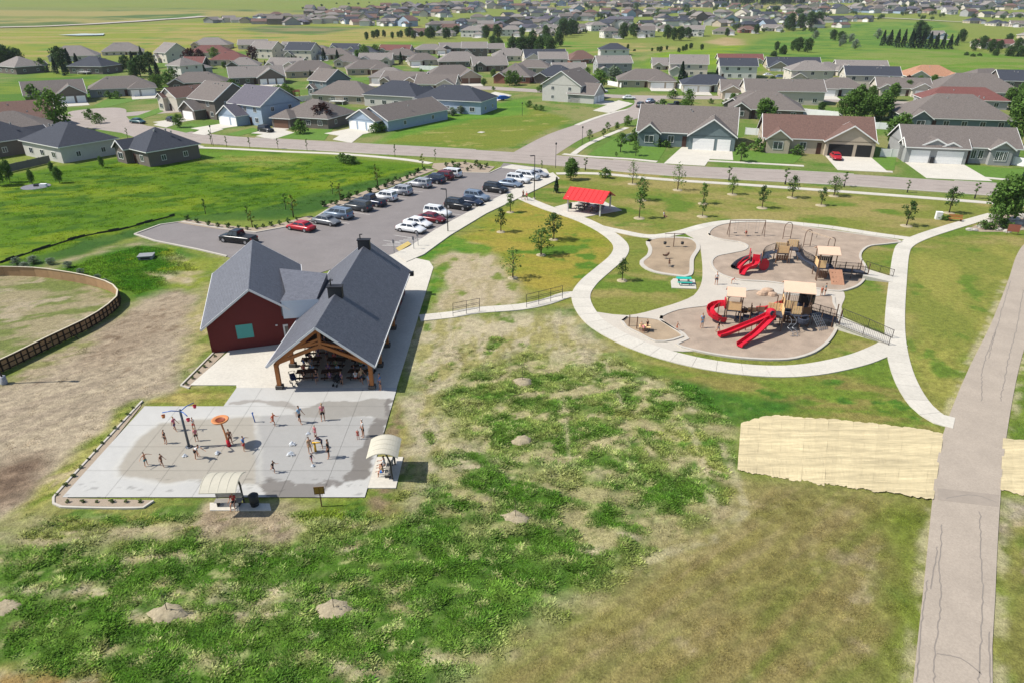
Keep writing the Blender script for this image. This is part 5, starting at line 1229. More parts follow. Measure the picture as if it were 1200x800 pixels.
hp(350, 71, -15, 'two-storey cream house with blue-slate roof at the prairie edge', W=18, D=11, roof='gx', rc='D', wc='C', gar=None, st=2, pitch=.5)
hp(232, 106, 15, 'dark brown hip house with a shaded entry on the upper street', W=22, D=11, roof='hip', rc='G', wc='K', gar=None, pitch=.42)
hp(303, 99, 22, 'dark-gabled house with three white garage doors in a row', W=23, D=11, roof='gx', rc='L', wc='K', gar='r', gw=11, gd=3, doors=(2.7, 2.7, 2.7), pitch=.48)
hp(285, 84, 10, 'grey hip-roofed house behind the three-door garage house', W=16, D=10, roof='hip', rc='L', wc='K', gar=None, pitch=.45)
hp(200, 130, -32, 'narrow brown-roofed cream house next to the bend', W=9, D=12, roof='gy', rc='B', wc='C', gar=None, st=1, h=4.2, pitch=.5)
hp(240, 139, -34, 'two-storey house with cream garage front and dark brown flank', W=13, D=12, roof='gx', rc='G', wc='K', gar='l', gw=7, gd=3.5, doors=(4.9,), st=2, pitch=.5)
hp(290, 146, -34, 'two-storey white and pale blue house with dormer gables', W=15, D=12, roof='gx', rc='V', wc='U', gar='l', gw=8, gd=4, doors=(4.9, 2.4), st=2, bay=None, pitch=.5)
hp(356, 150, -20, 'dark brick ranch house behind a round dark red tree', W=17, D=12, roof='hip', rc='G', wc='K', gar='l', gw=6, gd=3, doors=(4.6,), dmat=M_garb, pitch=.45)
hp(366, 91, 20, 'tan house with broad hip roof and brown garages on the upper street', W=24, D=12, roof='hip', rc='G', wc='T', gar='r', gw=10, gd=3, doors=(2.7, 4.6), dmat=M_garb, pitch=.45)
hp(434, 88, 16, 'tan brick house with three brown garage doors', W=22, D=11, roof='hip', rc='G', wc='T', gar='r', gw=10, gd=3, doors=(2.7, 2.7, 2.7), dmat=M_garb, pitch=.42)
hp(374, 113, -35, 'two-storey house with white front and teal-grey flank beside a play set', W=10, D=10, roof='gx', rc='G', wc='E', gar=None, st=2, pitch=.5)
hp(420, 116, 165, 'tan hip house with a rear stair deck behind the white fence', W=22, D=12, roof='hip', rc='G', wc='T', gar=None, deck=True, pitch=.45)
hp(482, 120, 158, 'cream walkout house with dark slate hip roof', W=21, D=12, h=3.8, roof='hip', rc='D', wc='S', gar=None, pitch=.45)
hp(436, 152, -34, 'ranch house with pale blue flank and three white garage doors at its gable end', W=13, D=22, roof='gy', rc='G', wc='U', gar='l', gw=10, gd=2.5, doors=(2.7, 2.7, 2.7), groof='gy', pitch=.4)
hp(545, 126, 160, 'blue-grey walkout house with dark slate hip roof beside the grass lot', W=24, D=12, h=4.0, roof='hip', rc='D', wc='U', gar=None, deck=True, pitch=.42)
hp(532, 98, 12, 'tan house with two brown garage doors behind the blue-grey walkout', W=24, D=12, roof='hip', rc='G', wc='T', gar='r', gw=9, gd=3, doors=(3.0, 4.6), dmat=M_garb, groof='gy', pitch=.45)
hp(600, 98, -12, 'brick-flanked house with broad grey-brown hip roof', W=16, D=13, roof='hip', rc='G', wc='R', gar='l', gw=5, gd=2, doors=None, groof='gy', pitch=.5)
hp(650, 98, -10, 'dark slate hip house behind the tall grey corner house', W=18, D=12, roof='hip', rc='D', wc='K', gar='l', gw=5, gd=2, doors=None, groof='gy', pitch=.45)
hp(690, 118, 62, 'tall grey corner house with blank siding gable end and three white garage doors', W=17, D=12.5, h=3.0, roof='gx', rc='G', wc='S', gar='l', gw=10, gd=5, doors=(2.7, 2.7, 2.7), st=2, pitch=.5)
hp(575, 84, 10, 'low grey house with a dark gable on the middle street', W=18, D=11, roof='gx', rc='L', wc='K', gar=None, pitch=.45)
hp(540, 79, 8, 'broad grey hip house with a shaded porch on the middle street', W=24, D=12, roof='hip', rc='L', wc='K', gar=None, pitch=.5)
hp(556, 68, 0, 'two-storey dark house with light grey gable roof', W=16, D=10, roof='gx', rc='L', wc='K', gar=None, st=2, pitch=.45)
hp(600, 72, 5, 'cream ranch with a row of shrubs on the middle street', W=23, D=12, roof='hip', rc='L', wc='C', gar='l', gw=7, doors=(4.6,), pitch=.42)
hp(640, 74, 8, 'slate-roofed house with white gable garage on the middle street', W=25, D=12, roof='gx', rc='D', wc='C', gar='l', gw=8, doors=(4.9,), pitch=.45)
hp(648, 83, 0, 'two-storey grey house wedged behind the slate hip roof', W=15, D=10, roof='gx', rc='L', wc='S', gar=None, st=2, pitch=.4)
hp(683, 76, 10, 'brick house with brown hip roof at the green slope', W=17, D=11, roof='hip', rc='B', wc='R', gar='l', gw=7, doors=(4.6,), pitch=.5)
hp(720, 70, 0, 'two-storey slate-roofed house with white corner porch', W=18, D=11, roof='hip', rc='D', wc='W', gar=None, st=2, pitch=.4)
hp(720, 89, 5, 'two-storey grey house with low brown-grey roof', W=17, D=10, roof='gx', rc='L', wc='G', gar='l', gw=5, doors=None, st=2, pitch=.4)
hp(757, 103, -6, 'tan ranch house with white single and double garage doors', W=24, D=12, roof='hip', rc='G', wc='T', gar='r', gw=10.5, gd=2.5, doors=(5.4, 3.0), pitch=.42)
hp(806, 90, -10, 'two-storey cream house with a white gable on the green slope', W=18, D=11, roof='gx', rc='L', wc='C', gar='l', gw=6, doors=None, st=2, pitch=.45)
hp(830, 108, -8, 'slate hip house with two white garage doors and dark porch', W=21, D=11, roof='hip', rc='D', wc='C', gar='l', gw=10.5, gd=2, doors=(5.0, 3.8), pitch=.36)
hp(868, 80, -5, 'house with red-brown roof and two front gables', W=24, D=11, roof='gx', rc='R', wc='C', gar='r', gw=7, doors=None, bay=5, pitch=.45)
hp(864, 93, -8, 'two-storey white house with blue-slate roof', W=17, D=10, roof='gx', rc='D', wc='W', gar=None, st=2, pitch=.4)
hp(930, 86, -8, 'tan house with dark slate roof and three gables', W=26, D=12, roof='gx', rc='D', wc='T', gar='l', gw=9, doors=(4.9, 2.4), bay=5, pitch=.45)
hp(950, 99, -6, 'two-storey cream house with light hip roof behind the fence', W=18, D=11, roof='hip', rc='L', wc='C', gar=None, st=2, pitch=.42)
hp(918, 123, -8, 'long two-level tan house with low grey-brown roof seen from behind', W=27, D=11, roof='gx', rc='G', wc='C', gar=None, h=4.4, pitch=.4)
hp(896, 140, -16, 'low grey-roofed house with dark porch behind the teal-grey corner house', W=22, D=13, roof='hip', rc='G', wc='K', gar=None, pitch=.45)
hp(872, 133, -30, 'grey-roofed house partly hidden between grey-brown roofs', W=14, D=10, roof='hip', rc='G', wc='K', gar=None, pitch=.45)
hp(1010, 88, -10, 'light grey ranch with cream gables below the green slope', W=24, D=11, roof='gx', rc='L', wc='C', gar='l', gw=7, doors=None, bay=5, pitch=.4)
hp(1020, 106, -12, 'two-storey light house with slate roof and blank flank', W=21, D=10, roof='gx', rc='D', wc='C', gar='r', gw=9, gd=1, doors=None, st=2, pitch=.4)
hp(1092, 98, -10, 'house with orange-tan hip roof and two gables', W=22, D=12, roof='hip', rc='T', wc='C', gar='l', gw=8, gd=3, groof='gy', doors=(4.9,), bay=4.5, pitch=.45)
hp(1144, 118, -12, 'sprawling grey-roofed house right behind the red-brown hip roof', W=30, D=15, roof='hip', rc='G', wc='G', gar=None, pitch=.5)
hp(1130, 128, -12, 'house with low red-brown hip roof between grey roofs', W=26, D=10, roof='hip', rc='R', wc='G', gar=None, pitch=.45)
hp(1122, 152, -12, 'big grey hip-roofed house right behind the white-garage house', W=28, D=15, roof='hip', rc='G', wc='E', gar=None, pitch=.5)
hp(1195, 104, -12, 'brown-walled house with dark roof at the right end of the upper row', W=16, D=11, roof='gx', rc='D', wc='K', gar=None, pitch=.45)
# --- houses of the next street row: middle distance
mid = [(296, 58, 'L', 'C'), (372, 66, 'G', 'C'), (392, 70, 'G', 'T'), (424, 67, 'D', 'K'), (462, 65, 'R', 'C'), (497, 77, 'G', 'C'), (505, 64, 'L', 'T'), (530, 62, 'L', 'K'),
       (494, 42, 'B', 'K'), (520, 43, 'L', 'C'), (553, 44, 'L', 'W'), (599, 43, 'L', 'W'), (640, 43, 'L', 'T'), (717, 45, 'G', 'W'), (757, 44, 'G', 'W'), (812, 43, 'L', 'W'), (848, 41, 'G', 'C'), (877, 39, 'B', 'R'),
       (1094, 46, 'L', 'U'), (1145, 28, 'D', 'T'), (1172, 31, 'D', 'C'), (1115, 17, 'L', 'W'), (1092, 16, 'B', 'T'), (1196, 32, 'G', 'C'), (1215, 60, 'G', 'C'), (1216, 46, 'L', 'T')]
mid += [(332, 84, 'L', 'C'), (470, 104, 'G', 'T'), (408, 79, 'G', 'C'), (622, 87, 'G', 'T'), (668, 91, 'L', 'S'), (470, 71, 'G', 'K'), (440, 77, 'L', 'C'), (345, 61, 'L', 'S'), (402, 63, 'D', 'C'), (548, 61, 'G', 'C'), (576, 63, 'L', 'T'), (616, 63, 'G', 'K'), (782, 84, 'L', 'C'),
        (1058, 113, 'G', 'C'), (1164, 100, 'G', 'K'), (976, 90, 'L', 'C'), (985, 113, 'G', 'S'), (876, 116, 'G', 'T'), (510, 108, 'G', 'C'), (455, 98, 'L', 'T'), (678, 36, 'G', 'C'), (702, 37, 'L', 'W'), (782, 37, 'G', 'C'), (740, 36, 'B', 'T'), (905, 37, 'L', 'C'), (960, 26, 'G', 'W'), (575, 36, 'G', 'T'), (625, 37, 'D', 'C'), (650, 37, 'L', 'C'), (1060, 16, 'G', 'C')]
ST_ = ('two-storey', 'single-storey'); k = 0
NEAR = ['beside the row of spruces', 'at the field edge', 'below the far subdivision', 'behind the shelter belt', 'above the green slope', 'next to the bare hill']
for px, py, rc, wc in mid:
    st = 2 if wc == 'W' else 1; W_ = random.uniform(16, 23)
    hp(px, py, random.uniform(-20, 20), '%s house, %s roof, %s walls, in the middle-distance row' % (ST_[2-st], RN[rc], WN[wc]), W=W_*.92, D=10, roof=random.choice(('hip', 'gx')), rc=rc, wc=wc, gar=random.choice('lr'), gw=6.8, gd=random.uniform(1.5, 4), doors=(4.9,), bay=random.choice((None, 4.2)), st=st, pitch=.42, vents=False, rearwin=False, group='middle-distance houses %s on %s' % (RN[rc], WN[wc]))
hp(1168, 57, -8, 'house with dull red roof over a tan lower wing beside the conifers', W=24, D=12, roof='gx', rc='R', wc='C', gar='l', gw=8, doors=None, pitch=.3)
# --- far subdivisions: two shared meshes, individual houses
FH = []
for k in range(10):
    W_, D_ = (15, 10) if k % 2 else (17, 11); rf, fs, wl, r2 = MB(), MB(), MB(), MB(); st = k % 3 == 0
    h_ = 5.2 if st else 3.0; kind = 'hip' if k in (1, 4, 6, 9) else ('gx' if k % 4 else 'gy')
    roof_block(rf, fs, wl, -W_/2, W_/2, 0, D_, h_, kind, .5); roof_block(rf, fs, wl, W_/2-6.5, W_/2, -4, 3, 2.8, 'gy', .5)
    a = rf.mesh('roof'); b = wl.mesh('wall'); a.materials.append(rmat('G')); b.materials.append(wmat('C'))
    wm = MB()
    for x in (-5, -2, 1): wm.box(x-.7, x+.7, -.05, -.01, 1, 2.3)
    if st:
        for x in (-5, -1.5, 2, 5): wm.box(x-.7, x+.7, -.05, -.01, 3.6, 4.9)
    g_ = MB().box(W_/2-5.7, W_/2-.9, -4.06, -4.01, 0, 2.3).mesh('garage_door'); g_.materials.append(M_gar)
    ws = wm.mesh('windows'); ws.materials.append(M_glass)
    FH.append((a, b, g_))
RCs = 'GLGDVLBD'; WCs = 'CTSWGUKC'
def far_house(p, rz, region, rc=None, wc=None, s=1.0):
    k_ = random.randrange(len(FH)); a, b, g_ = FH[k_]; rc = rc or random.choice(RCs); wc = wc or random.choice(WCs)
    t = thing('house', 'small %s house with %s roof %s' % (WN[wc], RN[rc], region), 'house', p, rz, 'houses %s, %s with %s roof' % (region, WN[wc], RN[rc]), s)
    setmat(meshobj('roof', a, t), rmat(rc)); setmat(meshobj('wall', b, t), wmat(wc)); meshobj('garage_door', g_, t)
rows = [((256, 27), (352, 29), 9, 'fronting the far blue-grey subdivision'), ((355, 27), (470, 31), 11, 'fronting the far blue-grey subdivision'),
        ((300, 22), (480, 25), 15, 'inside the far blue-grey subdivision'), ((365, 18), (520, 20), 16, 'inside the far blue-grey subdivision'), ((370, 14.5), (560, 15), 18, 'inside the far blue-grey subdivision'), ((440, 11), (610, 11), 16, 'inside the far blue-grey subdivision'), ((450, 8), (640, 8), 16, 'on the rise of the far subdivision'), ((520, 5.5), (640, 5), 10, 'on the rise of the far subdivision'),
        ((515, 37), (640, 36), 9, 'in the tree-lined block past the grassy strip'), ((525, 31), (660, 31), 10, 'in the tree-lined block past the grassy strip'), ((560, 26), (690, 25), 10, 'in the tree-lined block past the grassy strip'), ((600, 20), (760, 20), 13, 'in the tree-lined block past the grassy strip'), ((610, 15), (790, 16), 14, 'beyond the tree-lined block'),
        ((690, 35), (760, 36), 5, 'in the block by the side street'), ((720, 29), (850, 31), 9, 'in the block by the side street'), ((770, 24), (900, 25), 10, 'in the block by the side street'), ((800, 19), (940, 20), 11, 'in the eastern subdivision'), ((870, 33), (980, 32), 7, 'in the eastern subdivision'), ((880, 27), (1010, 26), 10, 'in the eastern subdivision'), ((930, 15), (1070, 16), 12, 'in the eastern subdivision'), ((860, 11), (1050, 11), 13, 'on the rise of the eastern subdivision'), ((1080, 11), (1200, 12), 10, 'on the rise of the eastern subdivision'), ((1020, 7), (1200, 7), 15, 'on the rise of the eastern subdivision'), ((1140, 20), (1210, 21), 5, 'in the eastern subdivision')]
FARM = {}
rows += [((640, 4), (860, 5), 26, ''), ((660, 8), (860, 8.5), 22, ''), ((940, 4), (1200, 4), 30, ''), ((1050, 2), (1200, 2), 18, ''), ((720, 1.5), (830, 2), 10, '')]
for (a, b, n, reg) in rows:
    for i in range(n):
        if a[1] < 9:
            q = i/max(1, n-1); p = Pt(a[0]+(b[0]-a[0])*q+random.uniform(-3, 3), a[1]+(b[1]-a[1])*q+random.uniform(-1, 1)); rc_ = random.choice(RCs); wc_ = random.choice(WCs)
            M_ = Matrix.Translation(p) @ Matrix.Rotation(random.uniform(-.4, .4), 4, 'Z'); kk = random.randrange(10)
            for me_, m_ in ((FH[kk][0], rmat(rc_)), (FH[kk][1], wmat(wc_))):
                FARM.setdefault(m_.name, MB()).add([M_ @ v.co for v in me_.vertices], [tuple(f.vertices) for f in me_.polygons])
            continue
        q = i/max(1, n-1); px = a[0]+(b[0]-a[0])*q+random.uniform(-3, 3); py = a[1]+(b[1]-a[1])*q+random.uniform(-.7, .7)
        far_house(Pt(px, py), R(random.choice((0, 0, 90, 180, 20, -30, 200)))+random.uniform(-.3, .3), reg, s=random.uniform(.9, 1.2))
for mn_, mb_ in FARM.items(): tag(mb_.build('hilltop_houses', MATS[mn_]), 'houses on the far rise, too small to count', 'houses', 'houses on the far rise', 'stuff')
# --- white fences, sheds
def fence(label, a, b, hgt=1.8, mt=None, plen=2.4):
    p0 = Pt(*a); p1 = Pt(*b); d = p1-p0; L_ = d.length; n = max(2, int(L_/plen)); ang = math.atan2(d.y, d.x)
    t = thing('fence', label, 'fence', p0, ang); mt = mt or M_white
    for k in range(n):
        x0 = L_*k/n; x1 = L_*(k+1)/n
        MB().box(x0+.07, x1-.07, -.025, .025, .05, hgt).build('panel', mt, t)
        MB().box(x0-.07, x0+.07, -.07, .07, 0, hgt+.1).build('post', mt, t)
    return t
fence('white vinyl fence behind the tan gabled house along the back yards', (934, 134), (987, 139))
fence('white vinyl fence between the tan gabled house and big grey hip roof', (1017, 151), (1066, 154))
fence('white vinyl fence panel beside the white-garage house', (1031, 184), (1056, 185))
fence('white vinyl fence at the far end of the white-garage house', (1175, 192), (1200, 196))
fence('white vinyl fence next to the teal-grey corner house', (873, 158), (898, 160))
fence('white vinyl fence behind the dark brick ranch', (332, 122), (390, 115))
fence('short white fence on the middle street lawn', (492, 82), (521, 83), 2.0)
fence('white vinyl fence by the tan ranch house', (712, 100), (728, 103)); fence('white vinyl fence between the tan ranch and the slate hip house', (790, 103), (803, 106))
fence('white vinyl fence beside the teal-grey corner house driveway', (729, 167), (748, 163)); fence('grey board fence beside the dark walkout house', (8, 203), (60, 191), 1.6, mat('grey_board', lin(140, 136, 130, .6), .8, .1, 2))
fence('white vinyl fence in the yard below the two-storey slate house', (1043, 140), (1062, 142)); fence('grey picket fence in the yard under the orange roof', (1045, 126), (1078, 127), 1.2, MATS['grey_board'])
fence('white vinyl fence beside the dark slate walkout', (490, 125), (508, 122))
hp(1034, 132, -12, 'small grey garden shed with gable roof among shrubs', W=5, D=3.6, h=2.2, roof='gx', rc='L', wc='S', gar=None, pitch=.5, cat='shed', vents=False)
# --- extra drives and yard slabs along the main street
for px in ([(778, 192), (800, 172), (838, 178), (826, 195)], ):
    struct(MB().prism(PP(px), -.05, .078), 'driveway', M_conc)
for px in ([(390, 164), (410, 152), (425, 158), (412, 168)], [(300, 160), (330, 152), (345, 156), (320, 164)], [(225, 157), (245, 148), (262, 152), (240, 159)], [(180, 147), (200, 139), (215, 143), (195, 150)], [(560, 115), (580, 108), (600, 112), (580, 120)], [(192, 173), (215, 168), (240, 172), (205, 180)], [(695, 130), (725, 118), (742, 122), (715, 133)]):
    struct(MB().prism(PP(px), -.05, .07), 'driveway', M_conc)
# bright front lawns
M_flawn = mat('front_lawn', alb(104, 142, 48), .95, .2, 1.2, .3, scale2=6)
for px in ([(840, 190), (858, 175), (942, 182), (930, 192)], [(688, 182), (724, 160), (742, 164), (782, 172), (772, 188)], [(1008, 196), (1022, 172), (1052, 176), (1048, 200)], [(1125, 205), (1124, 193), (1200, 199), (1240, 205), (1240, 215)], [(150, 140), (186, 127), (192, 131), (160, 142)], [(200, 152), (225, 145), (250, 149), (218, 156)], [(265, 158), (296, 150), (306, 153), (280, 160)], [(325, 162), (352, 153), (392, 150), (380, 165)], [(110, 124), (130, 114), (165, 117), (120, 127)], [(255, 111), (300, 102), (318, 102), (265, 113)], [(408, 92), (440, 90), (448, 92), (420, 96)], [(468, 88), (490, 80), (525, 82), (520, 90)]):
    struct(MB().prism(PP(px), -.05, .05), 'front_lawn', M_flawn)
# --- yard and shelter-belt trees
def tr(kind, l, label, group, hp_=None, sx=1.0):
    for a in l: tree_px(kind, a[0], a[1], a[2], label, group, sx*random.uniform(.85, 1.15))
tr('bright', [(70, 153, 32)], 'large bright green tree hiding the corner by the slate roofs', None, sx=1.0)
tr('round2', [(10, 83, 19), (22, 82, 16), (3, 84, 17)], 'dark leafy tree at the foot of the prairie', 'dark trees at the prairie foot')
tr('round2', [(73, 84, 19), (148, 84, 13), (165, 90, 17), (158, 92, 14), (176, 80, 13)], 'dense yard tree between the prairie edge houses', 'yard trees at the prairie edge')
tr('spruce', [(84, 86, 20), (93, 86, 16), (66, 87, 14), (77, 89, 12), (157, 80, 14), (166, 68, 10)], 'dark spruce in the yards below the prairie', 'spruces below the prairie')
tr('bigbush', [(50, 85, 10), (42, 122, 14), (110, 113, 7), (128, 116, 6), (138, 116, 6), (188, 103, 10), (196, 100, 10), (203, 98, 12), (262, 106, 7), (272, 106, 9), (106, 140, 8), (116, 145, 8)], 'rounded green bush beside the houses of the bend', 'bushes round the street bend')
tr('redtree', [(225, 80, 16), (236, 78, 14), (297, 74, 14), (379, 149, 22), (240, 103, 10)], 'rounded dark red tree in a front yard', 'dark red yard trees', sx=1.1)
tr('bright', [(328, 116, 12), (336, 117, 14), (343, 116, 10), (252, 70, 10), (184, 105, 12), (210, 150, 12)], 'light green yard tree near the upper street', 'light green yard trees')
tr('spruce', [(240, 88, 10), (185, 90, 14), (178, 92, 12), (497, 96, 8), (380, 72, 12), (396, 74, 12), (470, 76, 12), (515, 76, 10), (590, 72, 8), (600, 70, 7)], 'small dark spruce between the street houses', 'spruces between the street houses')
tr('round2', [(305, 96, 0.1)], 'tiny seedling by the garage row', None) if False else None
tr('bigbush', [(440, 156, 9), (448, 154, 9), (456, 152, 9), (464, 149, 9), (472, 147, 9), (480, 145, 8), (488, 143, 8), (496, 141, 8), (505, 139, 8), (512, 137, 7), (352, 157, 12), (620, 126, 6), (628, 129, 5), (634, 130, 5), (604, 100, 12)], 'clipped shrub along the side yards of the grass lot', 'shrubs round the grass lot')
tr('silver', [(530, 136, 8), (540, 134, 8), (548, 133, 7), (556, 132, 6), (718, 96, 14)], 'silvery shrub bed at the walkout yard', 'silvery shrubs', sx=1.4)
tr('bright', [(597, 101, 14), (688, 92, 10), (700, 96, 12), (704, 104, 16), (682, 95, 10), (735, 148, 10), (723, 152, 7), (806, 128, 18), (801, 132, 12), (440, 66, 10), (428, 72, 14)], 'bright green round tree on a street corner lawn', 'bright corner lawn trees')
tr('street', [(691, 166, 12), (707, 161, 9), (727, 179, 20), (745, 183, 15), (738, 170, 10), (868, 190, 19), (712, 154, 9), (722, 185, 6), (729, 165, 8)], 'small clipped tree on the teal-grey house corner', 'trees on the corner lawn', sx=1.2)
tr('bigbush', [(745, 165, 11), (752, 170, 8), (760, 170, 8), (770, 172, 8), (780, 173, 7), (775, 130, 10), (888, 178, 12), (905, 178, 7), (922, 178, 7), (934, 182, 9), (1150, 190, 8), (1118, 190, 7), (788, 116, 8), (722, 90, 8)], 'foundation shrub against a house front facing the park', 'foundation shrubs')
tr('spruce', [(798, 100, 22), (804, 98, 10), (922, 90, 8)], 'narrow spruce beside the slate hip house', 'spruces by the slate hip house')
tr('round', [(895, 148, 24), (1000, 142, 26), (990, 140, 22), (1012, 140, 20), (1022, 138, 18), (1032, 142, 24), (1020, 118, 12), (1005, 128, 20), (1046, 118, 14), (1063, 112, 12), (1076, 104, 10), (1092, 103, 10), (1050, 170, 26), (1040, 108, 12), (1030, 140, 16)], 'leafy back yard tree behind the fences', 'leafy back yard trees')
tr('redtree', [(1001, 134, 18), (1062, 106, 12)], 'dark reddish tree among the back yard greens', 'reddish back yard trees')
tr('round', [(1190, 145, 24), (1198, 160, 30), (1182, 128, 16), (1196, 122, 16), (1188, 170, 12)], 'tall garden tree at the end of the white-garage house row', 'garden trees at the row end')
tr('round2', [(600, 62, 14), (612, 64, 16), (622, 63, 16), (632, 66, 18), (645, 64, 16), (640, 56, 12), (655, 55, 14), (578, 58, 12), (585, 60, 12), (624, 52, 12), (660, 44, 16), (480, 44, 9), (505, 46, 11), (523, 46, 10), (570, 46, 12), (583, 45, 12), (612, 44, 9), (668, 42, 14), (672, 40, 12), (640, 46, 12), (730, 46, 14), (742, 44, 12), (782, 46, 12), (790, 48, 11), (798, 48, 12), (806, 46, 10), (925, 36, 14), (938, 34, 12), (950, 33, 13), (958, 32, 12), (886, 40, 8), (852, 43, 7)], 'dense dark tree in the belt below the far blocks', 'dark trees below the far blocks')
tr('round2', [(930, 60, 10), (936, 61, 12), (946, 62, 12), (916, 70, 12), (905, 74, 10), (910, 60, 8), (976, 48, 9), (985, 50, 9)], 'dark tree in the grassy hollow', 'dark trees in the hollow')
tr('silver', [(1002, 58, 8), (988, 52, 8), (997, 50, 7), (985, 55, 6), (955, 46, 7), (975, 44, 6), (1028, 46, 8), (1040, 52, 7)], 'silvery olive bush in the grassy hollow', 'silvery bushes in the hollow')
tr('spruce', [(1034, 54, 13), (1042, 54, 13), (1050, 56, 15), (1058, 56, 15), (1066, 57, 16), (1072, 57, 20), (1080, 57, 16), (1088, 58, 14), (1096, 58, 13), (1104, 58, 13), (1112, 58, 12), (1120, 54, 9)], 'dark spruce in the shelter belt by the grey-roofed far house', 'shelter belt spruces')
tr('round2', [(1076, 46, 14), (1082, 48, 12), (1126, 50, 10), (1140, 60, 9), (1150, 58, 10), (1160, 62, 10), (1170, 60, 8), (1180, 54, 9), (1190, 64, 12), (1130, 72, 7), (1138, 74, 7), (1146, 72, 6), (1165, 70, 8), (1182, 70, 10), (1195, 70, 10)], 'garden tree round the red-roofed far house', 'trees round the red-roofed far house')
forest('far_trees', 'leafy trees scattered among the far block houses', 'trees', None, 'round2', [(640+random.uniform(0, 330), random.uniform(9, 40), random.uniform(5, 9)) for _ in range(120)])
forest('far_trees', 'leafy trees in the tree-lined far block', 'trees', None, 'round2', [(500+random.uniform(0, 180), random.uniform(22, 42), random.uniform(5, 8)) for _ in range(50)])
tr('round2', [(430+i*7+random.uniform(-2, 2), 46+random.uniform(-2, 2)-i*.2, random.uniform(5, 9)) for i in range(16)], 'dark tree in the line along the grassy strip', 'trees along the grassy strip')
forest('far_trees', 'leafy trees among the eastern far houses', 'trees', None, 'round2', [(960+random.uniform(0, 250), random.uniform(3, 24), random.uniform(4, 7)) for _ in range(70)])
forest('far_trees', 'dark trees between the roofs of the far blue-grey subdivision', 'trees', None, 'round2', [(350+random.uniform(0, 280), random.uniform(4, 26), random.uniform(2, 4)) for _ in range(50)])
forest('far_wood', 'dark conifer wood on the far hilltop', 'wood', None, 'spruce', [(835+random.uniform(0, 110), 4+random.uniform(-2, 2.5), random.uniform(4, 6)) for i in range(90)], 2.0)
tr('round2', [(735+random.uniform(0, 90), 60+random.uniform(-3, 3), random.uniform(3, 6)) for _ in range(12)], 'low dark bush on the bare slope', 'bushes on the bare slope')
tr('silver', [(20, 311, 7), (40, 309, 7), (60, 310, 6), (80, 314, 6), (30, 315, 6), (95, 322, 6), (115, 329, 6), (125, 334, 6)], 'grey-green sage bush behind the rink boards', 'sage bushes behind the rink', sx=1.6)
tr('bigbush', [(402, 190, 8), (408, 191, 7), (412, 192, 7)], 'low dark bush in the lush field by the sidewalk', 'bushes in the lush field', sx=1.8)
tr('round', [(70, 215, 14), (38, 216, 12), (0, 218, 22), (12, 214, 18), (62, 204, 10), (120, 197, 10)], 'yard tree behind the slate walkout houses', 'yard trees behind the slate houses', sx=.7)

bk = [(random.uniform(180, 700), random.uniform(62, 112)) for _ in range(46)]+[(random.uniform(820, 1080), random.uniform(92, 134)) for _ in range(16)]
for i, (px, py) in enumerate(bk):
    kd = ('round', 'bigbush', 'spruce', 'round2', 'bright', 'bigbush')[i % 6]
    tree_px(kd, px, py, py/35.78*random.uniform(2.0, 4.6)*(.5 if kd == 'bigbush' else 1), {'round': 'leafy garden tree between the street roofs', 'round2': 'dark garden tree between the street roofs', 'spruce': 'garden spruce between the street roofs', 'bright': 'light green garden tree between the street roofs', 'bigbush': 'garden bush between the street roofs'}[kd], 'garden plants between the street roofs', 1.0)
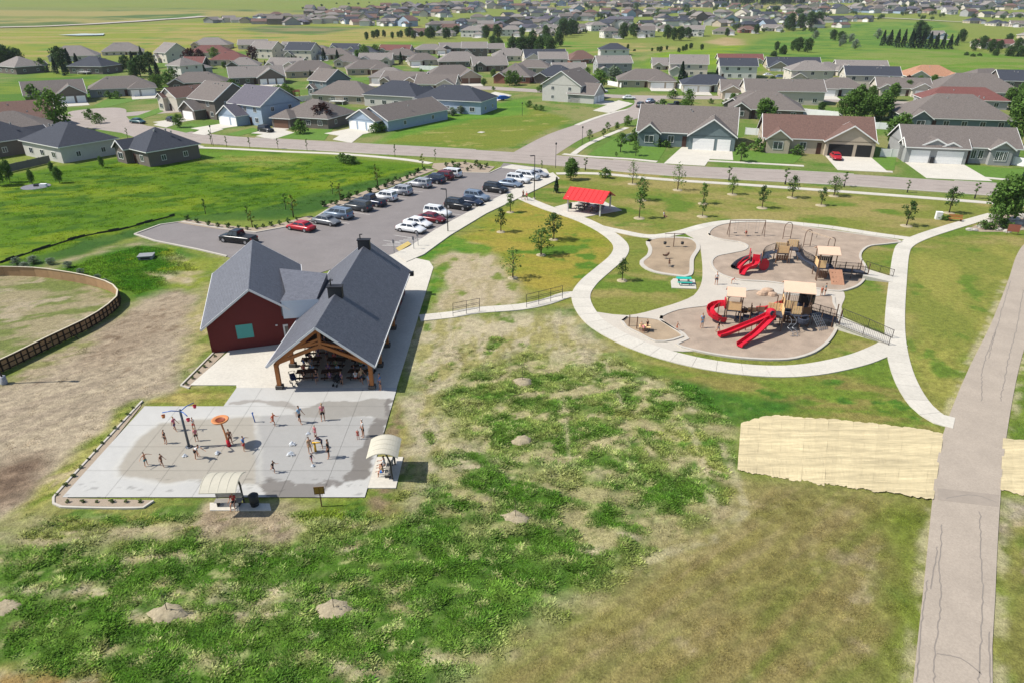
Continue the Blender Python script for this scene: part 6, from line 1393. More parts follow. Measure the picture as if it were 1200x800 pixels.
# ---------------------------------------------------------------- cars
M_tyre = mat('tyre', (.018, .018, .018), .9, .1, 5); M_rim = mat('rim', (.45, .45, .46), .35, .05, 3, metal=.7); M_cglass = mat('car_glass', (.012, .014, .018), .06, 0, spec=.9)
M_hl = mat('headlight', (.75, .76, .78), .15, 0, spec=.8); M_tl = mat('taillight', (.35, .01, .015), .2, 0, spec=.7)
def paintm(n, c, metal=.15, rough=.28):
    m = mat('car_'+n, c, rough, 0, spec=.6, metal=metal); return m
CARC = {'white': (.74, .74, .73), 'silver': (.36, .37, .39), 'grey': (.16, .17, .18), 'darkgrey': (.06, .065, .07), 'black': (.012, .013, .015), 'red': (.42, .02, .03), 'darkred': (.16, .015, .022), 'navy': (.02, .03, .06), 'bluegrey': (.17, .22, .29), 'teal': (.03, .09, .10), 'tan': (.34, .29, .22)}
def car_meshes(kind):
    g = {'sedan': dict(L=4.8, W=.91, zb=.92, zt=1.45, hood=.80, cab=(-1.75, -1.05, .55, 1.25), tail=.90),
         'suv': dict(L=4.75, W=.95, zb=1.05, zt=1.74, hood=.98, cab=(-2.28, -2.0, .45, 1.15), tail=1.02),
         'van': dict(L=5.1, W=.98, zb=1.05, zt=1.76, hood=.95, cab=(-2.45, -2.2, .85, 1.75), tail=1.02),
         'pickup': dict(L=5.7, W=1.0, zb=1.1, zt=1.88, hood=1.08, cab=(-.75, -.55, .75, 1.35), tail=1.08)}[kind]
    L2, W_, zb, zt, hood = g['L']/2, g['W'], g['zb'], g['zt'], g['hood']
    def sec(x, w_, z0, z1):
        return [(x, -w_*.9, z0), (x, -w_, z0+.16), (x, -w_, z1-.22), (x, -w_*.93, z1-.05), (x, -w_*.6, z1+.01), (x, w_*.6, z1+.01), (x, w_*.93, z1-.05), (x, w_, z1-.22), (x, w_, z0+.16), (x, w_*.9, z0)]
    body = MB().loft([sec(-L2, W_*.8, .42, g['tail']-.22), sec(-L2+.1, W_*.93, .3, g['tail']-.04), sec(-L2+.5, W_, .22, g['tail']), sec(g['cab'][0]+.4, W_, .2, zb), sec(0, W_, .2, zb), sec(g['cab'][3], W_, .2, zb-.02), sec(g['cab'][3]+.45, W_*.98, .22, hood), sec(L2-.35, W_*.93, .24, hood-.08), sec(L2-.08, W_*.84, .3, hood-.2), sec(L2, W_*.7, .4, hood-.3)])
    x0, xr0, xr1, x1 = g['cab']; wb, wt = W_*.93, W_*.74
    def ring(xa, xb, w_, z): return [(xa, -w_, z), (xb, -w_, z), (xb, w_, z), (xa, w_, z)]
    cab = MB().loft([ring(x0, x1, wb, zb-.04), ring(x0+.12, x1-.2, wb*.98, zb+.1), ring(xr0, xr1, wt, zt-.04), ring(xr0+.12, xr1-.15, wt*.88, zt+.01)])
    def lerp(a, b, t): return tuple(a[i]+(b[i]-a[i])*t for i in range(3))
    e = .012; gl = {}
    zl, zh = .16, .86
    def quad(a, b, c, d): return MB().add([a, b, c, d], [(0, 1, 2, 3)])
    def pt(u, v, sd):   # side window coords u along, v up
        lo = (x0+.12+(x1-.2-x0-.12)*u, sd*wb*.985, zb+.08); hi = (xr0+(xr1-xr0)*u, sd*wt, zt-.05); p = lerp(lo, hi, v); return (p[0], p[1]+sd*e, p[2]+.004)
    sides = []
    for sd in (-1, 1):
        for u0, u1 in ((.05, .36), (.39, .66), (.69, .95)) if kind in ('suv', 'van') else (((.06, .48), (.53, .95)) if kind == 'sedan' else ((.06, .46), (.52, .94))):
            q = [pt(u0, .08, sd), pt(u1, .08, sd), pt(u1, .88, sd), pt(u0, .88, sd)]; q = q if sd < 0 else q[::-1]; sides.append(quad(*q))
    def fr(x_lo, x_hi, sg):
        a = (x_lo+sg*e, -wb*.88, zb+.1); b = (x_lo+sg*e, wb*.88, zb+.1); c = (x_hi+sg*e, wt*.86, zt-.07); d = (x_hi+sg*e, -wt*.86, zt-.07)
        q = [lerp(a, d, .08), lerp(b, c, .08), lerp(b, c, .94), lerp(a, d, .94)]; q = [(x, y, z+.012) for x, y, z in q]; return quad(*(q if sg > 0 else q[::-1]))
    wind = fr(x1-.2, xr1, 1); rear = fr(x0+.12, xr0, -1)
    wr = .34 if kind in ('sedan',) else .38
    wheel = MB().lathe([(wr*.6, -.11), (wr, -.1), (wr, .1), (wr*.6, .11)], 14); rim = MB().lathe([(0, .105), (wr*.35, .118), (wr*.62, .108)], 10)
    arch = MB()
    xs = (-L2+.95, L2-.92)
    hl = MB(); 
    res = dict(body=body.mesh('body', True), cab=cab.mesh('cabin'), wind=wind.mesh('windshield'), rear=rear.mesh('rear_window'), sides=[s.mesh('side_window') for s in sides], tyre=wheel.mesh('tyre'), rim=rim.mesh('rim', True), xs=xs, wr=wr, W=W_, L2=L2, hood=hood, tail=g['tail'], kind=kind)
    for k in ('body', 'cab'): res[k].materials.append(M_white)
    for m in [res['wind'], res['rear']]+res['sides']: m.materials.append(M_cglass)
    res['tyre'].materials.append(M_tyre); res['rim'].materials.append(M_rim)
    a = MB().box(-.06, .02, -.2, .2, -.07, .07).mesh('headlight'); a.materials.append(M_hl); b = MB().box(-.03, .05, -.14, .14, -.12, .12).mesh('taillight'); b.materials.append(M_tl); res['hl'], res['tl'] = a, b
    tr_ = MB().box(-L2-.01, L2-.15, -W_*.97, W_*.97, .22, .34).mesh('sill_trim'); tr_.materials.append(M_black); res['trim'] = tr_
    if kind == 'pickup':
        bd = MB().box(-L2+.12, x0-.05, -W_*.78, W_*.78, zb-.02, zb+.02).mesh('truck_bed'); bd.materials.append(M_black); res['bed'] = bd
    if kind in ('suv', 'van'):
        rr = MB()
        for sd in (-1, 1): rr.tube([(xr0+.2, sd*wt*.85, zt+.05), (xr1-.2, sd*wt*.85, zt+.05)], .025, 5)
        rm = [MB().tube([(xr0+.2, sd*wt*.85, zt+.04), (xr1-.2, sd*wt*.85, zt+.04)], .025, 5).mesh('roof_rail') for sd in (-1, 1)]
        for m in rm: m.materials.append(M_black)
        res['rails'] = rm
    return res
CM = {}
def car(kind, colour, loc, rz, label, group=None, name='car', cat='car'):
    if kind not in CM: CM[kind] = car_meshes(kind)
    g = CM[kind]; pm = paintm(colour, CARC[colour]); t = thing(name, label, cat, loc, rz, group)
    bo = setmat(meshobj('body', g['body'], t), pm); ca = setmat(meshobj('cabin', g['cab'], t), pm)
    meshobj('windshield', g['wind'], t); meshobj('rear_window', g['rear'], t)
    for s in g['sides']: meshobj('side_window', s, t)
    for x in g['xs']:
        for sd in (-1, 1):
            o = meshobj('wheel', g['tyre'], t, loc=(x, sd*(g['W']-.09), g['wr'])); o.rotation_euler = (sd*-PI/2, 0, 0); meshobj('rim', g['rim'], o)
    for sd in (-1, 1):
        meshobj('headlight', g['hl'], t, loc=(g['L2']-.1, sd*g['W']*.58, g['hood']-.26)); meshobj('taillight', g['tl'], t, loc=(-g['L2']+.03, sd*g['W']*.72, g['tail']-.22))
    meshobj('sill_trim', g['trim'], t)
    if 'bed' in g: meshobj('truck_bed', g['bed'], t)
    for r_ in g.get('rails', []): meshobj('roof_rail', r_, t)
    return t
AL = math.atan2(LN.y, LN.x)
G1 = 'cars parked along the gravel bed'; G2 = 'cars parked along the lot sidewalk'
for px, py, kind, col, nose, lab, nm in (
    (353, 270, 'sedan', 'red', 1, 'bright red sedan parked alone at the end of the gravel-bed row', 'car'),
    (383, 263, 'sedan', 'grey', -1, 'grey sedan parked next to the silver van', 'car'), (397, 255.5, 'van', 'bluegrey', 1, 'silver-blue minivan between the grey sedan and the dark van', 'van'),
    (420, 246.5, 'van', 'darkgrey', 1, 'dark grey minivan in the gravel-bed row', 'van'), (435, 240.5, 'pickup', 'navy', 1, 'dark blue pickup between a dark van and a white SUV', 'pickup'),
    (451, 235, 'suv', 'white', 1, 'white SUV beside the dark blue pickup', 'suv'), (469, 228, 'suv', 'silver', 1, 'silver SUV standing apart in the gravel-bed row', 'suv'),
    (492, 219.5, 'suv', 'silver', 1, 'pale silver crossover next to the dark SUV', 'suv'), (508, 214.5, 'suv', 'navy', 1, 'dark navy SUV beside the red SUV', 'suv'),
    (518, 210.5, 'suv', 'darkred', 1, 'dark red SUV beside the white van at the street end', 'suv'), (527, 207.5, 'van', 'white', 1, 'white minivan at the street end of the gravel-bed row', 'van')):
    p = P(px, py); car(kind, col, p+Vector((0, 0, .045)), AL+(PI if nose > 0 else 0)+random.uniform(-.03, .03), lab, G1, cat=nm)
for px, py, kind, col, nose, lab, nm in (
    (482, 272, 'sedan', 'white', 1, 'white sedan at the building end of the sidewalk row', 'car'), (490, 265.5, 'sedan', 'white', 1, 'white hatchback sedan beside the dark red car', 'car'),
    (506, 260, 'sedan', 'darkred', 1, 'dark red sedan between two white cars', 'car'), (513, 253.5, 'suv', 'white', 1, 'white SUV with dark roof rails beside the light pole', 'suv'),
    (537, 245, 'suv', 'black', 1, 'black SUV past the gap beside the white SUV', 'suv'), (551, 240, 'sedan', 'navy', 1, 'dark navy sedan between two dark SUVs', 'car'), (559, 235, 'suv', 'bluegrey', 1, 'dark blue-grey crossover at the end of the dark trio', 'suv'),
    (581, 225.5, 'suv', 'black', 1, 'large black SUV where the path meets the lot', 'suv'), (598, 219, 'sedan', 'bluegrey', 1, 'silver-blue sedan beside the large black SUV', 'car'),
    (607, 214.5, 'suv', 'white', 1, 'white SUV between a silver-blue sedan and a white van', 'suv'), (618, 211, 'van', 'white', 1, 'white minivan near the street-end light pole', 'van'), (629, 207.5, 'sedan', 'silver', 1, 'silver sedan at the street end of the sidewalk row', 'car')):
    p = P(px, py); car(kind, col, p+Vector((0, 0, .045)), AL+random.uniform(-.03, .03), lab, G2, cat=nm)
car('pickup', 'black', P(280, 284)+Vector((0, 0, .045)), R(162), 'black pickup truck in the lot behind the red wing', None, cat='pickup')
for px, py, kind, col, a, lab in ((162, 145, 'sedan', 'teal', -20, 'dark teal car on the street bend'), (202, 143, 'sedan', 'black', -40, 'small dark car in a driveway at the bend'), (312, 155, 'suv', 'black', -30, 'black SUV in the driveway of the white and blue house'),
    (979, 187, 'sedan', 'red', -100, 'red car on the driveway before the open garages'), (705, 109, 'suv', 'white', -5, 'white SUV parked on the back street lawn edge'), (737, 117, 'sedan', 'white', -3, 'white sedan parked on the back street'), (751, 126, 'suv', 'darkgrey', 60, 'dark SUV parked on the cross street'),
    (762, 121, 'sedan', 'bluegrey', 50, 'grey-blue car ahead of the dark SUV on the cross street'), (792, 126, 'pickup', 'black', 10, 'dark pickup by the corner shrubs of the cross street'), (900, 90, 'sedan', 'white', 0, 'white car in the upper driveway by the slate gables'), (914, 92, 'sedan', 'bluegrey', 0, 'blue car in the upper driveway by the slate gables'),
    (1186, 118, 'sedan', 'navy', -5, 'navy car in the driveway at the row end')):
    car(kind, col, P(px, py)+Vector((0, 0, .06)), R(a), lab)
# boat under a blue cover
t = thing('covered_boat', 'boat under a bright blue cover beside the walkout house', 'boat', P(590, 118), R(20))
MB().loft([[(x, -w_, z0), (x, w_, z0), (x, w_*.8, z1), (x, -w_*.8, z1)] for x, w_, z0, z1 in ((-2.4, .8, .6, 1.3), (-1, 1.0, .5, 1.7), (.8, 1.0, .5, 1.6), (2.2, .5, .8, 1.2), (2.7, .1, 1.0, 1.1))]).build('cover', mat('blue_tarp', lin(50, 110, 200, .7), .5, .1, 2), t)
for s in (-1, 1): 
    o = MB().lathe([(0, -.1), (.33, -.1), (.33, .1), (0, .1)], 12).build('wheel', M_tyre, t); o.location = (-.3, s*.9, .33); o.rotation_euler = (PI/2, 0, 0)
MB().beam((2.4, 0, .5), (3.6, 0, .45), .1, .1).build('trailer_tongue', M_galv, t)
# cars standing in the open garages
car('suv', 'white', P(961, 172)+Vector((0, 0, .02)), R(-103), 'white vehicle parked inside the wide open garage') if False else None
# street lamps and signs
for px, py, hpx, lab in ((651, 197, 24, 'thin street sign post at the junction corner by the lot'), (682, 171, 18, 'slim lamp post beside the cross street'), (250, 171, 19, 'slim lamp post on the field side of the main street'), (612, 136, 12, 'slim lamp post beside the tall grey corner house')):
    p = P(px, py); h = hpx/(py/35.78)/.9; t = thing('lamp_post', lab, 'lamp post', p)
    MB().cyl((0, 0, 0), (0, 0, h), .06, .045, 8).build('pole', M_black, t); MB().lathe([(.05, h-.05), (.16, h), (.2, h+.3), (.05, h+.45), (0, h+.45)], 10).build('lantern', M_black, t, True)
for px, py, lab in ((462, 297, 'accessible parking sign post where the walk meets the lot'), (485, 293, 'slim sign post beside the lot sidewalk by the white sedan'), (490, 289, 'second slim sign post beside the lot sidewalk')):
    t, b = post_sign('parking_sign', lab, 'sign', P(px, py), R(-25), .32, .5, 1.75, mat('sign_grey', lin(120, 122, 130, .5), .5, .05, 3), M_galv)
# yard furniture and clutter
t = thing('play_set', 'brown timber play set in the yard of the teal-flanked house', 'play set', P(348, 116), R(20))
for x in (-1, 1):
    for y in (-.8, .8): MB().box(x-.07, x+.07, y-.07, y+.07, 0, 2.4).build('post', M_wood, t)
MB().box(-1.1, 1.1, -.9, .9, 1.2, 1.3).build('deck', M_wood, t); MB().add([(-1.3, -1, 2.4), (1.3, -1, 2.4), (1.3, 0, 3.1), (-1.3, 0, 3.1), (-1.3, 1, 2.4), (1.3, 1, 2.4)], [(0, 1, 2, 3), (3, 2, 5, 4)]).build('canopy', mat('canopy_brown', lin(120, 70, 50, .6), .8, .1, 2), t)
MB().beam((1, 0, 1.2), (3.4, 0, .1), .5, .06).build('slide', M_yel, t)
t = thing('patio', 'gravel patio with white furniture in the grass below the slate walkout', 'patio', P(42, 219), 0)
MB().lathe([(2.6, -.05), (2.5, .05), (0, .06)], 16).build('gravel', mat('patio_gravel', lin(150, 150, 158, .55), .95, .15, 5), t); MB().box(.9, 2.1, -.3, .4, .06, .55).build('bench', M_white, t); MB().box(-.3, .5, -.2, .2, .06, .4).build('fire_pit', M_black, t)
t = thing('utility_cabinet', 'white utility cabinet standing on the lawn near the timber bench', 'cabinet', P(1099, 257), R(-15))
MB().box(-.45, .45, -.35, .35, 0, 1.15).build('body', M_white, t); MB().box(-.48, .48, -.38, .38, 1.15, 1.22).build('lid', M_white, t); MB().box(-.4, .4, -.36, -.35, .1, 1.05).build('door', mat('cabinet_door', (.6, .6, .58), .5, .04, 2), t)
t = thing('park_bench', 'tan timber bench beside the upper path', 'bench', P(1119, 259.5), R(-20))
for k in range(4): MB().box(-1, 1, -.25+k*.14, -.13+k*.14, .43, .48).build('seat_slat', M_wood, t)
for k in range(3): MB().box(-1, 1, .32, .36, .58+k*.16, .70+k*.16).build('back_slat', M_wood, t)
for x in (-.8, .8): MB().box(x-.05, x+.05, -.25, .38, 0, .43).build('leg', M_brownm, t)
# boulders of the landscaped corner and rust-red sign board
def boulder(px, py, s, lab='pale boulder in the planted corner at the end of the upper path'):
    mb = MB(); n = 9; rs = random.Random(int(px*7+py)); rings = []
    for z, r in ((-.1, .9), (.25, 1.0), (.55, .8), (.75, .45)): rings.append([(s*r*rs.uniform(.8, 1.15)*math.cos(2*PI*j/n)*1.3, s*r*rs.uniform(.8, 1.15)*math.sin(2*PI*j/n), s*z) for j in range(n)])
    o = mb.loft(rings).build('boulder', mat('pale_stone', lin(205, 198, 186, .62), .9, .14, 3)); o.location = P(px, py); tag(o, lab, 'boulder', 'boulders of the planted corner')
for a in ((1158, 262, .8), (1163, 257, .9), (1150, 267, .6), (1136, 270, .5), (1142, 270.5, .45), (1170, 270, .5), (1180, 272, .5), (1188, 258, .7), (1196, 255, .8), (1193, 263, .6)): boulder(*a)
struct(MB().prism(PP([(1132, 270), (1156, 258), (1172, 250), (1210, 250), (1215, 268), (1180, 272), (1150, 272)]), -.05, .03), 'planting_bed', M_gravel)
tree_px('round', 1172, 262, 40, 'broad shrubby tree in the boulder corner', 'trees of the boulder corner', 1.0); tree_px('spruce', 1190, 240, 34, 'tall leaning evergreen in the boulder corner', 'trees of the boulder corner', .7); tree_px('young3', 1164, 268, 22, 'small leafy tree among the boulders', 'trees of the boulder corner', 1)
for a in ((1152, 268, 7), (1160, 269, 6), (1176, 268, 8), (1190, 252, 8), (1104, 258, 4), (1110, 258, 4)): tree_px('bigbush', *a, 'low green shrub in the boulder corner', 'shrubs of the boulder corner', 1.3)
t, b = post_sign('notice_board', 'rust-red notice board on two posts by the boulder corner', 'sign', P(1186, 275), R(-20), 1.6, 1.1, 1.0, mat('rust_board', lin(166, 100, 82, .7), .7, .1, 3), posts=2)
# ---------------------------------------------------------------- red picnic shelter
rs_ = thing('picnic_shelter', 'open picnic shelter with a bright red metal gable roof', 'shelter', P(690, 247), R(-28))
M_rr = mat('red_metal_roof', lin(226, 62, 62, .8), .45, .06, 1.0)
wx, wy, ze, zr = 3.6, 3.0, 2.3, 3.7
for s in (-1, 1):
    mb = MB().add([(-wx, s*wy, ze), (wx, s*wy, ze), (wx, 0, zr), (-wx, 0, zr), (-wx, s*wy, ze-.08), (wx, s*wy, ze-.08), (wx, 0, zr-.08), (-wx, 0, zr-.08)], [(0, 1, 2, 3), (7, 6, 5, 4), (0, 4, 5, 1), (1, 5, 6, 2), (3, 7, 4, 0)])
    ro = mb.build('roof', M_rr, rs_)
    for k in range(9):
        x = -wx+.1+k*(2*wx-.2)/8; MB().beam((x, s*wy, ze+.03), (x, 0, zr+.03), .05, .05).build('seam', M_rr, ro)
for x in (-2.9, 2.9):
    for y in (-2.3, 2.3): MB().box(x-.11, x+.11, y-.11, y+.11, 0, 2.6).build('post', mat('shelter_post', (.55, .53, .5), .6, .05, 2), rs_)
    MB().beam((x, -2.6, 2.45), (x, 2.6, 2.45), .14, .2).build('beam', M_brownm, rs_); MB().beam((x, -2.7, 2.35), (x, 0, 3.55), .1, .16).beam((x, 2.7, 2.35), (x, 0, 3.55), .1, .16).build('rafter', M_brownm, rs_)
for k, (x, y) in enumerate(((-1.3, -.6), (1.3, -.6), (-1.3, 1.2), (1.3, 1.2))):
    p = rs_.location+Vector((x*math.cos(R(-28))-y*math.sin(R(-28)), x*math.sin(R(-28))+y*math.cos(R(-28)), .06)); picnic_table('dark picnic table under the red shelter roof', p, R(-28), M_steel, M_black, 'tables under the red shelter')
# teal picnic table on its slab
struct(MB().prism(PP([(786, 330), (789, 327), (814, 328), (816, 339), (787, 338)]), -.05, .07), 'table_slab', M_conc)
picnic_table('teal picnic table on a small slab by the plaza', P(801, 333)+Vector((0, 0, .07)), R(-4), mat('teal_coat', lin(40, 190, 170, .75), .5, .08, 3), M_steel)
# ---------------------------------------------------------------- playground
M_deck = mat('coated_deck', lin(70, 76, 92, .6), .7, .1, 4); M_bar = mat('brown_tube', lin(120, 92, 74, .7), .45, .08, 3); M_roofp = mat('pink_tan_roof', lin(238, 200, 172, .78), .5, .04, 2); M_mesh = mat('dark_rail', lin(60, 52, 50, .6), .5, .1, 3)
M_panel2 = mat('rock_panel', lin(196, 146, 116, .75), .7, .15, 3)
def W3(px, py, z=0): p = P(px, py, z); return Vector((p.x, p.y, z))
def slide(t, pts, w_=.5, wall=.28, mt=M_red, name='slide'):
    """open trough along pts"""
    l = smoothline(pts, .25); rings = []
    for i, p in enumerate(l):
        d = l[min(i+1, len(l)-1)]-l[max(i-1, 0)]; d.z = 0; n = Vector((-d.y, d.x, 0)).normalized(); u = Vector((0, 0, 1))
        a = w_/2; rings.append([p+n*(a+.06)+u*wall, p+n*a+u*wall, p+n*(a*.75)+u*.03, p-n*(a*.75)+u*.03, p-n*a+u*wall, p-n*(a+.06)+u*wall, p-n*(a*.85)-u*.06, p+n*(a*.85)-u*.06])
    return MB().loft(rings).build(name, mt, t, False)
def post(t, p, h, r=.06, mt=M_bar): return MB().cyl((p[0], p[1], 0), (p[0], p[1], h), r, n=8).lathe([(r*1.15, 0), (r*1.15, .04), (0, .07)], 8, (p[0], p[1], h-.02)).build('post', mt, t)
def deck(t, c, sx, sy, z, rz=0, mt=M_deck, name='deck'): return MB().cbox((c[0], c[1], z), (sx, sy, .1), rz).build(name, mt, t)
def panel(t, a, b, z0, z1, mt=M_tanpl, slats=0, name='panel'):
    a = Vector((a[0], a[1], 0)); b = Vector((b[0], b[1], 0))
    if not slats: return MB().beam(a+Vector((0, 0, (z0+z1)/2)), b+Vector((0, 0, (z0+z1)/2)), .05, z1-z0).build(name, mt, t)
    for k in range(slats):
        q = a.lerp(b, (k+.5)/slats); d = (b-a).normalized(); h = (b-a).length/slats*.42
        MB().beam(q-d*h+Vector((0, 0, (z0+z1)/2)), q+d*h+Vector((0, 0, (z0+z1)/2)), .05, z1-z0).build(name, mt, t)
def rail(t, pts, h=.95, bars=.18, mt=M_mesh, name='railing'):
    l = [Vector(p) for p in pts]; mb = MB()
    mb.tube([p+Vector((0, 0, h)) for p in l], .03, 6); mb.tube([p+Vector((0, 0, .1)) for p in l], .025, 6)
    for a, b in zip(l[:-1], l[1:]):
        n = max(1, int((b-a).length/bars))
        for k in range(n+1): q = a.lerp(b, k/n); mb.cyl(q+Vector((0, 0, .1)), q+Vector((0, 0, h)), .014, n=4, caps=False)
    return mb.build(name, mt, t)
def gable_roof(t, c, sx, sy, z, rise, rz, mt=M_roofp):
    M_ = Matrix.Translation((c[0], c[1], 0)) @ Matrix.Rotation(rz, 4, 'Z'); mb = MB()
    for s in (-1, 1):
        v = [(-sx/2, s*sy/2, z), (sx/2, s*sy/2, z), (sx/2, 0, z+rise), (-sx/2, 0, z+rise)]; v += [(a, b, c_-.06) for a, b, c_ in v]
        mb.add([M_ @ Vector(q) for q in v], [(0, 1, 2, 3), (7, 6, 5, 4), (0, 4, 5, 1), (1, 5, 6, 2), (3, 7, 4, 0)])
    for k in range(0): pass
    return mb.build('roof', mt, t)
def tower(t, c, s, zd, zroof, rz, roof=True, rise=.7, rs=1.35, sy=None):
    sy = sy or s; co, si = math.cos(rz), math.sin(rz); cs = []
    for a, b in ((-1, -1), (1, -1), (1, 1), (-1, 1)):
        p = Vector((c[0]+a*s/2*co-b*sy/2*si, c[1]+a*s/2*si+b*sy/2*co, 0)); cs.append(p); post(t, p, zroof+(0 if roof else -.6), .065)
    deck(t, c, s+.1, sy+.1, zd, rz)
    if roof: gable_roof(t, c, s*rs, sy*rs, zroof, rise, rz)
    return cs
# ---- lower play structure
ps = thing('play_structure', 'large play structure with double red slide, tan roof and long ramp', 'play structure', (0, 0, 0), 0, 'play structures')
A = W3(857, 377)
ca = tower(ps, A, 1.5, 1.6, 3.4, R(-12), True, .7, 1.3)
panel(ps, ca[0], ca[1], 1.7, 2.7); panel(ps, ca[3], ca[0], 1.7, 2.6, M_tanpl, 4)
# spiral slide at its left
sp = []
for k in range(11):
    a = R(150)-R(240)*k/10*-1; q = A+Vector((-1.6+.85*math.cos(R(20)+k*R(30)), .25+.85*math.sin(R(20)+k*R(30)), 1.75-1.5*k/10)); sp.append(q)
slide(ps, sp, .7, .5, M_red, 'spiral_slide'); MB().cyl((A.x-1.55, A.y+.25, 0), (A.x-1.55, A.y+.25, 2.1), .06, n=8).build('slide_post', M_bar, ps)
MB().cbox((A.x-.95, A.y+.2, 2.2), (.1, 1.0, 1.0), R(-12)).build('slide_hood', M_red, ps)
# arched dark climber between the towers
arc = MB()
for s in (-.35, .35): arc.tube([(A.x+.7+2.1*q, A.y+s-.9*q, .2+1.5*math.sin(PI*(.62-.6*q))) for q in [i/8 for i in range(9)]], .04, 6)
arc.build('climber_rail', M_mesh, ps)
for i in range(1, 8):
    q = i/8; z = .2+1.5*math.sin(PI*(.62-.6*q)); MB().tube([(A.x+.7+2.1*q, A.y-.35-.9*q, z), (A.x+.7+2.1*q, A.y+.35-.9*q, z)], .03, 5).build('rung', M_mesh, ps)
for px, py, h in ((877, 381, 2.6), (873, 388, 1.2), (886, 386, 1.4)): post(ps, W3(px, py), h, .05)
B = W3(928, 377); zB = 1.9
cb_ = tower(ps, B, 2.5, zB, 4.0, R(-14), True, .75, 1.3, 2.2)
rail(ps, [cb_[2]+Vector((0, 0, zB)), cb_[3]+Vector((0, 0, zB))]); rail(ps, [cb_[1]+Vector((0, 0, zB)), cb_[2]+Vector((0, 0, zB))])
_a = P(917, 355, 2.2); _b = P(884, 364, .4); slide(ps, [_a, _a.lerp(_b, .3)+Vector((0, 0, -.1)), _a.lerp(_b, .65)+Vector((0, 0, -.25)), _a.lerp(_b, .88)+Vector((0, 0, -.05)), _b], .75, .36)
# lower deck in front carrying the double slide
Cc = W3(905, 385); cc_ = tower(ps, Cc, 1.5, 1.7, 2.6, R(-14), False)
panel(ps, cc_[2], cc_[3], 1.8, 2.7, M_tanpl, 5); panel(ps, cc_[1], cc_[2], 1.8, 2.7, M_tanpl)
panel(ps, cb_[0], cb_[0].lerp(cb_[1], .5), 2.0, 2.9, M_tanpl, 4); panel(ps, cb_[0], cb_[3], 2.0, 2.8, M_tanpl, 3)
deck(ps, Cc.lerp(B, .5), 1.6, 1.4, 1.55, R(-14))
hub = Cc+Vector((-.75, -.7, 1.75))
hb = MB().loft([[(hub.x+r_*math.cos(k*PI/4+.4), hub.y+r_*math.sin(k*PI/4+.4), z_) for k in range(8)] for z_, r_ in ((1.65, .5), (2.3, .52), (2.55, .42), (2.66, .2))]).build('slide_hood', M_red, ps); MB().lathe([(.28, -.03), (.28, .03), (0, .03)], 14).build('bubble_window', M_deck, hb).location = (hub.x-.05, hub.y-.48, 2.35); bpy.data.objects[-1].rotation_euler
for o in KIDS[hb.name]: o.rotation_euler = (PI/2, 0, R(20))
e1 = W3(842, 396); e2 = W3(866, 408)
slide(ps, [hub+Vector((-.3, 0, 0)), hub.lerp(e1, .25)+Vector((0, 0, .05)), hub.lerp(e1, .55)+Vector((0, .1, .0)), hub.lerp(e1, .85)+Vector((0, 0, .1)), e1+Vector((0, 0, .25))], .68, .34)
slide(ps, [hub+Vector((.1, -.3, 0)), hub.lerp(e2, .28)+Vector((.45, 0, .1)), hub.lerp(e2, .6)+Vector((.3, 0, .0)), hub.lerp(e2, .85)+Vector((.05, 0, .1)), e2+Vector((0, 0, .25))], .68, .34)
for q in (.35, .6): 
    for e in (e1, e2): p = hub.lerp(e, q); post(ps, p, p.z-.02, .035)
# curved transfer deck and steps
for k in range(5):
    a = R(-130+k*26); p = B+Vector((1.5*math.cos(a), 1.5*math.sin(a), 0)); deck(ps, p, .9, .8, 1.5-.02*k, a)
for k in range(4):
    a = R(-120+k*30); p = B+Vector((2.0*math.cos(a), 2.0*math.sin(a), 0)); post(ps, p, 1.5, .045)
for q_, h_ in ((.2, 3.2), (.5, 2.8), (.8, 3.0)): post(ps, Cc.lerp(B, q_)+Vector((.1, 1.2, 0)), h_, .06)
panel(ps, Cc.lerp(B, .3)+Vector((0, 1.2, 0)), Cc.lerp(B, .7)+Vector((0, 1.2, 0)), 1.7, 2.5, M_panel2, 3)
for k in range(4): deck(ps, B+Vector((-1.9-.3*k, -.9-.12*k, 0)), .34, .9, 1.5-.3*k, R(-14), M_deck, 'step')
panel(ps, cb_[0]+Vector((0, 0, 0)), cb_[1], .3, 1.2, M_brownm, 6, 'slat')
panel(ps, ca[1], ca[2], 1.7, 2.6, M_panel2, 3)
for k, q_ in enumerate((.2, .38, .56, .74)):      # stepping decks from the roofed tower to the slide deck
    c_ = A.lerp(Cc, q_)+Vector((0, .35, 0)); deck(ps, c_, .75, .75, .5+.3*k, R(-14)); post(ps, c_+Vector((-.3, .3, 0)), .5+.3*k+1.0, .05); post(ps, c_+Vector((.3, -.3, 0)), .5+.3*k, .05)
for k in range(3): panel(ps, A.lerp(Cc, .3+.2*k)+Vector((-.4, .8, 0)), A.lerp(Cc, .3+.2*k)+Vector((.5, .75, 0)), .9+.25*k, 1.5+.25*k, (M_brownm, M_tanpl, M_panel2)[k])
for x_, y_ in ((-.9, -1.4), (.2, -1.6), (1.1, -1.4), (1.6, -.5), (1.7, .6), (-.2, 1.5)): post(ps, B+Vector((x_, y_, 0)), 2.9, .06)
panel(ps, B+Vector((-.9, -1.42, 0)), B+Vector((.1, -1.62, 0)), 1.6, 2.5, M_tanpl, 4); panel(ps, B+Vector((.25, -1.6, 0)), B+Vector((1.05, -1.42, 0)), 1.6, 2.4, M_brownm, 5)
MB().lathe([(.55, 0), (.6, .2), (.6, .55), (.5, .6)], 16, (B.x+.2, B.y-2.2, .9)).build('crawl_ring', M_deck, ps)
nt_ = MB()
for k in range(7): nt_.tube([B+Vector((1.3+.12*k, -1.5-.18*k, 1.6-.23*k)), B+Vector((2.3+.12*k, -1.1-.18*k, 1.6-.23*k))], .025, 5)
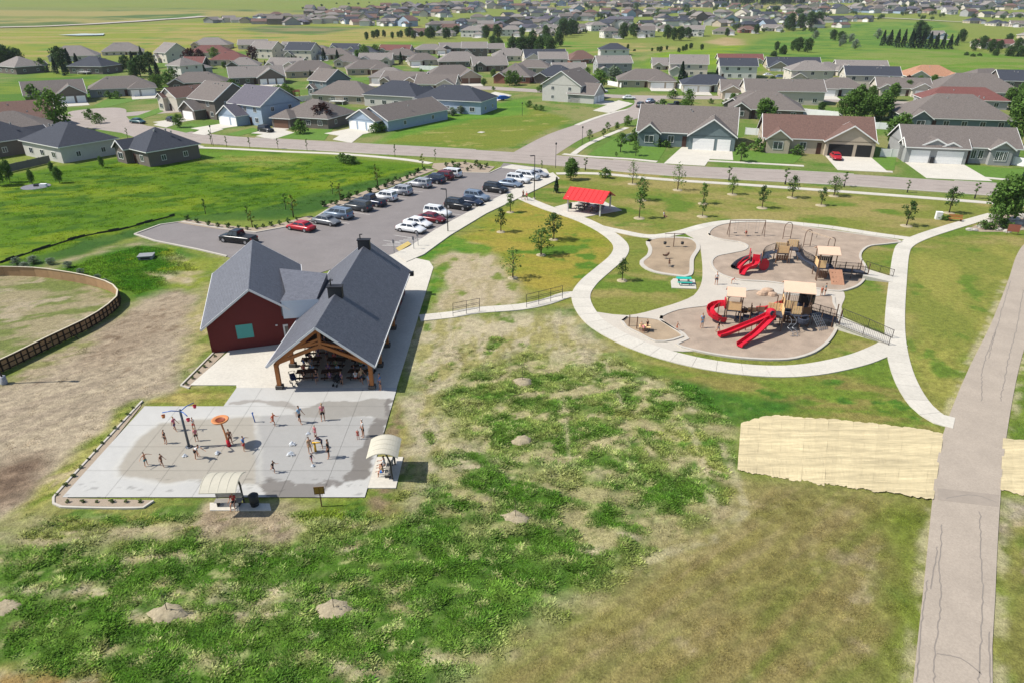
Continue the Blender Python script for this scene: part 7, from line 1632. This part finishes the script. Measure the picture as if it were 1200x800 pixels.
for k in range(5): nt_.tube([B+Vector((1.3+.25*k, -1.5+.1*k, 1.6)), B+Vector((2.02+.25*k, -2.58+.1*k, .1))], .025, 5)
nt_.build('net_climber', M_galv, ps)
for k, (px_, py_, s_) in enumerate(((893, 346, .55), (899, 344, .7), (905, 347, .5))):
    n_b = MB().lathe([(s_, -.05), (s_*1.05, .3*s_), (s_*.8, .8*s_), (s_*.3, 1.0*s_), (0, 1.02*s_)], 9).build('climbing_rock', mat('tan_rock', lin(206, 176, 150, .68), .9, .15, 3)); n_b.location = W3(px_, py_); n_b.scale = (1.2, .9, 1); tag(n_b, 'tan climbing rock behind the large play structure', 'rock', 'climbing rocks')
# coil climber in front
cl = MB()
for s in (0, .5): cl.tube([(Cc.x+1.2+s+.28*math.sin(k*1.1), Cc.y-.9-.16*k, 1.7-.19*k+.12*math.cos(k*1.1)) for k in range(9)], .03, 6)
cl.build('coil_climber', M_galv, ps)
for k in range(5): MB().tube([(Cc.x+1.1, Cc.y-1.0-.3*k, 1.45-.32*k), (Cc.x+1.9, Cc.y-1.0-.3*k, 1.45-.32*k)], .025, 5).build('rung', M_galv, ps)
# ramp
r0 = cb_[1].lerp(cb_[2], .45)+Vector((0, 0, 1.4)); r1 = W3(980, 382)+Vector((0, 0, .65))
nr = Vector((-(r1-r0).y, (r1-r0).x, 0)).normalized()
MB().beam(r0, r1, 1.5, .12).build('ramp_deck', M_deck, ps)
for s in (-.72, .72):
    rail(ps, [r0+nr*s, r1+nr*s], .9, .16)
    for q in (.1, .45, .8): p = r0.lerp(r1, q)+nr*s; post(ps, p, p.z+.95, .045)
for s in (-.85, .85): post(ps, r1+nr*s, 2.2, .06)
MB().lathe([(.85, 0), (.85, .9), (.8, .9), (.8, 0)], 18, (B.x+1.6, B.y+1.0, 1.9)).build('round_barrier', M_mesh, ps)
# ---- upper play structure
pu = thing('play_structure', 'smaller play structure with red slides, bridges and a pink climbing wall', 'play structure', (0, 0, 0), 0, 'play structures')
U1 = W3(884, 315); c1 = tower(pu, U1, 1.4, 1.2, 2.6, R(-20), False)
slide(pu, [U1+Vector((-.2, -.7, 1.3)), U1+Vector((-.6, -1.5, .95)), W3(871, 321)+Vector((.2, .1, .5)), W3(869, 324)+Vector((0, 0, .3))], .8, .42)
slide(pu, [U1+Vector((-.7, .2, 1.4)), U1+Vector((-1.3, .0, 1.1)), U1+Vector((-1.9, -.35, .7)), U1+Vector((-2.4, -.7, .35))], .6, .36)
MB().cbox((U1.x-.25, U1.y-.7, 1.75), (.9, .12, .95), R(-20)).build('slide_hood', M_red, pu)
MB().lathe([(.8, 0), (.8, .06), (0, .06)], 18).build('red_disc', M_red, pu).location = U1+Vector((.9, -.75, .85))
bpy.context.view_layer.update()
for o in KIDS[pu.name]:
    if o.name.startswith('red_disc'): o.rotation_euler = (R(80), 0, R(20))
tub = [U1+Vector((-.7, .5, 1.35)), U1+Vector((-1.5, .5, 1.1)), U1+Vector((-2.4, .1, .75)), U1+Vector((-3.0, -.4, .4))]
MB().tube(smoothline(tub, .3), .38, 10, False).build('tunnel_slide', mat('black_plastic', (.02, .02, .024), .35, .05, 2, spec=.5), pu)
MB().cbox((U1.x-.75, U1.y+.45, 2.0), (.12, 1.2, 1.0), R(-20)).build('side_panel', M_red, pu); panel(pu, c1[3], c1[0], 1.3, 2.2, M_red); panel(pu, c1[2], c1[1], 1.3, 2.3, M_panel2)
U2 = W3(914, 307); c2 = tower(pu, U2, 1.5, 1.4, 2.8, R(-8), False)
panel(pu, c2[0], c2[1], 1.5, 2.5, M_tanpl); panel(pu, c2[2], c2[3], 1.5, 2.5, M_tanpl, 5)
U3 = W3(927, 304); c3 = tower(pu, U3, 1.4, 1.5, 2.9, R(-15), False); panel(pu, c3[2], c3[3], 1.6, 2.6, M_tanpl, 5)
l = smoothline([c1[2]+Vector((0, 0, 1.2)), U1.lerp(U2, .5)+Vector((0, 1.3, 1.2)), c2[3]+Vector((0, 0, 1.4))], .4); rail(pu, l, 1.0, .16)
l2 = [p+Vector((.1, -1.0, 0)) for p in l]; MB().ribbon([Vector((p.x, p.y+.5-.6, 0)) for p in l], 1.0, 1.15, 1.22).build('bridge_deck', M_deck, pu)
U4 = W3(963, 326); c4 = tower(pu, U4, 2.0, 1.6, 3.6, R(-10), True, .65, 1.35)
lb = smoothline([U3+Vector((.7, 0, 1.5)), U3.lerp(U4, .35)+Vector((0, .3, 1.1)), U3.lerp(U4, .65)+Vector((0, .2, 1.15)), U4+Vector((-1, .1, 1.6))], .3)
for a, b in zip(lb[:-1], lb[1:]): 
    d = (b-a); MB().beam(a+d*.04, b-d*.04, 1.0, .07).build('bridge_plank', M_deck, pu)
for s in (-.55, .55): rail(pu, [p+Vector((0, s, 0)) for p in lb], .95, .15)
panel(pu, c4[0]+Vector((-.02, 0, 0)), c4[0].lerp(c4[1], .45), 1.7, 2.7, M_tanpl); panel(pu, c4[3], c4[0], 1.7, 2.6, M_tanpl, 4); panel(pu, c4[3], c4[2], 1.7, 2.6, M_mesh, 8)
for x_, y_ in ((-1.2, -1.2), (1.2, 1.3), (0, 1.4)): post(pu, U4+Vector((x_, y_, 0)), 2.7, .055)
for x_, y_ in ((-.9, -.9), (.9, -.9), (.9, .9)): post(pu, U2+Vector((x_, y_, 0)), 2.6, .05)
for k in range(4): deck(pu, U1+Vector((.95+.4*k, .3+.25*k, 0)), .5, .8, 1.1+.08*k, R(-10))
panel(pu, U4+Vector((-1.0, -1.02, 0)), U4+Vector((.1, -1.1, 0)), .4, 1.4, M_brownm, 5)
panel(pu, c2[0], c2[1], .5, 1.2, M_brownm, 5)
# leaning rock wall
wv0 = U4+Vector((.35, -1.05, 0)); 
MB().add([(wv0.x-.2, wv0.y-.1, 1.65), (wv0.x+1.3, wv0.y-.35, 1.65), (wv0.x+1.4, wv0.y-1.7, 0), (wv0.x-.1, wv0.y-1.5, 0), (wv0.x-.2, wv0.y-.0, 1.55), (wv0.x+1.3, wv0.y-.25, 1.55), (wv0.x+1.4, wv0.y-1.55, 0), (wv0.x-.1, wv0.y-1.35, 0)], [(0, 3, 2, 1), (4, 5, 6, 7), (0, 4, 7, 3), (1, 2, 6, 5), (0, 1, 5, 4)]).build('climbing_wall', M_panel2, pu)
for k in range(9): MB().lathe([(.07, 0), (.05, .05), (0, .06)], 7, (wv0.x+.1+.4*(k % 3), wv0.y-.45-.38*(k//3), 1.3-.45*(k//3))).build('hold', M_brownm, pu)
r0 = c4[1].lerp(c4[2], .4)+Vector((0, 0, 1.25)); r1 = W3(1011, 324)+Vector((0, 0, .6)); nr = Vector((-(r1-r0).y, (r1-r0).x, 0)).normalized()
MB().beam(r0, r1, 1.4, .12).build('ramp_deck', M_deck, pu)
for s in (-.68, .68):
    rail(pu, [r0+nr*s, r1+nr*s], .9, .16)
    for q in (.1, .5, .9): p = r0.lerp(r1, q)+nr*s; post(pu, p, p.z+.95, .045)
for s in (-.8, .8): post(pu, r1+nr*s, 2.0, .06)
# handrails on the concrete ramp walks
def handrail(label, pts, h=.95, mt=M_black, every=2.2, group=None):
    t = thing('handrail', label, 'handrail', (0, 0, 0), 0, group); l = [Vector(p) for p in pts]
    for z in (h, h*.5): MB().tube([p+Vector((0, 0, z)) for p in l], .025, 6).build('rail', mt, t)
    for a, b in zip(l[:-1], l[1:]):
        n = max(1, int((b-a).length/every))
        for k in range(n+1): q = a.lerp(b, k/n); MB().cyl(q, q+Vector((0, 0, h+.03)), .03, n=6).build('post', mt, t)
    return t
def barrail(label, pts):
    t = thing('handrail', label, 'handrail', (0, 0, 0)); rail(t, pts, .95, .17, M_mesh)
    for p in pts: MB().cyl(Vector(p), Vector(p)+Vector((0, 0, 1.0)), .035, n=6).build('post', M_mesh, t)
barrail('dark barred railing on the uphill edge of the lower ramp walk', [W3(985, 377)+Vector((0, 0, .6)), W3(1016, 387)+Vector((0, 0, .35)), W3(1045, 397)+Vector((0, 0, .07))])
barrail('dark barred railing on the grass edge of the lower ramp walk', [W3(977, 386)+Vector((0, 0, .6)), W3(1010, 396)+Vector((0, 0, .35)), W3(1041, 405)+Vector((0, 0, .07))])
barrail('dark barred railing on the upper ramp walk', [W3(1013, 319)+Vector((0, 0, .55)), W3(1030, 322.5)+Vector((0, 0, .3)), W3(1046, 325)+Vector((0, 0, .07))])
for nm, a, b in (('building end', (531, 371.5), (562, 365.5)), ('loop path end', (617, 361), (659, 350.5))):
    for dy, sd in ((0, 'downhill'), (-6.5, 'uphill')):
        handrail('black pipe handrail on the %s edge of the ramp walk, %s' % (sd, nm), [W3(a[0], a[1]+dy), W3(b[0], b[1]+dy)], 1.0, M_black, 1.6)
# ---- swings, arches, small equipment
sw_ = thing('swing_set', 'brown swing set with leg frames on the upper mulch', 'swing set', (0, 0, 0)); a = W3(853, 277); b = W3(894, 277)
for p in (a, b):
    for s in (-.55, .55): MB().tube([p+Vector((0, s, 0)), p+Vector((.05, 0, 2.45))], .05, 8).build('leg', M_bar, sw_)
MB().tube([a+Vector((.05, 0, 2.45)), b+Vector((.05, 0, 2.45))], .055, 8).build('top_beam', M_bar, sw_)
for q in (.2, .5, .8):
    p = a.lerp(b, q)
    for s in (-.22, .22): MB().tube([p+Vector((s, 0, 2.42)), p+Vector((s, 0, .55))], .012, 4).build('chain', M_galv, sw_)
    MB().box(p.x-.24, p.x+.24, p.y-.12, p.y+.12, .5, .55).build('seat', M_black, sw_)
for i, (x0, x1, yb, hh) in enumerate(((917, 926, 281, 2.6), (941, 949, 290, 2.6), (969, 976.5, 294, 1.9))):
    a = W3(x0, yb); b = W3(x1, yb-.6); t = thing('arch_climber', ('free-standing metal arch beside the swing set', 'middle metal arch of the track ride', 'low metal arch at the end of the track ride')[i], 'arch', (0, 0, 0)); l = [a]+[a.lerp(b, .5-.5*math.cos(PI*k/10))+Vector((0, 0, hh*(.72+.28*math.sin(PI*k/10)))) for k in range(11)]+[b]
    MB().tube(l, .05, 8).build('arch', M_bar, t); MB().tube([a+Vector((0, 0, .4)), b+Vector((0, 0, .4))], .03, 6).build('crossbar', M_bar, t)
t = thing('track_ride', 'pale overhead track beam spanning the metal arches', 'track ride', (0, 0, 0)); MB().beam(W3(936, 288)+Vector((0, 0, 2.5)), W3(973, 294.5)+Vector((0, 0, 1.85)), .08, .14).build('track', mat('cream_beam', lin(220, 196, 170, .75), .5, .05, 2), t); p_ = W3(936, 288).lerp(W3(973, 294.5), .5); MB().cyl(p_+Vector((0, 0, 1.6)), p_+Vector((0, 0, 2.15)), .03, n=6).build('trolley_handle', M_black, t)
t = thing('toddler_swing', 'T-shaped post with two black toddler swing seats on the tan mulch', 'swing set', W3(789, 290)); MB().cyl((0, 0, 0), (0, 0, 2.1), .06, n=8).build('post', M_bar, t); MB().tube([(-1.4, 0, 2.05), (1.4, 0, 2.05)], .045, 8).build('arm', M_bar, t)
for s in (-1.25, 1.25):
    MB().tube([(s, 0, 2.05), (s, 0, .8)], .012, 4).build('chain', M_galv, t); MB().lathe([(0, .45), (.2, .47), (.24, .8), (.2, .8)], 12, (s, 0, 0)).build('bucket_seat', M_black, t, True)
for i, (px, py) in enumerate(((780, 304), (784, 313))):
    t = thing('spring_rider', ('dark spring rider with curved head on the tan mulch', 'low dark spring rider near the mulch kerb')[i], 'spring rider', W3(px, py), R(20+60*i))
    MB().tube([(.14*math.cos(k*.9), .14*math.sin(k*.9), .05+k*.025) for k in range(18)], .02, 5).build('spring', M_galv, t); MB().loft([[(-.5, -.07, .6), (-.5, .07, .6), (-.5, .07, .8), (-.5, -.07, .8)], [(-.2, -.12, .5), (-.2, .12, .5), (-.2, .12, .68), (-.2, -.12, .68)], [(.2, -.12, .5), (.2, .12, .5), (.2, .12, .72), (.2, -.12, .72)], [(.5, -.06, .75), (.5, .06, .75), (.45, .06, 1.05), (.45, -.06, 1.05)]]).build('body', M_brownm, t); MB().tube([(.2, -.25, .85), (.2, .25, .85)], .02, 5).build('handle', M_black, t)
t = thing('sand_table', 'raised tan play table with benches on the wedge of tan mulch', 'play table', W3(755, 388), R(-8)); MB().box(-.6, .6, -.4, .4, .55, .62).build('top', M_tanpl, t)
for x in (-.5, .5): MB().cyl((x, 0, 0), (x, 0, .55), .05, n=6).build('leg', M_bar, t)
for px, py, h, i in ((737, 383, 1.4, 0), (746, 386, 1.5, 1)): o = MB().cyl((0, 0, 0), (0, 0, h), .06, n=8).build('play_post', M_bar); o.location = W3(px, py); tag(o, ('short brown post at the tip of the mulch wedge', 'brown post beside the raised play table')[i], 'post')
# ---------------------------------------------------------------- people
CLO = {}
def cloth(n, c): return mat('cloth_'+n, lin(*c, .7), .85, .1, 6)
COL = dict(black=(34, 34, 38), white=(230, 230, 228), teal=(60, 130, 140), brown=(140, 100, 80), pink=(226, 130, 150), orange=(232, 108, 70), blue=(60, 130, 205), lblue=(150, 190, 220), red=(206, 62, 62), tan=(206, 176, 140), navy=(40, 50, 84), grey=(140, 140, 145), green=(90, 140, 80), purple=(110, 80, 130), skin=(206, 152, 122), yellow=(226, 190, 80))
def person(pose, loc, face, h, top, bot, label, group=None, hair=None):
    """face: degrees, 0 looks towards -y"""
    b, tm, bm_, hr, hz = person_meshes(pose); t = thing('person', label, 'person', loc, R(face), group, h/1.72)
    meshobj('body', b, t)
    if top != 'skin': setmat(meshobj('shirt', tm, t), cloth(top, COL[top]))
    setmat(meshobj('shorts', bm_, t), cloth(bot, COL[bot])); o = meshobj('hair', hr, t)
    if hair: setmat(o, mat('hair_'+hair, lin(*{'blond': (196, 160, 104), 'white': (225, 222, 214), 'black': (24, 20, 20)}[hair], .6), .8, .1, 8))
    return t
ZP = Vector((0, 0, .07))
for a in (('armsout', 172, 546, 60, 1.25, 'skin', 'teal', 'child in teal swim shorts with arms out near the gravel strip'), ('walk', 191, 547, 80, 1.2, 'brown', 'brown', 'child in brown beside the child in teal shorts'), ('stand', 195, 520, -30, 1.3, 'black', 'black', 'child dressed in black left of the splash pole'),
    ('walk', 206, 505, 70, 1.4, 'pink', 'purple', 'pink-shirted bather behind the splash pole'), ('bend', 231, 537, 60, 1.7, 'white', 'black', 'adult in white bending over at the foot of the splash pole'), ('stand', 231, 517, 20, 1.25, 'pink', 'black', 'child in pink top and black shorts beside the splash pole'), ('reach', 228, 504, 0, 1.2, 'white', 'red', 'child reaching up under the hanging buckets'),
    ('stand', 271, 521, 200, 1.45, 'brown', 'brown', 'tanned bather behind the orange dish post'), ('armsout', 287, 528, 80, 1.35, 'blue', 'red', 'child in blue shirt with arms out by the dish shadow'), ('run', 321, 499, 70, 1.3, 'orange', 'orange', 'child in orange running near the plaza edge'), ('walk', 352, 496, 60, 1.72, 'lblue', 'black', 'adult in pale blue shirt walking off the plaza'), ('stand', 379, 493, 10, 1.68, 'pink', 'black', 'adult in pink top standing on the wet concrete'),
    ('stand', 426, 512, -60, 1.68, 'white', 'black', 'adult with pale hat beside a toddler at the wet strip'), ('stand', 420, 515, 0, .95, 'red', 'red', 'toddler in red beside the adult with pale hat'), ('stand', 370, 512, -20, 1.1, 'pink', 'pink', 'small child in pink by the water jets'), ('stand', 364, 531, 40, 1.5, 'tan', 'tan', 'tan-clad bather behind the yellow cannon'), ('bend', 378, 525, -90, 1.45, 'navy', 'navy', 'youth in navy leaning on the yellow cannon'), ('stand', 386, 537, -90, 1.75, 'black', 'black', 'tall adult in black beside the yellow cannon'),
    ('walk', 366, 543, 60, .95, 'navy', 'pink', 'toddler in navy near the white jet'), ('run', 321, 554, 70, 1.15, 'black', 'navy', 'child in black running towards the board sign')):
    person(a[0], P(a[1], a[2])+ZP, a[3], a[4], a[5], a[6], a[7], 'people on the splash pad', 'white' if 'hat' in a[7] else ('blond' if a[5] in ('pink', 'orange') else None))
sp_ = P(453, 553); person('sit', (sp_.x-.15, sp_.y+.3, .06), -88, 1.65, 'white', 'grey', 'person in white seated under the straw-side bench shelter'); person('sit', (sp_.x-.15, sp_.y-.5, .06), -92, 1.5, 'tan', 'blue', 'person in tan seated under the straw-side bench shelter')
bs_ = P(268, 594); person('sit', (bs_.x+.4, bs_.y+.12, .06), 2, 1.6, 'red', 'black', 'person in red sitting on the bench below the splash pad')
person('stand', P(434, 455)+ZP, 30, 1.55, 'lblue', 'grey', 'person in pale blue beside the pavilion corner post'); person('stand', P(446, 457)+ZP, -60, 1.72, 'blue', 'navy', 'man in bright blue shirt outside the pavilion post')
# people and tables under the pavilion
cc = ['black', 'navy', 'purple', 'grey', 'white', 'red', 'teal', 'brown', 'green', 'lblue']; k = 0
for x in (-19.4, -17.0, -14.6):
    for y in (56.2, 58.6, 61.2, 63.9):
        for s in (-1, 1):
            for dx in ((-.45, .4) if (k % 3) else (0,)):
                k += 1
                if k % 9 == 0: continue
                c1_, c2_ = random.choice(cc), random.choice(cc)
                person('sit', (x+dx, y+s*.75, .06), 0 if s > 0 else 180, random.uniform(1.3, 1.75), c1_, c2_, 'person in %s seated at a picnic table under the pavilion' % c1_, 'people seated under the pavilion, in %s' % c1_)
for i, (x, y, f, c1_) in enumerate(((-18.2, 55.3, 20, 'black'), (-15.8, 55.0, -40, 'purple'), (-14.0, 55.2, 60, 'tan'), (-19.9, 57.4, 90, 'blue'), (-16.0, 59.9, 0, 'white'), (-13.8, 59.8, -90, 'red'), (-18.4, 60.0, 200, 'grey'))):
    person('stand' if i % 2 else 'walk', (x, y, .06), f, random.uniform(1.4, 1.8), c1_, 'navy', 'person in %s standing between the tables under the pavilion' % c1_, 'people standing under the pavilion')
for i, (x, y, rz, cn) in enumerate(((-20.3, 55.1, 30, 'navy'), (-16.2, 54.9, -20, 'black'), (-13.6, 57.3, 80, 'grey'), (-20.2, 59.9, 10, 'black'))):
    t = thing('stroller', '%s stroller parked between the pavilion tables, %s' % (cn, ('by the corner post', 'at the open gable', 'by the open side', 'behind the first truss')[i]), 'stroller', (x, y, .06), R(rz))
    MB().loft([[(-.22, -.35, .55), (.22, -.35, .55), (.22, .3, .5), (-.22, .3, .5)], [(-.25, -.35, .7), (.25, -.35, .7), (.25, .38, .95), (-.25, .38, .95)]]).build('seat', cloth(cn, COL[cn]), t)
    MB().tube([(-.26, .1 - .45*math.cos(k*PI/8), .85+.4*math.sin(k*PI/8)) for k in range(9)], .02, 5).tube([(.26, .1 - .45*math.cos(k*PI/8), .85+.4*math.sin(k*PI/8)) for k in range(9)], .02, 5).build('hood_frame', M_black, t)
    MB().tube([(-.24, .45, 1.0), (-.24, .62, 1.05), (.24, .62, 1.05), (.24, .45, 1.0)], .02, 5).build('handle', M_black, t)
    for wx_, wy_ in ((-.26, .35), (.26, .35), (-.2, -.4), (.2, -.4)):
        o = MB().lathe([(0, -.03), (.14, -.03), (.14, .03), (0, .03)], 10).build('wheel', M_tyre, t); o.location = (wx_, wy_, .14); o.rotation_euler = (0, PI/2, 0)
    MB().beam((-.22, -.4, .2), (-.22, .4, .6), .03, .03).beam((.22, -.4, .2), (.22, .4, .6), .03, .03).build('frame', M_steel, t)
# playground and lawn visitors
for a in (('stand', 839, 334, -20, 1.72, 'white', 'navy', 'adult in white and navy on the plaza between the play areas', 0), ('bend', 857, 333, 40, 1.1, 'red', 'tan', 'small child in red crouching on the plaza', 0), ('stand', 822, 385, 10, 1.72, 'lblue', 'lblue', 'adult in pale blue standing on the lower mulch', .085), ('walk', 841, 391, 60, 1.6, 'black', 'grey', 'person in dark top walking past the red slide end', .085),
          ('walk', 793, 388, 60, 1.05, 'skin', 'orange', 'bare-chested child at the edge of the lower mulch', .085), ('stand', 751, 389, -30, 1.2, 'tan', 'brown', 'child in tan at the raised play table', .085), ('stand', 758, 388, 30, 1.3, 'black', 'brown', 'child in black at the raised play table', .085), ('bend', 754, 391, 180, 1.1, 'pink', 'brown', 'child in pink leaning on the raised play table', .085),
          ('stand', 962, 348, 0, 1.3, 'orange', 'tan', 'child in orange below the climbing wall', .06), ('stand', 966, 347, 60, 1.6, 'teal', 'black', 'person in teal below the climbing wall', .06), ('walk', 613, 234.5, 150, 1.75, 'black', 'navy', 'adult in black walking on the path from the lot', .07), ('walk', 617, 236, 150, 1.65, 'red', 'black', 'adult in dark red walking on the path from the lot', .07), ('floor', 778, 254, 60, 1.7, 'white', 'black', 'person in white sitting on the upper lawn', 0)):
    person(a[0], P(a[1], a[2])+Vector((0, 0, a[8] or .05)), a[3], a[4], a[5], a[6], a[7])
p = W3(853, 277).lerp(W3(894, 277), .5); person('sit', (p.x, p.y-.05, .13), 0, 1.2, 'red', 'black', 'child in red riding the middle swing')
for i, (x, y) in enumerate(((-1.3, -1.35), (-.9, .15), (1.0, -1.35), (1.6, .15), (-1.0, 1.95))):
    pz = rs_.location+Vector((x*math.cos(R(-28))-y*math.sin(R(-28)), x*math.sin(R(-28))+y*math.cos(R(-28)), .06)); c1_ = ('teal', 'grey', 'black', 'navy', 'white')[i]
    person('sit', pz, -28+(180 if y in (-1.35,) else 0), 1.6, c1_, 'black', 'person in %s seated at a table under the red shelter' % c1_, None)
# ---------------------------------------------------------------- weeds, straw tufts and tall grass standing on the ground
M_tuft = vcol_mat('tuft_blades', 3, .8, .2, 0)
_t = M_tuft.node_tree; _b = _t.nodes['Principled BSDF']; _tr = _t.nodes.new('ShaderNodeBsdfTranslucent'); _ms = _t.nodes.new('ShaderNodeMixShader'); _ms.inputs[0].default_value = .45
_t.links.new(_b.inputs['Base Color'].links[0].from_socket, _tr.inputs[0]); _t.links.new(_b.outputs[0], _ms.inputs[1]); _t.links.new(_tr.outputs[0], _ms.inputs[2]); _t.links.new(_ms.outputs[0], _t.nodes['Material Output'].inputs[0])
_t.links.remove(_b.inputs['Normal'].links[0])
def tufts(name, label, px_poly, n, hmin, hmax, wid, keep, tint=1.0, blades=4, spread=.16):
    poly = [(P(*q).x, P(*q).y) for q in px_poly]; xs = [q[0] for q in poly]; ys = [q[1] for q in poly]
    # sample evenly over the visible ground
    x = rng.uniform(min(xs), max(xs), n*3); y = rng.uniform(min(ys), max(ys), n*3)
    ok = (sdist(poly, x, y) > .3); x, y = x[ok], y[ok]; c = paint(x, y); ok = keep(x, y, c); x, y, c = x[ok][:n], y[ok][:n], c[ok][:n]; m = len(x)
    z = heightmap(x, y)-.03; V = np.empty((m, blades, 3, 3), np.float32); a0 = rng.random(m)*6.28; hh = rng.uniform(hmin, hmax, m)*(.6+.8*fbm(x/1.5, y/1.5, 3, 5))
    for b in range(blades):
        a = a0+b*6.28/blades+rng.uniform(-.5, .5, m); r = rng.uniform(0, spread, m); bx, by = x+r*np.cos(a), y+r*np.sin(a); px_, py_ = -np.sin(a)*wid/2, np.cos(a)*wid/2
        ln = rng.uniform(.7, 1.7, m)*hh
        V[:, b, 0] = np.stack([bx+px_, by+py_, z], -1); V[:, b, 1] = np.stack([bx-px_, by-py_, z], -1); V[:, b, 2] = np.stack([bx+np.cos(a)*ln, by+np.sin(a)*ln, z+hh*rng.uniform(.6, 1.0, m)], -1)
    col = np.clip(np.repeat((c*tint*rng.uniform(.5, 1.65, (m, 1)))[:, None, :], blades*3, 1), 0, 1)
    me = bpy.data.meshes.new(name); N_ = m*blades; me.vertices.add(N_*3); me.vertices.foreach_set('co', V.ravel()); me.loops.add(N_*3); me.loops.foreach_set('vertex_index', np.arange(N_*3, dtype=np.int32)); me.polygons.add(N_); me.polygons.foreach_set('loop_start', np.arange(0, N_*3, 3, dtype=np.int32))
    at = me.color_attributes.new('Col', 'FLOAT_COLOR', 'POINT'); at.data.foreach_set('color', np.concatenate([col.reshape(-1, 3), np.ones((N_*3, 1))], -1).astype(np.float32).ravel())
    me.update(); me.validate(); me.materials.append(M_tuft); tag(meshobj(name, me), label, 'weeds', None, 'stuff')
grn = lambda x, y, c: (c[:, 1] > c[:, 0]*1.03) & (fbm(x/1.1, y/.9, 3, 33) > .40)
VW = [(0, 622), (60, 602), (430, 596), (470, 570), (480, 470), (520, 400), (660, 372), (740, 428), (830, 456), (864, 500), (862, 560), (866, 602), (780, 664), (640, 744), (520, 812), (0, 812)]
tufts('weed_tufts', 'clumpy green weeds covering the near field', VW, 62000, .05, .19, .13, grn, 1.95, 5, .24)
tufts('dry_grass', 'dry straw-coloured grass between the weeds of the near field', VW, 16000, .04, .12, .07, lambda x, y, c: c[:, 1] < c[:, 0]*1.0, 1.3, 4, .2)
tufts('tall_grass', 'lush tall grass of the green field beside the parking lot', [(0, 212), (100, 196), (196, 182), (330, 184), (480, 200), (380, 240), (212, 256), (60, 298), (0, 316)], 13000, .06, .18, .24, lambda x, y, c: fbm(x/1.5, y/1.2, 3, 3) > .5, 1.55, 4, .4)
tufts('basin_grass', 'thick green grass in the drainage basin', [(70, 318), (110, 302), (165, 288), (205, 292), (240, 320), (160, 346)], 4000, .08, .24, .2, lambda x, y, c: c[:, 1] > c[:, 0]*1.1, 1.7, 4, .3)
tufts('verge_grass', 'rough grass tufts on the verges round the splash pad and dirt', [(0, 460), (160, 370), (235, 350), (222, 452), (165, 470), (60, 590), (0, 640)], 3500, .05, .14, .1, lambda x, y, c: (c[:, 1] > c[:, 0]*1.0) | (fbm(x/.8, y/.8, 3, 3) > .66), 1.4, 4, .2)
tufts('lawn_tufts', 'short dry tufts on the lower lawn', [(540, 800), (640, 748), (780, 668), (872, 606), (900, 570), (1088, 590), (1074, 800)], 26000, .03, .1, .06, lambda x, y, c: fbm(x/.9, y/.9, 3, 13) > .45, 1.4, 4, .2)
# ---------------------------------------------------------------- haze
hz = MB().box(-3400, 3400, -60, 3400, -8, 96); m = bpy.data.materials.new('haze_air'); m.use_nodes = True; n_ = m.node_tree; n_.nodes.remove(n_.nodes['Principled BSDF'])
vv = n_.nodes.new('ShaderNodeVolumePrincipled'); vv.inputs['Color'].default_value = (.86, .92, 1, 1); vv.inputs['Density'].default_value = .00006; n_.links.new(vv.outputs[0], n_.nodes['Material Output'].inputs['Volume'])
tag(hz.build('haze', m), kind='stuff')
